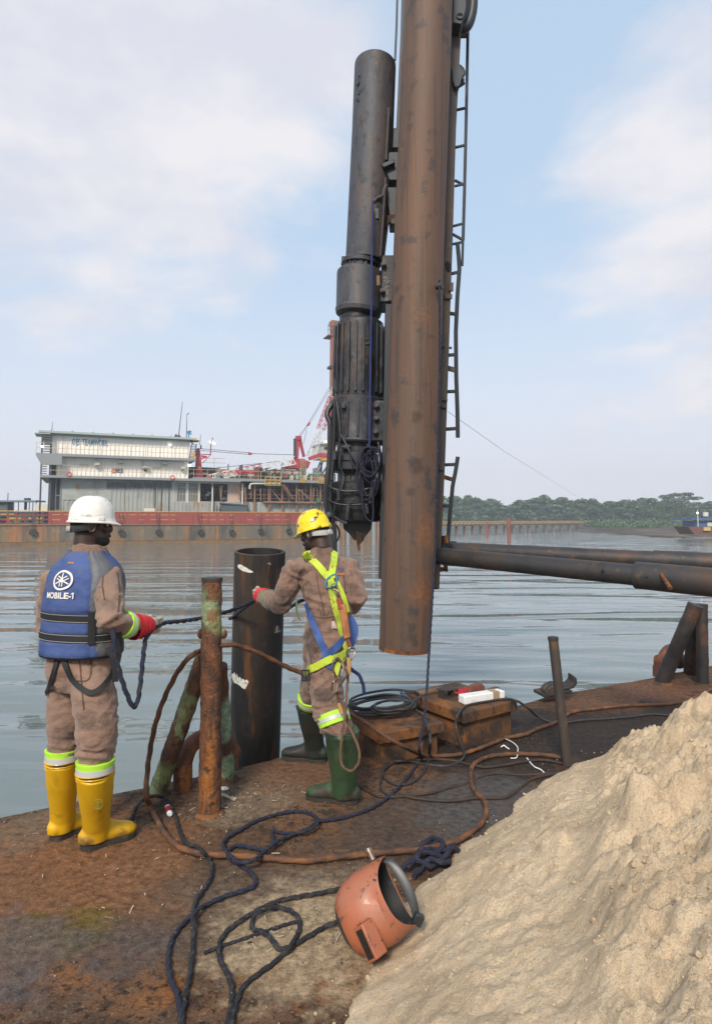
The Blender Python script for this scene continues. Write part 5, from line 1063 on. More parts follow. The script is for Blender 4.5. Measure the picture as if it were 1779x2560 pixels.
vent('red gooseneck vent pipe behind the dark mooring post at far right', (1652,1690), (1675,1628), (1696,1652), .075, G(1652,1690))
tp2 = thing('mooring_post', 'dark rusted three-legged mooring post on the deck edge at far right', 'mooring post', G(1740,1703))
q = lambda px, py, d: P(px, py, d)
b1, b2, b3 = G(1653,1708), G(1724,1688), G(1756,1712)
for bb, tt, r in ((b1, P(1738,1512,6.42), .072), (b2, P(1736,1520,6.55), .066), (b3, P(1752.5,1510,b3.y), .058)):
    mb = MB(); mb.tube([bb + (tt-bb)*k for k in np.linspace(-.02,1,50)], r, 28, rough=(.004,14)); mb.build('leg', M['post_dark'], tp2)
for c_, r_ in ((b1,.085),(b2,.078),(b3,.068)): mb = MB(); weld(mb, c_, r_); mb.build('weld_bead', M['box'], tp2)
add_spots(M['post_dark'], [(tuple(P(1655,1682,6.3)), .11, (.26,.28,.09), .9, .7, 13.0), (tuple(P(1690,1630,6.35)), .06, (.22,.24,.09), .8, .7, 16.0), (tuple(P(1738,1540,6.38)), .09, (.11,.05,.032), .7, .8, 9.0)])
# slanting pole at the edge of the sand, horn chock on the rim
mb = MB(); a_, b_ = G(1417,1912), P(1382,1597,G(1417,1912).y+.02); mb.tube([a_ - (b_-a_)*.1, a_, b_, b_+(b_-a_)*.004], [.034,.034,.0335,.0335], 20); pole = mb.build('pole', M['pole'], loc=a_)
tag(pole, 'brown steel pole leaning slightly left, planted at the edge of the sand heap', 'pole'); mb = MB(); mb.tube([b_-V((0,0,.012)), b_+V((0,0,.012))], .036, 20); mb.build('pole_lip', M['post_dark'], pole)
ch = thing('mooring_chock', 'rusty open mooring chock with two curled horns on the deck edge behind the leaning pole', 'chock', G(1400,1735))
def horn(mb, pts, d, w0):
    t = [P(x,y,d) for x,y in pts]; mb.prism(t, (0,w0,0))
mb = MB(); horn(mb, [(1362,1745),(1362,1730),(1370,1720),(1388,1712),(1404,1716),(1400,1738)], 5.85, .16); horn(mb, [(1396,1722),(1420,1716),(1432,1706),(1433,1690),(1442,1696),(1443,1712),(1434,1722),(1404,1728)], 6.0, .16); mb.build('horn', M['post_dark'], ch, smooth=False, bevel=.012)
mb = MB(); mb.frame_box(P(1362,1746,5.83), V((.30,.16,0)), V((-.05,.2,0)), V((0,0,.03))); mb.build('base_plate', M['post_dark'], ch, bevel=.005)
# ---------------------------------------------------------------- two hatch boxes and what lies on them
def hatch(lb, f, r, dep, h, lid, over=.035):
    f, r = V(f), V(r); ex = r - f; n = V((-ex.y, ex.x, 0)).normalized(); exn = ex.normalized(); t = thing('hatch_box', lb, 'hatch', f + ex*.5 + n*dep*.5, 'rusty hatch boxes on the deck')
    mb = MB(); mb.frame_box(f - V((0,0,.02)), ex, n*dep, V((0,0,h-lid+.02))); mb.build('coaming', M['box'], t, bevel=.006)
    mb = MB(); o = f - exn*over - n*over; mb.frame_box(o + V((0,0,h-lid)), exn*(ex.length+2*over), n*(dep+2*over), V((0,0,lid))); mb.build('lid', M['box'], t, bevel=.006); return t, f, exn, n, ex.length
b1f, b1r = G(954,1913), G(1093.5,1884); hb1, f1, e1, n1, l1 = hatch('rusty hatch box with a coil of black cable lying on its lid', b1f, b1r, .46, .222, .072)
b2f, b2r = G(1159.7,1870), G(1278,1835.5); hb2, f2, e2, n2, l2 = hatch('rusty hatch box carrying a white carton and red rag', b2f, b2r, .62, .262, .078)
L1 = .222; L2_ = .262
def onlid(x, y, z, h): return G(x, y, h) + V((0,0,z))
coil = thing('cable_coil', 'loose coil of black welding cable on the nearer hatch lid', 'cable', onlid(*c8(330,260),0,L1))
mb = MB(); cc = [(330,235,300,88),(340,255,290,98),(350,270,275,96),(300,250,262,80),(420,300,190,72),(350,245,305,100),(430,315,170,62)]
for k, (x, y, rx, ry) in enumerate(cc):
    mb.tube(spline([onlid(*c8(x + rx*math.cos(t) + random.uniform(-9,9), y + ry*math.sin(t)*(.8) - .10*rx*math.cos(t) + random.uniform(-6,6)), .012 + .011*k, L1) for t in np.linspace(0,2*math.pi,15)[:-1]], .02, True), .0095, 8, closed=True)
mb.build('coil', M['cable'], coil)
def lidbox(x, y, h, sz, yaw, z=0): return onlid(x, y, sz[2]/2 + z, h), sz, Matrix.Rotation(yaw,3,'Z')
tool = thing('blue_tool', 'blue electrode holder tool resting on the coil of black cable', 'tool', onlid(*c8(560,190),.05,L1))
p_ = onlid(*c8(570,215),.09,L1); mb = MB(); tv = (P(*c8(512,105),p_.y+.18)-P(*c8(595,245),p_.y-.04)); pa = P(*c8(595,245),p_.y); pb = pa + V((-.072,.10,.075)); mb.tube([pa + (pb-pa)*t for t in (0,.1,.5,.9,1)], [.022,.027,.029,.027,.018], 14); mb.build('grip', mat('blue plastic',(.035,.10,.20),.45,0,[((.02,.05,.10),20,.5,.65,.7)]), tool); mb = MB(); mb.tube([pb, pb+(pb-pa).normalized()*.03], [.014,.008], 10); mb.tube([pa-(pb-pa).normalized()*.02, pa], [.016,.018], 10); mb.build('nozzle', M['blackplastic'], tool)
ct = thing('white_carton', 'long white carton bound with brown tape on the farther hatch', 'carton', onlid(*c8(1210,170),0,L2_))
c0 = onlid(*c8(1045,222),0,L2_); c1_ = onlid(*c8(1395,168),0,L2_); ex = c1_-c0; nn = V((-ex.y,ex.x,0)).normalized(); mb = MB(); mb.frame_box(c0+V((0,0,.003)), ex, nn*.085, V((0,0,.062))); mb.build('box', M['white'], ct, bevel=.006)
mb = MB(); mb.frame_box(c0 + ex*.70 - nn*.002 + V((0,0,.002)), ex*.16, nn*.089, V((0,0,.065))); mb.build('tape', mat('brown tape',(.34,.25,.16),.5), ct)
mb = MB(); vs = []; nx = 9
for j in range(7):
    for i in range(nx):
        p_ = onlid(*c8(960 + i*18, 150 - j*9), .02 + .02*abs(noise.noise(V((i*.7,j*.8,3))))*2 + .012*(j%2), L2_); vs.append(p_)
mb.add(vs, [(j*nx+i, j*nx+i+1, (j+1)*nx+i+1, (j+1)*nx+i) for j in range(6) for i in range(nx-1)]); o = mb.build('rag', M['rag'], loc=vs[30]); tag(o, 'crumpled red rag tucked behind the white carton', 'rag'); sm = o.modifiers.new('thickness','SOLIDIFY'); sm.thickness = .006; o.modifiers.new('soft','SUBSURF').levels = 1
st_ = thing('steel_bracket', 'small rusty steel bracket standing on the farther hatch lid', 'bracket', onlid(*c8(930,170),0,L2_))
p_ = onlid(*c8(870,170),0,L2_); mb = MB(); mb.frame_box(p_, e2*.11, n2*.07, V((0,0,.006))); mb.frame_box(p_+V((0,0,.055)), e2*.16-n2*.0, n2*.10, V((0,0,.008))); mb.build('plate', M['post_dark'], st_, bevel=.002); mb = MB(); mb.frame_box(p_+V((0,0,.0065)), e2*.006, n2*.07, V((0,0,.048))); mb.build('web', M['post_dark'], st_); mb = MB(); mb.frame_box(p_+e2*.10+V((0,0,.0065)), e2*.006, n2*.07, V((0,0,.048))); mb.build('web', M['post_dark'], st_)
mb = MB(); w0 = onlid(*c8(650,165),0,L2_-.02); w1 = onlid(*c8(860,128),0,L2_-.02); ww = (w1-w0); wn = V((-ww.y,ww.x,0)).normalized(); mb.frame_box(w0+V((0,0,.025)), ww, wn*.07, V((0,0,.022))); tag(mb.build('board', M['wood'], bevel=.003), 'short weathered board lying on the back corner of the farther hatch', 'board')
mb = MB(); d = 5.15
mb.prism([P(1168,1745,d), P(1168,1728,d), P(1176,1714,d), P(1190,1711,d), P(1206,1711,d), P(1212,1718,d), P(1212,1745,d)], (0,.04,0)); o1 = mb.build('cleat_plate', M['vent'], bevel=.008); tag(o1, 'round-shouldered rusty plate upright on the deck edge behind the white carton', 'plate')
mb = MB(); mb.prism([P(1220,1742,5.3), P(1222,1730,5.3), P(1240,1724,5.3), P(1253,1724,5.3), P(1256,1742,5.3)], (0,.1,0)); tag(mb.build('cleat_block', M['post_rust'], bevel=.008), 'low rusty block on the deck edge behind the carton end', 'block')
# ---------------------------------------------------------------- ropes and cables
def gp(pts, conv, z=.012): return [G(*conv(*p[:2]), z if len(p) < 3 else p[2]) for p in pts]
def rope(name, lb, pts, r, m, cat='rope', tw=(3,.24), pitch=None, step=None, group=None):
    pitch = pitch or r*6; step = step or r*.6; mb = MB(); path = spline(pts, step); mb.tube(path, r, 9, twist=(tw[0], tw[1], pitch) if tw else None)
    return tag(mb.build(name, M[m], loc=pts[0], angle=80), lb, cat, group)
RR = .0090
rope('mooring_rope', 'dark blue rope arching past the foot of the mooring post and down the deck',
  gp([(-45,268),(0,272),(45,285),(58,250),(75,205),(110,165,.03),(150,145,.05),(190,142,.055),(225,152,.04),(250,190,.02),(275,240),(295,310),(320,365),(345,385),(385,395),(410,420,.045),(440,450),(458,500),(448,555),(415,610),(380,660),(366,710),(364,760,.035),(365,830),(362,910),(350,1010),(330,1120),(290,1350)], c3), RR, 'ropeblk')
rope('mooring_rope', 'navy rope hanging down the big pile and looping over the middle deck',
  [P(1098,700,5.33), P(1099,866,5.32), P(1095,1100,5.3), P(1090,1250,5.25), P(1087,1380,5.2), P(1080,1500,5.1), P(1071,1650,4.95), P(1066,1730,4.75), P(1060,1800,4.52), P(1047,1868,4.25)] + gp([(1500,-45),(1465,5),(1420,65),(1340,145),(1245,205),(1130,245),(1050,260),(985,268),(945,300),(900,320),(850,340),(800,360,.03),(770,375,.04),(730,410,.03),(690,445,.05),(650,468,.055),(590,470,.055),(550,440,.05),(520,405,.02),(516,375),(540,345),(600,310),(660,275),(720,250),(800,228),(880,218),(940,225),(980,250,.03),(985,275,.035),(960,300,.035),(900,322,.03),(840,328),(790,322),(765,315),(758,335),(765,360,.03),(755,390,.035),(715,410,.03),(660,400),(600,388),(560,395),(540,420),(545,450,.04),(590,480,.03),(640,512),(672,548),(670,588),(620,612),(540,635),(480,660),(430,685),(380,715,.035),(330,765),(285,815),(255,870),(240,950),(250,1050),(290,1150),(310,1350)], c3), RR, 'rope')
rope('mooring_rope', 'dark blue rope coming out from under the orange welding helmet and bending toward the bottom',
  gp([(1120,600,.03),(1060,612),(1000,625),(900,642),(800,662),(740,685),(680,715),(600,765),(540,810),(505,855),(494,900),(500,960),(540,1040),(560,1140),(520,1350)], c3), RR, 'ropeblk')
rope('mooring_rope', 'dark blue rope forming a small round loop left of the orange welding helmet',
  gp([(1120,755,.05),(1030,790),(960,830),(900,865),(850,895),(800,905),(775,885),(755,855),(710,820),(665,805),(655,775),(680,730,.03),(730,703,.03),(800,700),(860,720),(893,760),(893,810),(875,850),(850,890,.035),(815,930),(760,980),(690,1030),(600,1120),(540,1350)], c3), RR, 'ropeblk')
rope('tarred_line', 'thin dark line lying straight beneath the small rope loop', gp([(885,768,.006),(820,785,.006),(740,812,.006),(660,840,.006),(580,868,.006),(500,892,.006),(420,925,.006)], c3), .007, 'ropeblk')
# knotted bundle at the toe of the sand
kb = thing('knotted_rope', 'tangled knot of navy rope half buried at the foot of the sand heap', 'rope', G(1072,2168))
mb = MB(); kk = lambda pts, z=.015: [G(840+x/1.6997, 1580+y/1.6997, z if len((x,y))<3 else 0) + V((0,0,.018*math.sin(i*1.7)+.012)) for i, (x,y) in enumerate(pts)]
for pts in (((270,1025),(320,1000),(350,970),(340,945),(370,920),(410,900),(450,892),(490,915),(500,930),(470,945),(430,925),(400,930),(370,955)),((330,985),(350,1000),(400,1005),(430,980),(470,965),(490,945),(520,930)),((345,950),(390,965),(440,960),(480,975),(440,1000),(400,990),(360,1010),(330,1040)),((300,1015),(345,985),(365,940),(400,905),(440,905),(455,930),(420,955))): mb.tube(spline(kk(pts), .009), .0115, 9, twist=(3,.2,.08))
mb.build('knot', M['rope'], kb, angle=80)
# rusted wire rope: arch from the post, ring over the deck, and the lead across to the hatch
wp = P(502,1626,d0+.02)
rope('wire_rope', 'thick rusted wire rope arching from the mooring post and sweeping round the deck',
  [P(540,1612,d0+.09), wp, P(478,1640,3.68), P(452,1668,3.70), P(425,1715,3.72), P(403,1765,3.74), P(385,1825,3.76), P(373,1890,3.78), P(367,1945,3.78), P(366,1990,3.72)] + gp([(150,190),(185,260),(225,330),(280,385),(340,415),(420,430),(520,436),(620,443),(760,453),(880,462),(960,462),(1040,450),(1140,440),(1260,428),(1400,415),(1500,408)], c3, .02) + gp([(500,893),(560,860),(610,820),(637,775),(630,720),(600,690),(578,655),(572,610),(580,570),(610,545),(660,528),(740,520),(820,520),(900,525),(970,540)], c7, .017),   .0145, 'wire', tw=(6,.16), pitch=.11)
rope('wire_rope', 'rusted wire rope sagging from the mooring post behind the second worker and along the hatch',
  [P(540,1618,d0+.06), P(560,1613,3.75), P(592,1614,3.8), P(646,1633,3.92), P(713,1666,4.05), P(763,1689,4.12), P(820,1735,4.18), P(875,1783,4.22), P(916,1809,4.25), P(958,1838,4.25)] + [P(1008,1866,4.27)] + gp([(370,522),(450,527),(540,517),(640,483),(720,452),(800,436),(860,410),(930,385),(1000,342),(1100,327),(1250,312),(1400,307),(1500,290),(1560,262),(1640,215)], c7, .017), .0140, 'wire', tw=(6,.16), pitch=.11)
rope('welding_cable', 'black welding cable looping off the nearer hatch and over the farther one to the right',
  [onlid(*c8(590,275),.03,L1), onlid(*c8(640,300),.02,L1), onlid(*c8(680,330),.016,L1), P(*c8(722,400),4.30), P(*c8(742,470),4.27), P(*c8(745,560),4.24)] + gp([(738,640,.03),(722,720),(690,800),(620,870),(530,908),(430,902),(360,860),(335,800),(350,750),(400,715),(480,705,.03),(580,708),(680,728),(790,745),(900,746),(980,722),(1030,680,.03)], c8, .010) + [P(*c8(1043,640),4.56), P(*c8(1025,590),4.56), P(*c8(1000,520),4.57), P(*c8(975,440),4.58), P(*c8(968,370),4.6), P(*c8(990,295),4.62)] + [onlid(*c8(1040,248),.012,L2_), onlid(*c8(1130,220),.012,L2_), onlid(*c8(1250,200),.012,L2_), onlid(*c8(1400,178),.012,L2_), P(*c8(1490,180),4.98), P(*c8(1545,210),5.02), P(*c8(1610,258),5.05)] + gp([(850,355,.06),(905,382),(960,388),(1050,376),(1150,370),(1260,360),(1350,350),(1420,358),(1490,378),(1560,400)], c7, .010), .0092, 'cable', 'cable', tw=None, step=.015)
rope('greasy_line', 'greasy wire line running from behind the green boot to the sand', gp([(90,655),(130,675),(180,700),(260,702),(330,694),(400,686),(480,664),(560,642),(620,615),(690,602),(780,608),(860,606),(940,598)], c7, .009), .0075, 'wiredk', tw=(6,.08), pitch=.05)
rope('greasy_line', 'greasy wire line lying in a shallow arc over the grey wet patch', gp([(265,690),(330,706),(420,717),(500,718),(600,706),(690,706),(735,698),(790,655),(835,625),(885,612),(950,600)], c7, .010), .0095, 'wiredk', tw=(6,.08), pitch=.06)
rope('greasy_line', 'greasy wire line lying behind the white strip near the leaning pole', gp([(190,640),(200,590),(250,556),(330,546),(420,542),(500,548),(570,565),(640,576),(720,565),(800,552),(880,545),(960,560)], c7, .010), .0085, 'wiredk', tw=(6,.08), pitch=.06)
rope('greasy_line', 'black line curling beside the green boot heel', gp([(190,630),(185,650),(200,680),(240,700),(280,695)], c7, .010), .008, 'cable', tw=None)
# litter
def lit(name, lb, cat, pts, r, m): mb = MB(); mb.tube(spline(pts, .01), r, 6); return tag(mb.build(name, m, loc=pts[0]), lb, cat)
lit('white_strip', 'curled white plastic strip near the wire rope ring', 'strip', gp([(720,455,.02),(750,470,.03),(770,490,.03),(770,515,.02),(765,535),(740,537)], c7, .008), .0036, M['white'])
lit('white_strip', 'short straight white plastic strip by the wire rope ring', 'strip', gp([(700,490,.01),(712,482,.02),(722,490,.012),(735,498)], c7, .008), .0045, M['white'])
lit('white_strip', 'crooked off-white strip on the wet patch near the sand', 'strip', gp([(810,536,.012),(828,560),(845,575),(868,585),(886,602)], c7, .008), .0042, M['white'])
mb = MB(); mb.frame_box(G(550,1990,.003), G(586,2003)-G(550,1990), (0.01,.028,0), (0,0,.006)); tag(mb.build('wood_sliver', mat('pale wood',(.52,.44,.33),.85)), 'pale flat sliver of wood lying right of the mooring post', 'wood')
mb = MB(); mb.ball(G(560,1972,.012), (.03,.018,.012), 12, n=6); tag(mb.build('white_scrap', M['white']), 'small white scrap at the foot of the green-painted brace', 'scrap')
can = thing('drink_can', 'crushed white and red drink can near the arching rope', 'can', G(421,2026)); mb = MB(); p0, p1 = G(419,2016,.016), G(425,2037,.016); mb.tube([p0 + (p1-p0)*t for t in (0,.08,.5,.92,1)], [(.012,.010),(.017,.014),(.015,.011),(.017,.014),(.012,.010)], 14); mb.build('body', M['white'], can); mb = MB(); mb.tube([p0 + (p1-p0)*t for t in (.22,.5,.78)], [(.0175,.0143),(.0162,.0122),(.0175,.0143)], 14, caps=False); mb.build('red_band', M['rag'], can)
# ---------------------------------------------------------------- orange welding helmet at the foot of the sand
wh = thing('welding_helmet', 'battered orange welding helmet lying on its side against the sand heap', 'welding helmet', G(900,2380))
Xc = V((1,0,0)); rr_ = ray(930,2260).normalized(); Dn = rr_.cross(Xc).normalized(); Dn = Dn if Dn.z < 0 else -Dn; Cc = -rr_
TBv = (Xc*.47 + Dn*.88); Fv = (Xc*-.88 + Dn*.47)
Fv = (Fv*math.cos(R(7)) - Cc*math.sin(R(7))).normalized(); TBv = (TBv - Fv*TBv.dot(Fv)).normalized(); Bv = TBv.cross(Fv).normalized(); Bv = Bv if Bv.dot(Cc) > 0 else -Bv
O = P(991,2232,2.60)
def hring(t, ra, rb, sh=0.0, n=40, sq=2.3):
    c = O + Fv*t + TBv*sh; out = []
    for k in range(n):
        th = 2*math.pi*k/n; cx, sx = math.cos(th), math.sin(th)
        out.append(c + TBv*(ra*math.copysign(abs(cx)**(2/sq),cx)) + Bv*(rb*math.copysign(abs(sx)**(2/sq),sx)))
    return out
prof = [(.0,.130,.112,-.002),(.02,.133,.116,-.002),(.07,.140,.126,.0),(.125,.139,.128,.0),(.172,.131,.120,.002),(.206,.115,.104,.003),(.230,.090,.082,.004),(.244,.056,.05,.004),(.249,.02,.018,.004)]
mb = MB(); outer = [hring(*q) for q in prof]; inner = [hring(t+.004 if t < .25 else t-.006, max(a-.006,.008), max(b-.006,.008), s) for t, a, b, s in prof]
# the rim dips in front: scallop the opening
for ring_ in (outer[0], inner[0]):
    for k in range(40):
        th = 2*math.pi*k/40; ring_[k] = ring_[k] + Fv*(.045*max(0,math.sin(th))**1.5) - Fv*(.02*abs(math.cos(th))**4)
for ring_ in (outer[1], inner[1]):
    for k in range(40): th = 2*math.pi*k/40; ring_[k] = ring_[k] + Fv*(.040*max(0,math.sin(th))**1.5)
tip = O + Fv*.2495 + TBv*.004; outer.append([tip + (q-tip)*.05 for q in outer[-1]]); inner.append([tip - Fv*.007 + (q-tip)*.05 for q in inner[-1]])
mb.rings([inner[0]] + outer, caps=False); shl = mb.build('shell', M['orange'], wh); mb = MB(); mb.rings(inner, caps=False); mb.build('lining', M['blackplastic'], shl)
bc = O + Fv*.150 + TBv*.070 + Bv*.122
mb = MB(); q1 = TBv*.118; q2 = (Fv*.74 + Bv*.66).normalized()*.058; q3 = (Bv*.74 - Fv*.66).normalized()*.060; mb.frame_box(bc - q1*.42 - q2*.5 - q3*.5, q1, q2, q3); wbx = mb.build('window_box', M['orange'], wh, bevel=.005)
mb = MB(); o_ = bc - q1*.42 - q2*.5 - q3*.5; mb.frame_box(o_ + q1*.10 + q3*.18 + q2*1.0, q1*.82, q2*.03, q3*.64); mb.build('visor_glass', M['visor'], wbx)
mb = MB(); mb.frame_box(o_ - q1*.06 + q2*.1 + q3*.3, q1*.055, q2*.8, q3*.6); mb.build('window_lip', M['orange'], wbx, bevel=.002)
mb = MB(); ths = np.linspace(0, math.pi, 26); pts = [O - Fv*(.052*math.sin(t)**.8 - .006) - TBv*(.122*math.cos(t)) + Bv*(.020*math.sin(t)) for t in ths]
mb.tube(pts, [(.006+.013*math.sin(t), .0022) for t in ths], 8, side=Fv); hb = mb.build('head_band', M['blackplastic'], wh)
mb = MB(); mb.box(O - Fv*.030 + TBv*.112 + Bv*.012, (.038,.030,.040), Matrix.Rotation(R(30),3,'Y')); mb.build('ratchet_block', M['blackplastic'], hb, bevel=.004)
mb = MB(); pts = [O + Fv*(.03+.05*math.sin(t)) - TBv*(.115*math.cos(t)) - Bv*(.06*math.sin(t)) for t in ths]; mb.tube(pts, [(.012,.002)]*26, 8, side=Fv); mb.build('crown_strap', M['blackplastic'], wh)
mb = MB(); kp_ = O + TBv*-.140 + Fv*.028; mb.cyl(kp_, kp_ - TBv*.035, .011, .011, 10); mb.cyl(kp_-TBv*.03, kp_-TBv*.045, .016, .014, 10); mb.build('pivot_knob', M['steelhook'], wh)
# ---------------------------------------------------------------- people
def remeshed(mb, voxel, smooth=3, fac=.5):
    me = mb.mesh('tmp', M['skin']); o = bpy.data.objects.new('tmp', me); COL.objects.link(o)
    r = o.modifiers.new('r','REMESH'); r.mode = 'VOXEL'; r.voxel_size = voxel
    s = o.modifiers.new('s','SMOOTH'); s.factor = fac; s.iterations = smooth
    dg = bpy.context.evaluated_depsgraph_get(); me2 = bpy.data.meshes.new_from_object(o.evaluated_get(dg)); bpy.data.objects.remove(o); return me2
def wrinkle(me, base, folds, freq=9.0):
    """cloth folds: ridged noise everywhere, stronger rings of folds near the given joints"""
    n = len(me.vertices); no = [v.normal.copy() for v in me.vertices]
    for i, v in enumerate(me.vertices):
        p = v.co; q = V((p.x*freq, p.y*freq, p.z*freq*1.5)); wv = V((noise.noise(q*.5), noise.noise(q*.5 + V((5,1,2))), noise.noise(q*.5 + V((2,8,3)))))
        n1 = noise.noise(q + wv*1.4); d = base*(.55 - abs(n1)*2.0) + base*.6*noise.noise(q*2.3)
        for c, r, a, dirv in folds:
            dist = (p - c).length
            if dist < r: 
                k = (1 - (dist/r)**2)**2; d += a*k*(1 - 2*abs(noise.noise(V((p.dot(dirv)*26 + 2.2*noise.noise(q*.7), p.x*5, p.y*5)))*1.6))
        v.co = p + no[i]*d
    me.update()
def place(me, name, m, parent, smooth=True):
    off = V(parent.location); 
    q = parent.parent
    while q is not None: off = off + V(q.location); q = q.parent
    for v in me.vertices: v.co = v.co - off
    me.materials.clear(); me.materials.append(m); me.shade_smooth(); me.name = name; return link_mesh(name, me, parent)
def bvh_of(me): return BVHTree.FromPolygons([v.co.copy() for v in me.vertices], [tuple(p.vertices) for p in me.polygons])
def ribbon(name, px_path, width, m, parent, bvh, off=.008, fallback=4.0, thick=.004, step=4.0):
    """webbing laid on the clothing: sight points dropped onto the surface, with true width and thickness"""
    q = spline([V((x, y, 0)) for x, y in px_path], step); pts, nos = [], []; lastd = None
    for s in q:
        r = ray(s.x, s.y).normalized(); hit = bvh.ray_cast(CAMP, r, 12) if bvh else (None,)*4
        if hit[0] is not None: pts.append(hit[0] - r*off*.3); nn = hit[1] if hit[1].dot(r) < 0 else -hit[1]; nos.append(nn); lastd = hit[0].y
        else: pts.append(P(s.x, s.y, lastd or fallback)); nos.append(-r)
    for _ in range(6):
        pts = [pts[0]] + [(pts[i-1]+pts[i]*2+pts[i+1])/4 for i in range(1,len(pts)-1)] + [pts[-1]]; nos = [nos[0]] + [(nos[i-1]+nos[i]*2+nos[i+1]).normalized() for i in range(1,len(nos)-1)] + [nos[-1]]
    rs = []
    for i, p in enumerate(pts):
        t = (pts[min(i+1,len(pts)-1)] - pts[max(i-1,0)]).normalized(); a = t.cross(nos[i]).normalized(); c = p + nos[i]*off
        rs.append([c - a*width/2, c + a*width/2, c + a*width/2 - nos[i]*thick, c - a*width/2 - nos[i]*thick])
    mb = MB(); mb.rings(rs); return mb.build(name, m, parent)
def basis(f, up=V((0,0,1))):
    f = V(f).normalized(); lat = f.cross(up).normalized(); u = lat.cross(f).normalized(); return f, lat, u     # forward, right, up
def rotm(f, lat, u): return Matrix((lat, f, u)).transposed()
def head(mb, c, f, lat, u, neck):
    Rm = rotm(f, lat, u)
    mb.ball(c + f*-.008 + u*.02, (.074,.094,.100), 24, Rm, 16); mb.ball(c + f*.022 - u*.055, (.057,.068,.062), 20, Rm, 12)
    mb.ball(c + f*.055 - u*.088, (.030,.030,.024), 14, Rm, 8)          # chin
    mb.ball(c + f*.092 - u*.022, (.013,.018,.022), 12, Rm, 8); mb.ball(c + f*.083 + u*.016, (.045,.016,.012), 14, Rm, 8)  # nose, brow
    mb.ball(c + f*.084 - u*.058, (.024,.012,.011), 12, Rm, 8)
    for s in (-1,1): mb.ball(c + lat*(.044*s) + f*.062 - u*.022, (.022,.018,.018), 12, Rm, 8)
    mb.tube([c - u*.02 - f*.02, c - u*.10 - f*.028, neck], [(.052,.058),(.054,.058),(.064,.062)], 20, side=lat)
def ears(name, c, f, lat, u, m, parent):
    for s in (-1,1):
        mb = MB(); Rm = rotm(f, lat, u) @ Matrix.Rotation(R(18*s),3,'Z'); e = c + lat*(.077*s) - f*.006 - u*.008
        mb.tube([e + f*(.017*math.cos(t)) + u*(.030*math.sin(t)) + lat*(.006*s) for t in np.linspace(0,6.283,15)[:-1]], .0062, 8, closed=True); mb.ball(e, (.008,.015,.026), 12, Rm, 8); mb.ball(e - u*.028 + f*.003, (.006,.009,.009), 10, Rm, 6); mb.build(name, m, parent)
def face(c, f, lat, u, parent):
    for s in (-1,1):
        mb = MB(); mb.ball(c + lat*(.032*s) + f*.071 + u*.0, (.0125,.010,.009), 12, rotm(f,lat,u), 8); e = mb.build('eye', M['eye'], parent)
        mb = MB(); mb.ball(c + lat*(.032*s) + f*.0790 + u*.0, (.006,.004,.006), 10, rotm(f,lat,u), 6); mb.build('iris', M['beard'], e)
    mb = MB(); mb.ball(c + f*.0945 - u*.055, (.021,.005,.0045), 12, rotm(f,lat,u), 6); mb.ball(c + f*.0935 - u*.063, (.018,.006,.0055), 12, rotm(f,lat,u), 6); mb.build('mouth', M['lip'], parent)
M['eye'] = mat('eye white', (.62,.58,.52), .3); M['lip'] = mat('lips', (.075,.030,.026), .5)
def hardhat(parent, c, f, lat, u, m, a=.132, b=.108, h=.132, peak=.040, brim=.010):
    N_ = 44; rs = []
    def ring(t, z, ex=0.0, pk=0.0, dz=0.0):
        out = []
        for k in range(N_):
            th = 2*math.pi*k/N_; cx, sx = math.cos(th), math.sin(th); w_ = max(0, cx)**3
            ridge = (.006*math.exp(-(sx/.10)**2) + .0035*math.exp(-((abs(sx)-.42)/.07)**2))*math.sin(min(1,z/h)*math.pi*.95)**.6 if z > .012 and h > z else 0
            out.append(c + f*((a*t+ex+pk*w_)*cx) + lat*((b*t+ex)*sx*(1+ .0)) + u*(z + ridge - dz*w_))
        return out
    rs.append(ring(.955, .000)); rs.append(ring(1.0, -.004, brim, peak, .012)); rs.append(ring(1.0, .001, brim+.001, peak+.001, .012)); rs.append(ring(1.0, .007, .001, peak*.25, .003))
    for i in range(1, 15):
        ph = i/14*math.pi/2; rs.append(ring(max(.015, math.cos(ph)**.82), .010 + (h-.010)*math.sin(ph)**.93))
    mb = MB(); mb.rings(rs, caps=True); hat = mb.build('helmet', m, parent, angle=60)
    mb = MB()
    for s, ff in ((1,.035),(1,-.075),(-1,.035),(-1,-.075)):
        th = math.atan2(s*b, ff); p = c + f*ff + lat*(s*b*math.sqrt(max(0,1-(ff/a)**2))*1.0) + u*.018; mb.box(p, (.006,.036,.020), rotm(*basis(f + lat*(-s*ff*.9/a*.8), u)))
    mb.build('slot_boss', m, hat, bevel=.004); return hat
def suspension(hat, c, f, lat, u, m, mk=None):
    mb = MB(); pts = [c + f*(-.100*math.cos(t)) + lat*(.082*math.sin(t)) - u*(.020+.020*math.cos(t)) for t in np.linspace(R(-95),R(95),24)]
    mb.tube(pts, [(.017,.0022)]*24, 8, side=u); s = mb.build('suspension_band', m, hat)
    mb = MB(); k = c - f*.104 - u*.040; mb.cyl(k, k - f*.016, .019, .017, 16); mb.build('ratchet_knob', mk or m, s)
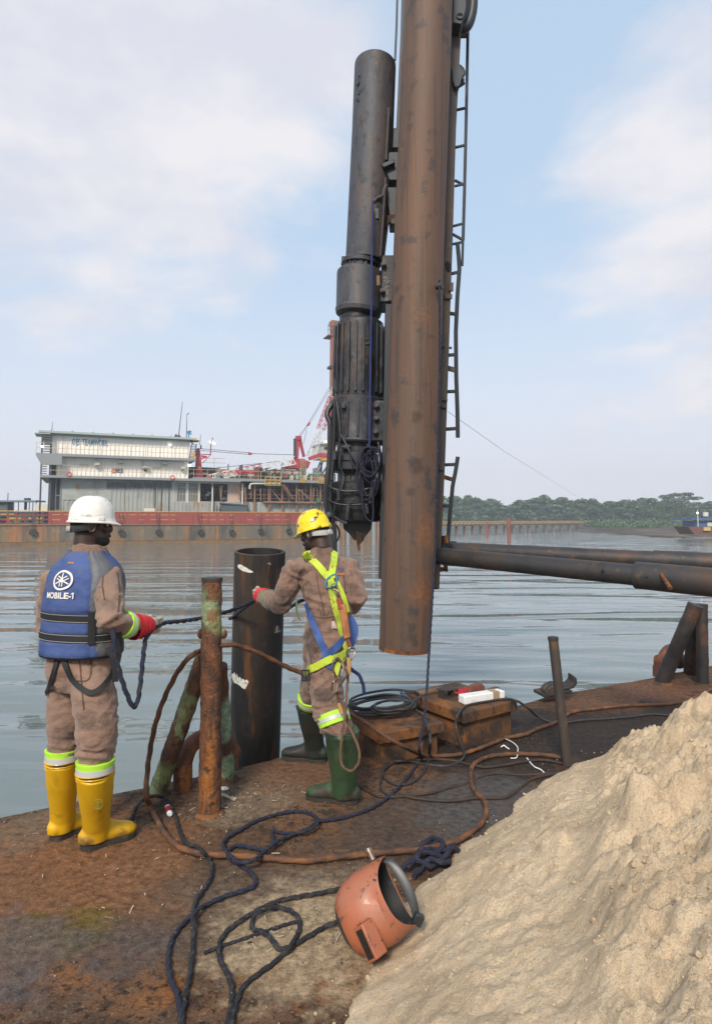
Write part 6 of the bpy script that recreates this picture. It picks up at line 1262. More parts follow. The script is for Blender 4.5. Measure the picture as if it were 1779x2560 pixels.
def boot(parent, heel, toe, top, r_top, r_ank, m, msole, wsc=1.0, collar=3):
    f = (toe - heel); L = f.length; f.normalize(); up = V((0,0,1)); lat = f.cross(up).normalized(); ank = heel + f*(L*.24) + up*.10
    mb = MB(); mb.tube([top, top + (ank-top)*.35, top + (ank-top)*.75, ank, heel + f*(L*.24) + up*.03], [(r_top*.97,r_top*1.0),(r_top*.93,r_top*.97),(r_ank*1.02,r_ank*1.05),(r_ank,r_ank*1.02),(r_ank*.8,r_ank*.9)], 24, side=lat)
    st = ((-.02,.022,.045),(.02,.038,.085),(.12,.043,.12),(.28,.044,.135),(.42,.043,.118),(.55,.047,.095),(.70,.052,.080),(.83,.051,.070),(.93,.043,.058),(.985,.026,.042),(1.0,.010,.03))
    mb.tube([heel + f*(L*t) + up*(h/2+.008) for t, w_, h in st], [(w_*wsc, h/2) for t, w_, h in st], 24, side=lat)
    me = remeshed(mb, .0065, 3)
    b_ = place(me, 'boot', m, parent)
    mb = MB()
    for k in range(collar):
        q = top + (ank-top)*(.012+.055*k if collar < 5 else .02+.035*k); mb.tube([q + lat*(r_top*(1.0-.02*k)*math.cos(t)) + f*(r_top*(1.03-.02*k)*math.sin(t)) for t in np.linspace(0,6.2832,29)[:-1]], .0038, 6, closed=True)
    mb.build('boot_rib', m, b_)
    mb = MB(); out = []
    n = 18; ts = np.linspace(0,1,n); wd = np.interp(ts, [0,.03,.12,.3,.45,.7,.85,.95,1], [.018,.034,.042,.041,.039,.054,.053,.040,.012])
    ring = [heel + f*(L*(-.03+1.05*t)) + lat*(w_*wsc*1.03) for t, w_ in zip(ts, wd)] + [heel + f*(L*(-.03+1.05*t)) - lat*(w_*wsc*1.03) for t, w_ in zip(ts[::-1], wd[::-1])]
    mb.prism([p + up*.002 for p in ring], up*.024); mb.build('sole', msole, b_); return b_
def cuffband(parent, p0, p1, r, m1, m2, frac=(.34,.66), side=(1,0,0)):
    r0, r1 = r if isinstance(r, tuple) else (r, r); mb = MB(); mb.tube([p0 + (p1-p0)*t for t in (0,.04,.5,.96,1)], [r0*.97,r0,(r0+r1)/2,r1,r1*.97], 28, caps=True); b_ = mb.build('reflective_band', m1, parent)
    mb = MB(); ra = r0 + (r1-r0)*.5 + .0015; mb.tube([p0 + (p1-p0)*t for t in (frac[0], frac[1])], [ra, ra], 28); mb.build('silver_stripe', m2, b_); return b_
def glove(parent, wr, a, b, c, m_palm, m_cuff, cuff_from, fist=True, cuffr=(.060,.047)):
    """a: along the hand, b: across the knuckles, c: the way the fingers curl"""
    a, b, c = a.normalized(), b.normalized(), c.normalized(); mb = MB()
    mb.tube([wr - a*.01, wr + a*.03, wr + a*.075, wr + a*.098], [(.030,.021),(.040,.020),(.045,.018),(.040,.013)], 18, side=b)
    for i, (o, L) in enumerate(((-.033,.86),(-.011,1.0),(.011,.95),(.033,.76))):
        k = wr + a*.092 + b*o; ang = R(18 + 4*i); pts = [k - a*.02, k]; d = a*math.cos(ang) + c*math.sin(ang); p = k
        for seg, bend in ((.040,62),(.026,72),(.022,48)):
            p = p + d*seg*L; pts.append(p); ang += R(bend); d = a*math.cos(ang) + c*math.sin(ang)
        mb.tube(spline(pts, .007), .0112 - .0008*(i == 3), 10)
    t0 = wr + a*.030 - b*.034 + c*.004; mb.tube(spline([t0, t0 - b*.018 + a*.026 + c*.016, t0 - b*.008 + a*.052 + c*.034, t0 + b*.014 + a*.066 + c*.042], .007), .0128, 10)
    me = remeshed(mb, .004, 2); g = place(me, 'glove', m_palm, parent)
    mb = MB(); ax = (wr + a*.05 - cuff_from); n = 9; rs = [cuff_from + ax*t for t in np.linspace(0,1,n)]; rad = [(cuffr[0] + (cuffr[1]-cuffr[0])*t + .003*math.sin(t*17), (cuffr[0]+(cuffr[1]-cuffr[0])*t)*.82) for t in np.linspace(0,1,n)]
    mb.tube(rs, rad, 22, side=b, caps=False); mb.tube([q for q in rs], [(x-.004, y-.004) for x, y in rad], 22, side=b, caps=False); cu = mb.build('cuff', m_cuff, g)
    mb = MB()
    for t in (.06,.42,.72): q = cuff_from + ax*t; i = int(t*(n-1)); mb.tube([q + b*((rad[i][0]+.001)*math.cos(x)) + a.cross(b).normalized()*((rad[i][1]+.001)*math.sin(x)) for x in np.linspace(0,6.2832,25)[:-1]], .0026, 6, closed=True)
    mb.build('seam', m_cuff, cu); return g
# =============================== first worker: white helmet, blue buoyancy vest, yellow boots
p1 = thing('person', 'worker in white helmet, blue buoyancy vest and yellow boots hauling a navy rope', 'person', (-1.42,3.30,0))
f1_ = V((.17,.985,0)).normalized(); l1_ = V((f1_.y,-f1_.x,0)); up = V((0,0,1)); C1 = V((-1.408,3.30,0))
sR = V((-1.268,3.272,1.375)); sL = V((-1.575,3.328,1.365)); eR = P(276,1553,3.07); wR = P(344,1570,3.25); hR = P(352,1570,3.28)
eL = P(120,1565,3.46); wL = P(190,1545,3.68)
hd = P(229,1311,3.33); hf, hl, hu = basis((.88,.47,-.03)); nk1 = V((-1.392,3.315,1.475))
legs1 = dict(R=[P(222,1668,3.27), P(236,1735,3.21), P(242,1808,3.19), P(240,1878,3.2), P(238,1935,3.2), P(236,2010,3.2)], L=[P(174,1668,3.36), P(168,1735,3.36), P(165,1800,3.33), P(161,1862,3.32), P(155,1912,3.32), P(154,2000,3.32)])
def ankle(heel, toe): return heel + (toe-heel)*.24 + V((0,0,.10))
for lg_, h_, t_, tp_ in (('R', G(207,2127), G(336,2084), P(238,1926,3.2)), ('L', G(131,2104), G(228,2062), P(157,1896,3.32))): legs1[lg_][4] = tp_.copy(); legs1[lg_][5] = tp_ + (ankle(h_,t_)-tp_)*.55
def torso(mb, st, lat, sc=1.0, sub=0.0): mb.tube([q for q, a, b in st], [(a*sc-sub, b*sc-sub) for q, a, b in st], 32, side=lat)
T1 = [(C1+V((-.005,0,.80)),.10,.09),(C1+V((-.005,0,.85)),.165,.125),(C1+V((-.005,0,.93)),.178,.135),(C1+V((0,0,1.03)),.162,.12),(C1+V((0,0,1.18)),.168,.12),(C1+V((0,0,1.32)),.175,.12),(C1+V((.002,0,1.405)),.160,.10),(C1+V((.008,.005,1.45)),.105,.085),(C1+V((.018,.010,1.49)),.078,.074),(C1+V((.024,.014,1.525)),.070,.070)]
mb = MB(); torso(mb, T1, l1_)
mb.tube(legs1['R'], [.100,.104,.098,.087,.070,.040], 24); mb.tube(legs1['L'], [.096,.094,.088,.080,.066,.038], 24)
mb.tube([sR - l1_*.05, sR, sR + (eR-sR)*.5, eR, eR + (wR-eR)*.5, eR + (wR-eR)*.82], [.060,.068,.070,.066,.060,.054], 22)
mb.tube([sL + l1_*.05, sL, sL + (eL-sL)*.5, eL, eL + (wL-eL)*.5, eL + (wL-eL)*.85], [.058,.064,.066,.062,.055,.050], 22)
me = remeshed(mb, .0085, 4)
wrinkle(me, .0080, [(legs1['R'][3], .20, .011, up), (legs1['L'][3], .19, .010, up), (legs1['R'][2]+V((0,.05,.05)), .16, .006, up), (eR, .13, .010, (wR-sR).normalized()), (sR, .13, .007, l1_), (eL, .13, .008, up), (C1+V((0,0,.86)), .16, .005, up)])
bv1 = bvh_of(me)
# body: head, neck, arms and hands, trunk and legs in one skin
mb = MB(); head(mb, hd, hf, hl, hu, nk1); torso(mb, T1[1:8], l1_, .86)
mb.tube([nk1 + V((0,0,.02)), T1[7][0] - V((0,0,.06))], [(.065,.062),(.10,.08)], 18, side=l1_)
for lg in ('R','L'): mb.tube(legs1[lg], [.085,.085,.07,.06,.05,.034], 18)
mb.tube([sR - l1_*.06, sR, eR, wR, hR], [.055,.058,.046,.031,.029], 16); mb.tube([sL + l1_*.06, sL, eL, wL], [.055,.056,.044,.030], 16)
aL = (wL-eL).normalized(); mb.tube([wL, wL+aL*.05, wL+aL*.09], [(.026,.02),(.040,.018),(.036,.014)], 14, side=up)
for i in range(4): k = wL + aL*.09 + up*(-.03+.02*i); mb.tube(spline([k-aL*.02, k, k+aL*.03+f1_*.012, k+aL*.035+f1_*.035, k+aL*.012+f1_*.045], .008), .009, 8)
mb.tube(spline([wL+aL*.03+up*.03, wL+aL*.06+up*.048, wL+aL*.085+up*.04+f1_*.02], .008), .010, 8)
mebody = remeshed(mb, .0065, 2); body1 = place(mebody, 'body', M['skin'], p1)
ears('ear', hd, hf, hl, hu, M['skin'], body1); face(hd, hf, hl, hu, body1)
mb = MB(); Rm = rotm(hf,hl,hu); mb.ball(hd + hf*.046 - hu*.086, (.046,.050,.034), 18, Rm, 10); mb.ball(hd + hf*.030 - hu*.070, (.0560,.056,.040), 18, Rm, 10)
place(remeshed(mb, .006, 2), 'beard', M['beard'], body1)
mb = MB(); mb.ball(hd - hf*.012 + hu*.022, (.0765,.0945,.098), 24, Rm, 14); mb.build('hair', M['beard'], body1)
cov1 = place(me, 'coverall', M['cloth'], p1)
mb = MB(); n = 40; rs = []
for k, (z, rx, ry, tilt) in enumerate(((1.455,.108,.096,0),(1.492,.090,.086,.004),(1.530,.083,.082,.012),(1.533,.078,.077,.012),(1.49,.078,.074,.004))):
    rs.append([C1 + V((.020,.012,z)) + l1_*(rx*math.cos(2*math.pi*j/n)) + f1_*(ry*math.sin(2*math.pi*j/n)) + up*(-tilt*math.sin(2*math.pi*j/n)*1.2 + .003*math.sin(j*.9)) for j in range(n)])
mb.rings(rs, caps=False); mb.build('collar', M['cloth'], cov1)
fa = (wR-eR).normalized(); q0 = eR + (wR-eR)*.44; q1_ = eR + (wR-eR)*.66; cuffband(cov1, q0, q1_, (.067,.064), M['hivis'], M['silver'])
for lg, o, r in (('R',.006,(.092,.086)),('L',.004,(.087,.081))):
    b0 = legs1[lg][4] + V((0,0,.052)); b1_ = legs1[lg][4] - V((0,0,.004)); bb = cuffband(cov1, b0, b1_, r, M['hivis'], M['silver'], (.50,.97))
hat = hardhat(p1, hd + hu*.012, hf, hl, hu, M['hwhite'], a=.114, b=.101, h=.138, peak=.022, brim=.009); suspension(hat, hd + hu*.012, hf, hl, hu, M['blackplastic'], M['strapgrey'])
boot(p1, G(207,2127), G(336,2084), P(238,1926,3.2), .088, .066, M['byellow'], M['sole']); bt = boot(p1, G(131,2104), G(228,2062), P(157,1896,3.32), .083, .062, M['byellow'], M['sole'])
mb = MB(); c = P(245,2011,3.115); mb.torus(c, .022, .0016, (.05,-1,.02), 24, 5); mb.tube([c+V((0,0,-.014)), c+V((0,0,.014))], .0016, 5); mb.torus(c+V((0,0,.004)), .007, .0013, (.05,-1,0), 14, 5); mb.box(c-V((0,0,.012)), (.02,.002,.003)); mb.build('boot_emblem', mat('olive emblem',(.20,.20,.02),.6), [o for o in p1.children if o.name.startswith('boot')][0])
rd = V((.78,.62,.10)).normalized(); ha = (P(420,1558,3.42)-hR).normalized()
glove(p1, hR, ha, V((-.15,.15,-1)), V((.5,-.75,.0)).cross(V((0,0,1)))*0 + V((-.55,.75,-.1)), M['gwhite'], M['gred'], P(334,1567,3.215), cuffr=(.066,.050))
# vest
VS = [(.985,.198,.156),(1.00,.206,.162),(1.06,.203,.160),(1.15,.196,.156),(1.25,.196,.158),(1.33,.194,.156),(1.39,.186,.146),(1.43,.168,.132),(1.465,.134,.112),(1.495,.098,.092),(1.515,.088,.086)]
def vestp(phi, z, off=0.0):
    zs = [s[0] for s in VS]; rx = np.interp(z, zs, [s[1] for s in VS]) + off; ry = np.interp(z, zs, [s[2] for s in VS]) + off
    lean = V((.014,.006,0))*max(0, (z-1.2)/.3)
    s_, c_ = math.sin(phi), math.cos(phi); e_ = 2/2.35
    return C1 + lean + V((0,0,z)) + l1_*(rx*math.copysign(abs(s_)**e_, s_)) - f1_*(ry*math.copysign(abs(c_)**e_, c_))
mb = MB(); nphi = 96; zs = list(np.linspace(.985,1.512,42)); vs = []
def pf(phi, z):
    seam = .006*math.exp(-((abs(math.degrees(phi)-(-10))-45)/3)**2) + .005*math.exp(-((abs(math.degrees(phi))-100)/3)**2)
    return .005*noise.noise(V((phi*2.2, z*7, 1))) + .0035*(1-2*abs(noise.noise(V((phi*5, z*16, 4))))) - seam - (.010 if min(abs(z-1.09),abs(z-1.185)) < .02 else 0)
for z in zs:
    for k in range(nphi): phi = -math.pi + 2*math.pi*k/nphi; dz = .012*math.sin(phi*1.0+.6) if z < 1.05 else 0; vs.append(vestp(phi, z, pf(phi,z)) + V((0,0,dz)))
fs, ms = [], []
for i in range(len(zs)-1):
    for k in range(nphi):
        fs.append((i*nphi+k, i*nphi+(k+1)%nphi, (i+1)*nphi+(k+1)%nphi, (i+1)*nphi+k)); dg_ = -180 + 360*(k+.5)/nphi; zz = (zs[i]+zs[i+1])/2
        lim = 35 + (1.12-zz)*110 if zz < 1.12 else 35 - max(0,(zz-1.36))*60
        ms.append(0 if (-60 < dg_ < lim or abs(dg_) > 108 or (zz > 1.43 and dg_ > 78)) else 1)
base = len(vs); 
for k in range(nphi): phi = -math.pi + 2*math.pi*k/nphi; vs.append(vestp(phi, .99, -.03) + V((0,0,.012*math.sin(phi+.6))))
for k in range(nphi): fs.append((k, base+k, base+(k+1)%nphi, (k+1)%nphi)); ms.append(0)
mb.add(vs, fs); mb.m = ms; vest = mb.build('buoyancy_vest', [M['vblue'], M['vgrey']], p1, angle=70)
def vband(name, z, h, m, phi0=-180, phi1=180, off=.006, parent=vest, slope=0.0, n=90):
    mb = MB(); rs = []
    for ph in np.radians(np.linspace(phi0, phi1, n)):
        dz = slope*math.sin(ph); rs.append([vestp(ph, z+dz-h/2, off), vestp(ph, z+dz+h/2, off), vestp(ph, z+dz+h/2, off-.008), vestp(ph, z+dz-h/2, off-.008)])
    mb.rings(rs, caps=phi1-phi0 < 359); return mb.build(name, m, parent)
for z in (1.187,1.090):
    bb = vband('belt', z, .038, M['webbing'], slope=-.006); vband('stitching', z+.016, .0022, M['stitch'], off=.0072, parent=bb, slope=-.006); vband('stitching', z-.016, .0022, M['stitch'], off=.0072, parent=bb, slope=-.006)
vband('belt_keeper', 1.140, .155, M['webbing'], 32, 43, .011, n=8); vband('hem_binding', .990, .010, M['webbing'], off=.003)
def onvest(pts2, faces, name, m, phi0, z0, off=.0075, ext=None):
    mb = MB(); top_ = [vestp(phi0 + x/.186, z0 + y, off) for x, y in pts2]; mb.add(top_, faces); return mb.build(name, m, vest, smooth=False)
def textmesh(txt, wd, ht, bold=.03):
    cu = bpy.data.curves.new('lettering','FONT'); cu.body = txt; cu.offset = bold; cu.resolution_u = 3; o = bpy.data.objects.new('lettering', cu); COL.objects.link(o)
    me = bpy.data.meshes.new_from_object(o.evaluated_get(bpy.context.evaluated_depsgraph_get())); bpy.data.objects.remove(o); bm = bmesh.new(); bm.from_mesh(me)
    bmesh.ops.subdivide_edges(bm, edges=bm.edges[:], cuts=1); bm.verts.index_update(); xs = [v.co.x for v in bm.verts]; ys = [v.co.y for v in bm.verts]; x0, x1, y0, y1 = min(xs), max(xs), min(ys), max(ys)
    P2 = [((v.co.x-x0)/(x1-x0)*wd - wd/2, (v.co.y-y0)/(y1-y0)*ht) for v in bm.verts]; F2 = [tuple(v.index for v in f.verts) for f in bm.faces]; bm.free(); return P2, F2
PHI0 = R(-10)
t2, tf = textmesh('MOBILE-1', .128, .031, .03); o_ = len(t2); t2 += [(.0640,.031),(.0590,.031),(.0515,.0255),(.0515,.0215),(.0600,.0255)]; tf.append((o_,o_+1,o_+2,o_+3,o_+4)); onvest(t2, tf, 'vest_lettering', M['print'], PHI0, 1.282)
pts2, ff = [], []; n = 36
for k in range(n):
    for r in (.035,.0435): pts2.append((r*math.cos(2*math.pi*k/n), r*1.12*math.sin(2*math.pi*k/n)))
for k in range(n): ff.append((2*k, 2*k+1, 2*((k+1)%n)+1, 2*((k+1)%n)))
def bar2(x0, y0, x1, y1, w_):
    dx, dy = x1-x0, y1-y0; L = math.hypot(dx,dy); nx, ny = -dy/L*w_/2, dx/L*w_/2; o = len(pts2); pts2.extend([(x0+nx,(y0+ny)*1.12),(x0-nx,(y0-ny)*1.12),(x1-nx,(y1-ny)*1.12),(x1+nx,(y1+ny)*1.12)]); ff.append((o,o+1,o+2,o+3))
for a_ in (90,210,330):
    c_, s_ = math.cos(R(a_)), math.sin(R(a_)); bar2(0,0,.032*c_,.032*s_,.0052)
    for sd in (-1,1): bar2(-.0055*s_*sd + .004*c_, .0055*c_*sd + .004*s_, -.0055*s_*sd - .027*c_, .0055*c_*sd - .027*s_, .0042)
onvest(pts2, ff, 'vest_logo', M['print'], PHI0 + .05, 1.372)
mb = MB(); mb.frame_box(vestp(R(-8),1.452,.004), l1_*.035, -f1_*.002, V((0,0,.008))); mb.build('frayed_label', mat('orange label',(.45,.22,.10),.8), vest)
# loose black straps below the vest
ribbon('loose_strap', [(150,1618),(143,1660),(135,1690),(124,1722),(119,1734)], .026, M['webbing'], vest, bv1, .012, 3.2)
ribbon('loose_strap', [(156,1618),(158,1640),(170,1672),(190,1706),(210,1726),(228,1734),(250,1724),(268,1702),(280,1676),(284,1650),(276,1622)], .026, M['webbing'], vest, bv1, .014, 3.13)
ribbon('loose_strap', [(292,1572),(299,1600),(297,1630),(293,1655),(290,1660)], .030, M['webbing'], vest, None, .004, 3.10)
ribbon('loose_strap', [(270,1618),(282,1640),(288,1670),(288,1705)], .030, M['webbing'], vest, None, .004, 3.10)
seam = mat('dark cloth seam', (.085,.054,.041), .95)
for pth in ([(196,1640),(202,1680),(206,1730),(210,1775)], [(168,1646),(170,1690),(176,1706),(196,1702),(214,1704),(226,1692),(228,1650)], [(292,1430),(298,1470),(296,1520),(290,1550)], [(262,1425),(256,1460),(262,1500)]):
    ribbon('seam', pth, .006, seam, cov1, bv1, .003, 3.2, .003)
add_spots(M['cloth'], [(tuple(P(275,1402,3.18)), .030, (.035,.03,.028), .85, .9, 22.0), (tuple(P(298,1425,3.14)), .030, (.06,.045,.038), .7, .9, 20.0), (tuple(P(165,1840,3.26)), .07, (.085,.058,.045), .7, .9, 12.0), (tuple(P(215,1800,3.10)), .06, (.10,.068,.052), .6, .9, 12.0), (tuple(P(270,1500,3.05)), .05, (.11,.075,.058), .6, .9, 14.0)])
# =============================== second worker: yellow helmet, fall harness, green boots
p2 = thing('person', 'worker in yellow helmet, lime fall harness and green boots reaching past the black pile', 'person', (-.22,4.0,0))
f2_ = V((-.25,.97,0)).normalized(); l2_ = V((f2_.y,-f2_.x,0)); f2v, l2v = f2_, l2_
S2 = P(806,1418,4.02); sL2 = S2 - l2_*.172; sR2 = S2 + l2_*.168 - V((0,0,.01)); eL2 = P(700,1512,4.00); wL2 = P(655,1489,4.20); eR2 = P(893,1493,3.98); wR2 = P(880,1518,4.25)
near = [P(815,1590,3.96), P(809,1675,3.93), P(820,1765,3.87), P(836,1812,3.82), P(852,1850,3.79), P(866,1930,3.75)]; far = [P(808,1600,4.09), P(790,1690,4.20), P(778,1740,4.32), P(772,1764,4.38), P(785,1850,4.40)]; near[4] = P(853,1824,3.785); near[5] = near[4] + (ankle(G(891,2010),G(768,1994))-near[4])*.5; far[4] = far[3] + (ankle(G(812,1906),G(706,1894))-far[3])*.5
hd2 = P(786,1330,4.03); hf2, hl2, hu2 = basis((-.86,.44,-.26), V((-.04,.02,1))); nk2 = P(802,1382,4.03)
T2 = [(P(815,1672,4.0),.09,.09),(P(815,1650,4.0),.140,.125),(P(817,1610,4.0),.156,.135),(P(822,1555,4.0),.140,.118),(P(822,1520,4.0),.142,.118),(P(817,1470,4.01),.160,.122),(P(811,1432,4.02),.172,.112),(P(807,1408,4.02),.160,.092),(P(804,1394,4.03),.100,.08),(P(803,1384,4.03),.076,.070)]
mb = MB(); torso(mb, T2, l2_)
mb.tube(near, [.118,.105,.096,.090,.074,.040], 24); mb.tube(far, [.11,.092,.080,.060,.038], 24)
mb.tube([sL2 + l2_*.05, sL2, sL2 + (eL2-sL2)*.5, eL2, eL2 + (wL2-eL2)*.5, eL2 + (wL2-eL2)*.95], [.066,.077,.070,.066,.058,.050], 22)
mb.tube([sR2 - l2_*.05, sR2, sR2 + (eR2-sR2)*.5, eR2, eR2 + (wR2-eR2)*.5, wR2], [.066,.076,.070,.062,.055,.048], 22)
me = remeshed(mb, .0085, 4)
wrinkle(me, .0085, [(near[3]+V((0,0,.05)), .20, .014, up), (near[2], .16, .009, up), (far[2], .18, .010, up), (eL2, .14, .012, (wL2-sL2).normalized()), (sL2-V((0,0,.05)), .13, .009, up), (T2[3][0], .20, .011, up), (T2[4][0]+V((0,0,.06)), .2, .006, up), (sR2, .12, .007, l2_), (T2[1][0], .17, .007, up)])
bv2 = bvh_of(me)
mb = MB(); head(mb, hd2, hf2, hl2, hu2, nk2); torso(mb, T2[1:9], l2_, .86); mb.tube([nk2 + V((0,0,.02)), T2[8][0] - V((0,0,.03))], [(.062,.06),(.09,.075)], 18, side=l2_)
mb.tube(near, [.09,.08,.07,.064,.05,.034], 18); mb.tube(far, [.085,.072,.06,.05,.032], 18)
mb.tube([sL2 + l2_*.06, sL2, eL2, wL2, wL2 + (wL2-eL2).normalized()*.03], [.055,.056,.045,.030,.028], 16); mb.tube([sR2 - l2_*.06, sR2, eR2, wR2], [.055,.056,.045,.030], 16)
aR = (wR2-eR2).normalized(); mb.tube([wR2, wR2+aR*.05, wR2+aR*.09], [(.026,.02),(.040,.018),(.036,.014)], 14, side=up)
for i in range(4): k = wR2 + aR*.09 + up*(-.03+.02*i); mb.tube(spline([k-aR*.02, k, k+aR*.03-l2_*.012, k+aR*.035-l2_*.035, k+aR*.012-l2_*.045], .008), .009, 8)
mb.tube(spline([wR2+aR*.03+up*.03, wR2+aR*.06+up*.048, wR2+aR*.085+up*.04-l2_*.02], .008), .010, 8)
body2 = place(remeshed(mb, .0065, 2), 'body', M['skin'], p2); ears('ear', hd2, hf2, hl2, hu2, M['skin'], body2); face(hd2, hf2, hl2, hu2, body2)
Rm = rotm(hf2,hl2,hu2); mb = MB(); mb.ball(hd2 + hf2*.046 - hu2*.086, (.044,.046,.032), 18, Rm, 10); mb.ball(hd2 + hf2*.032 - hu2*.066, (.0565,.055,.044), 18, Rm, 10); place(remeshed(mb, .006, 2), 'beard', M['beard'], body2)
mb = MB(); mb.ball(hd2 - hf2*.012 + hu2*.022, (.0765,.0940,.098), 24, Rm, 14); mb.build('hair', M['beard'], body2)
cov2 = place(me, 'coverall', M['cloth2'], p2)
mb = MB(); n = 40; rs = []; cc_ = P(802,1388,4.03)
for k, (z, rx, ry, tilt) in enumerate(((-.045,.112,.094,0),(-.005,.092,.086,.006),(.030,.080,.076,.02),(.033,.076,.072,.02),(.0,.072,.070,.006))): rs.append([cc_ + V((0,0,z)) + l2_*(rx*math.cos(2*math.pi*j/n)) + f2_*(ry*math.sin(2*math.pi*j/n)) + up*(-tilt*math.sin(2*math.pi*j/n) + .004*math.sin(j*.8)) for j in range(n)])
mb.rings(rs, caps=False); mb.build('collar', M['cloth2'], cov2)
nb = near[4]; ax_ = (near[3]-near[4]).normalized(); cuffband(cov2, P(829,1782,3.835), P(838,1812,3.81), (.100,.096), M['hivis'], M['silver'], (.36,.66)); cuffband(cov2, P(776,1740,4.32), P(773,1758,4.36), (.087,.083), M['hivis'], M['silver']); cuffband(cov2, eL2 + (wL2-eL2)*.50, eL2 + (wL2-eL2)*.66, (.064,.061), mat('grimy olive band',(.17,.21,.10),.8), M['cloth2'])
hat2 = hardhat(p2, hd2 + hu2*.010, hf2, hl2, hu2, M['hyellow'], a=.110, b=.098, h=.134, peak=.032, brim=.008); suspension(hat2, hd2 + hu2*.012, hf2, hl2, hu2, M['strapgrey'], M['strapgrey'])
boot(p2, G(891,2010), G(768,1994), P(853,1824,3.785), .098, .076, M['bgreen'], M['sole'], 1.05, 6); boot(p2, G(812,1906), G(706,1894), P(772,1764,4.38), .085, .066, M['bdark'], M['sole'], 1.05, 6)
glove(p2, wL2 - (wL2-eL2).normalized()*.0, (P(628,1490,4.36)-wL2).normalized(), V((.1,.15,-1)), V((-.2,1,0)), M['gwhite'], M['gred'], P(668,1496,4.15), cuffr=(.062,.052))
har = ribbon('fall_harness', [(762,1386),(772,1394),(788,1408),(804,1425),(818,1441),(826,1450),(828,1470),(834,1505),(843,1540),(850,1570),(857,1597),(860,1612),(866,1622),(858,1640),(848,1655)], .044, M['harn'], p2, bv2, .009, 3.9)
ribbon('shoulder_strap', [(834,1380),(834,1400),(830,1420),(827,1445)], .044, M['harn'], har, bv2, .010, 3.9)
ribbon('shoulder_pad', [(752,1392),(762,1386),(776,1382),(788,1391)], .034, M['harn'], har, bv2, .014, 3.9); ribbon('shoulder_strap', [(840,1456),(850,1475),(858,1495),(864,1515),(868,1530)], .032, M['harn'], har, bv2, .008, 3.9)
ribbon('blue_strap', [(766,1510),(775,1535),(786,1565),(798,1595),(810,1622),(818,1636)], .042, M['harnb'], har, bv2, .009, 3.9); ribbon('blue_strap', [(806,1640),(820,1634),(838,1618),(852,1602),(862,1592)], .046, M['harnb'], har, bv2, .011, 3.9); ribbon('blue_strap', [(872,1545),(882,1560),(886,1580),(880,1600),(872,1620)], .05, M['harnb'], har, None, .012, 3.93); ribbon('blue_strap', [(800,1648),(815,1660),(830,1668)], .035, M['harnb'], har, bv2, .007, 3.9)
lgst = ribbon('leg_strap', [(764,1686),(775,1676),(795,1662),(815,1652),(835,1644),(848,1640),(860,1630)], .043, M['harn'], har, bv2, .016, 3.85); ribbon('strap_tail', [(850,1645),(844,1665),(838,1688)], .03, M['harn'], har, None, .004, 3.72)
pb = P(763,1689,3.84); mb = MB()
for a_, b_ in (((-.02,-.03),(.02,-.03)),((.02,-.03),(.02,.03)),((.02,.03),(-.02,.03)),((-.02,.03),(-.02,-.03)),((0,-.03),(0,.03))): mb.beam(pb+V((a_[0],0,a_[1])), pb+V((b_[0],0,b_[1])), .009)
mb.build('buckle', M['dark'], lgst); mb = MB(); pp = [(816,1450),(838,1436),(840,1462),(828,1468),(816,1468)]
pts = []
for x, y in pp:
    h_ = bv2.ray_cast(CAMP, ray(x,y).normalized(), 9); pts.append((h_[0] if h_[0] else P(x,y,3.9)) - ray(x,y).normalized()*.016)
mb.tube(spline(pts, .008, True), (.0055), 8, closed=True); mb.build('dorsal_plate', M['teal'], har)
mb = MB(); dd = P(836,1468,3.86); mb.torus(dd, .020, .0035, (.2,-1,.1), 18, 7); mb.tube(spline([dd+V((0,-.01,-.01)), P(846,1480,3.84), P(852,1496,3.84), P(848,1502,3.84), P(840,1490,3.84), P(836,1475,3.85)], .006), .0035, 7); mb.build('d_ring', M['steelhook'], har)
# shock absorber pack, hooks and lanyard that hang from the harness ring
ln = thing('safety_lanyard', 'orange-brown absorber pack with steel hooks and a grubby lanyard rope hanging down the second worker', 'lanyard', P(850,1500,3.80))
def hang(name, pts, wd, th, m, par): 
    mb = MB(); q = spline([P(*p) for p in pts], .02); mb.tube(q, [(wd/2, th/2)]*len(q), 10, side=(1,0,0)); return mb.build(name, m, par)
hang('red_sleeve', [(846,1497,3.82),(850,1512,3.81),(852,1524,3.80)], .034, .018, M['rag'] if False else mat('dull red sleeve',(.24,.045,.03),.8), ln)
mb = MB(); mb.prism([P(846,1512,3.80), P(864,1510,3.80), P(877,1594,3.77), P(859,1600,3.77)], V((0,.035,0))); mb.build('absorber_pack', M['absorber'], ln, bevel=.008)
hang('strap_end', [(867,1596,3.785),(871,1608,3.785),(876,1622,3.785)], .026, .012, mat('brown strap',(.15,.06,.035),.8), ln)
def hook(name, c, hgt, wd, par, rot=0):
    mb = MB(); pts = []
    for t in np.linspace(0, 6.283, 22)[:-1]: pts.append(c + Matrix.Rotation(rot,3,'Y') @ V((wd/2*math.cos(t)*(1+.12*math.sin(t)), .01*math.sin(t*2), hgt/2*math.sin(t))))
    mb.tube(pts, .0058, 8, closed=True); return mb.build(name, M['steelhook'], par)
hook('scaffold_hook', P(876,1634,3.78), .075, .046, ln, R(15)); hook('scaffold_hook', P(845,1672,3.70), .12, .060, ln, R(-10)); hook('snap_hook', P(836,1718,3.70), .075, .03, ln, R(5))
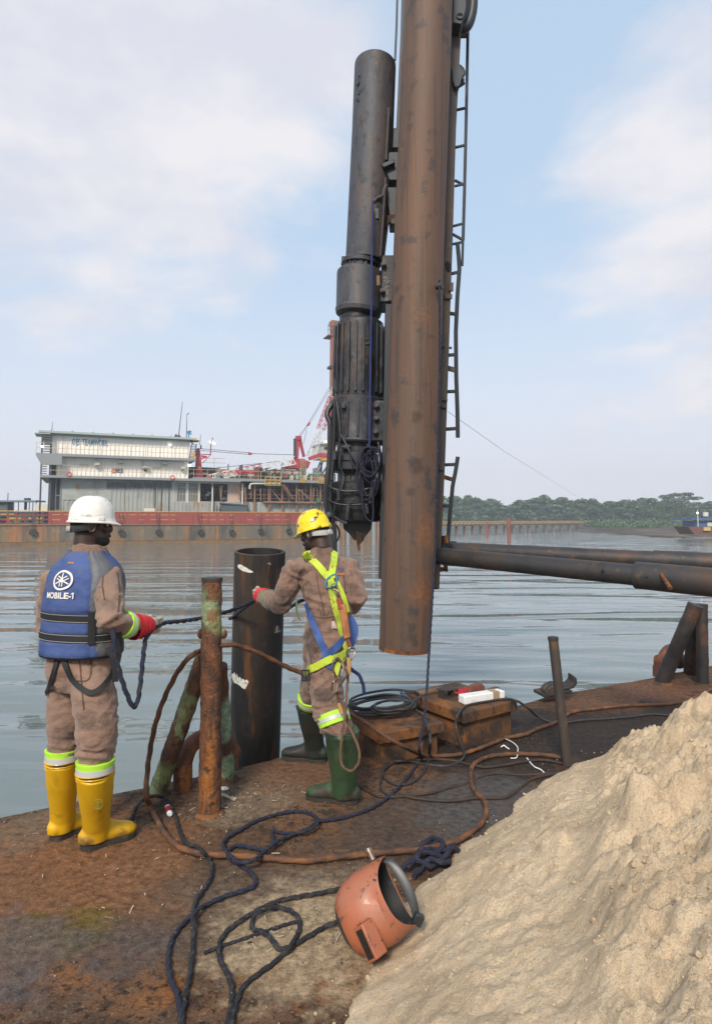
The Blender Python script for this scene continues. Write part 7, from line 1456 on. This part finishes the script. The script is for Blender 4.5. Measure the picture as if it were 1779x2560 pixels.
mb = MB(); mb.tube(spline([P(871,1648,3.78), P(871,1665,3.77), P(869,1700,3.74), P(866,1740,3.70), P(863,1790,3.66), P(857,1820,3.64), P(852,1860,3.62), P(851,1895,3.61), P(857,1918,3.60), P(876,1928,3.59), P(890,1918,3.60), P(898,1898,3.61), P(896,1872,3.62), P(886,1846,3.64), P(872,1815,3.68), P(866,1790,3.70), P(858,1770,3.72), P(848,1755,3.72), P(842,1730,3.71)], .006), .0078, 8, twist=(3,.15,.05)); mb.tube(spline([P(838,1652,3.71), P(850,1652,3.71), P(866,1682,3.71), P(856,1704,3.71), P(844,1718,3.71)], .006), .0075, 8); mb.build('lanyard_rope', M['lanyard'], ln, angle=80)
tan_ = mat('tan splice',(.40,.22,.08),.7)
for pp_, rr_2 in (((P(871,1645,3.77), P(872,1665,3.76), P(872,1686,3.755)), [.012,.0135,.010]), ((P(846,1758,3.715), P(852,1775,3.71), P(855,1786,3.70)), [.010,.0125,.009])): mb = MB(); mb.tube(pp_, rr_2, 10); mb.build('splice_sleeve', tan_, ln)
# lettering and torn patch on the back of the coverall
def projtext(txt, px0, px1, py0, py1, name, m, off=.005):
    t2, tf = textmesh(txt, 1, 1, .03); mb = MB(); vs = []
    for x, y in t2:
        r = ray(px0 + (x+.5)*(px1-px0), py1 - y*(py1-py0)).normalized(); h_ = bv2.ray_cast(CAMP, r, 9); vs.append((h_[0] if h_[0] is not None else CAMP + r*4.0) - r*off)
    mb.add(vs, tf); return mb.build(name, m, cov2, smooth=False)
projtext('OTEX', 834.5, 861, 1419, 1430, 'back_lettering', mat('faded violet print',(.10,.075,.17),.8))
def patch(pts, name, m, off=.005, n=5):
    mb = MB(); (a,b,c,d) = pts; vs = []
    for i in range(n):
        for j in range(n):
            u_, v_ = i/(n-1), j/(n-1); x = (a[0]*(1-u_)+b[0]*u_)*(1-v_) + (d[0]*(1-u_)+c[0]*u_)*v_; y = (a[1]*(1-u_)+b[1]*u_)*(1-v_) + (d[1]*(1-u_)+c[1]*u_)*v_
            r = ray(x,y).normalized(); h_ = bv2.ray_cast(CAMP, r, 9); vs.append((h_[0] if h_[0] is not None else CAMP + r*4.0) - r*off)
    mb.add(vs, [(i*n+j, (i+1)*n+j, (i+1)*n+j+1, i*n+j+1) for i in range(n-1) for j in range(n-1)]); return mb.build(name, m, cov2)
patch([(840,1433.5),(861,1433.5),(861,1438.5),(841,1438.5)], 'orange_print', mat('orange print',(.42,.16,.05),.8)); patch([(829,1553),(836,1553),(843,1572),(828,1571)], 'torn_pocket_flap', mat('pale torn lining',(.50,.40,.36),.9), .009)
ribbon('green_tie', [(742,1505),(740,1520),(744,1540),(750,1552)], .012, mat('dull green tape',(.08,.14,.05),.8), har, None, .004, 3.98)
for pth in ([(790,1432),(796,1470),(806,1510),(812,1540)], [(858,1440),(862,1470),(860,1500)], [(772,1535),(800,1545),(830,1542),(862,1535)], [(752,1440),(758,1470),(760,1500)], [(770,1610),(775,1640),(782,1670)]): ribbon('seam', pth, .005, seam, cov2, bv2, .003, 3.9, .003)
add_spots(M['cloth2'], [(tuple(P(772,1600,3.88)), .09, (.055,.038,.032), .8, .9, 11.0), (tuple(P(700,1512,3.95)), .08, (.05,.036,.030), .75, .9, 12.0), (tuple(P(735,1445,3.95)), .05, (.07,.048,.04), .7, .9, 14.0), (tuple(P(800,1740,3.8)), .06, (.06,.042,.035), .7, .9, 12.0), (tuple(P(890,1480,3.9)), .06, (.07,.048,.04), .6, .9, 12.0)])
add_spots(M['byellow'], [(tuple(G(207,2120,.03)), .05, (.13,.075,.03), .8, .8, 20.0), (tuple(G(300,2100,.02)), .05, (.16,.09,.03), .7, .8, 20.0), (tuple(G(140,2100,.05)), .06, (.16,.09,.03), .7, .8, 18.0), (tuple(P(165,2020,3.2)), .05, (.30,.17,.02), .6, .7, 14.0)])
add_spots(M['bgreen'], [(tuple(G(800,2000,.03)), .09, (.035,.024,.018), .85, .8, 14.0), (tuple(G(880,2008,.03)), .07, (.035,.024,.018), .8, .8, 16.0)])
# hand-held rope: from the first worker's fist to the second, round the black pile, plus the slack hanging down
rope('hauling_rope', 'navy rope stretched between the two workers and passed round the black standing pile',
  [P(278,1560,3.05), P(285,1600,3.02), P(292,1650,3.02), P(306,1705,3.03), P(322,1748,3.05), P(334,1768,3.07), P(344,1752,3.09), P(352,1700,3.13), P(358,1640,3.18), P(365,1597,3.25), P(380,1575,3.30), P(400,1562,3.38), P(415,1557,3.42), P(470,1551,3.62), P(540,1538,3.9), P(590,1522,4.12), P(632,1503,4.30), P(645,1497,4.33), P(630,1506,4.42), P(600,1528,4.62), P(579,1545,4.84), P(574,1546,5.0), P(582,1545,5.14), P(642,1540,5.26), P(700,1534,5.12), P(709,1530,4.92), P(712,1527,4.78), P(735,1512,4.42), P(752,1502,4.22), P(770,1498,4.16)], .0105, 'rope')
rope('rope_tail', 'short blue rope tail with a frayed tip sticking out behind the second worker', [P(862,1655,4.12), P(878,1674,4.10), P(893,1684,4.10), P(903,1700,4.10), P(908,1718,4.10), P(911,1735,4.10)], .0105, 'ropeblue')
# ---------------------------------------------------------------- the air
mb = MB(); mb.box((-20,180,16.4), (620,560,36.8)); hz_ = mb.build('haze', bpy.data.materials.new('river haze'), smooth=False)
hm = hz_.data.materials[0]; hm.use_nodes = True; nt = hm.node_tree; nt.nodes.clear(); o = nt.nodes.new('ShaderNodeOutputMaterial'); v = nt.nodes.new('ShaderNodeVolumePrincipled')
v.inputs['Color'].default_value = (.84,.88,.93,1); v.inputs['Density'].default_value = .0011; v.inputs['Anisotropy'].default_value = .2; nt.links.new(v.outputs[0], o.inputs['Volume']); tag(hz_, kind='stuff')
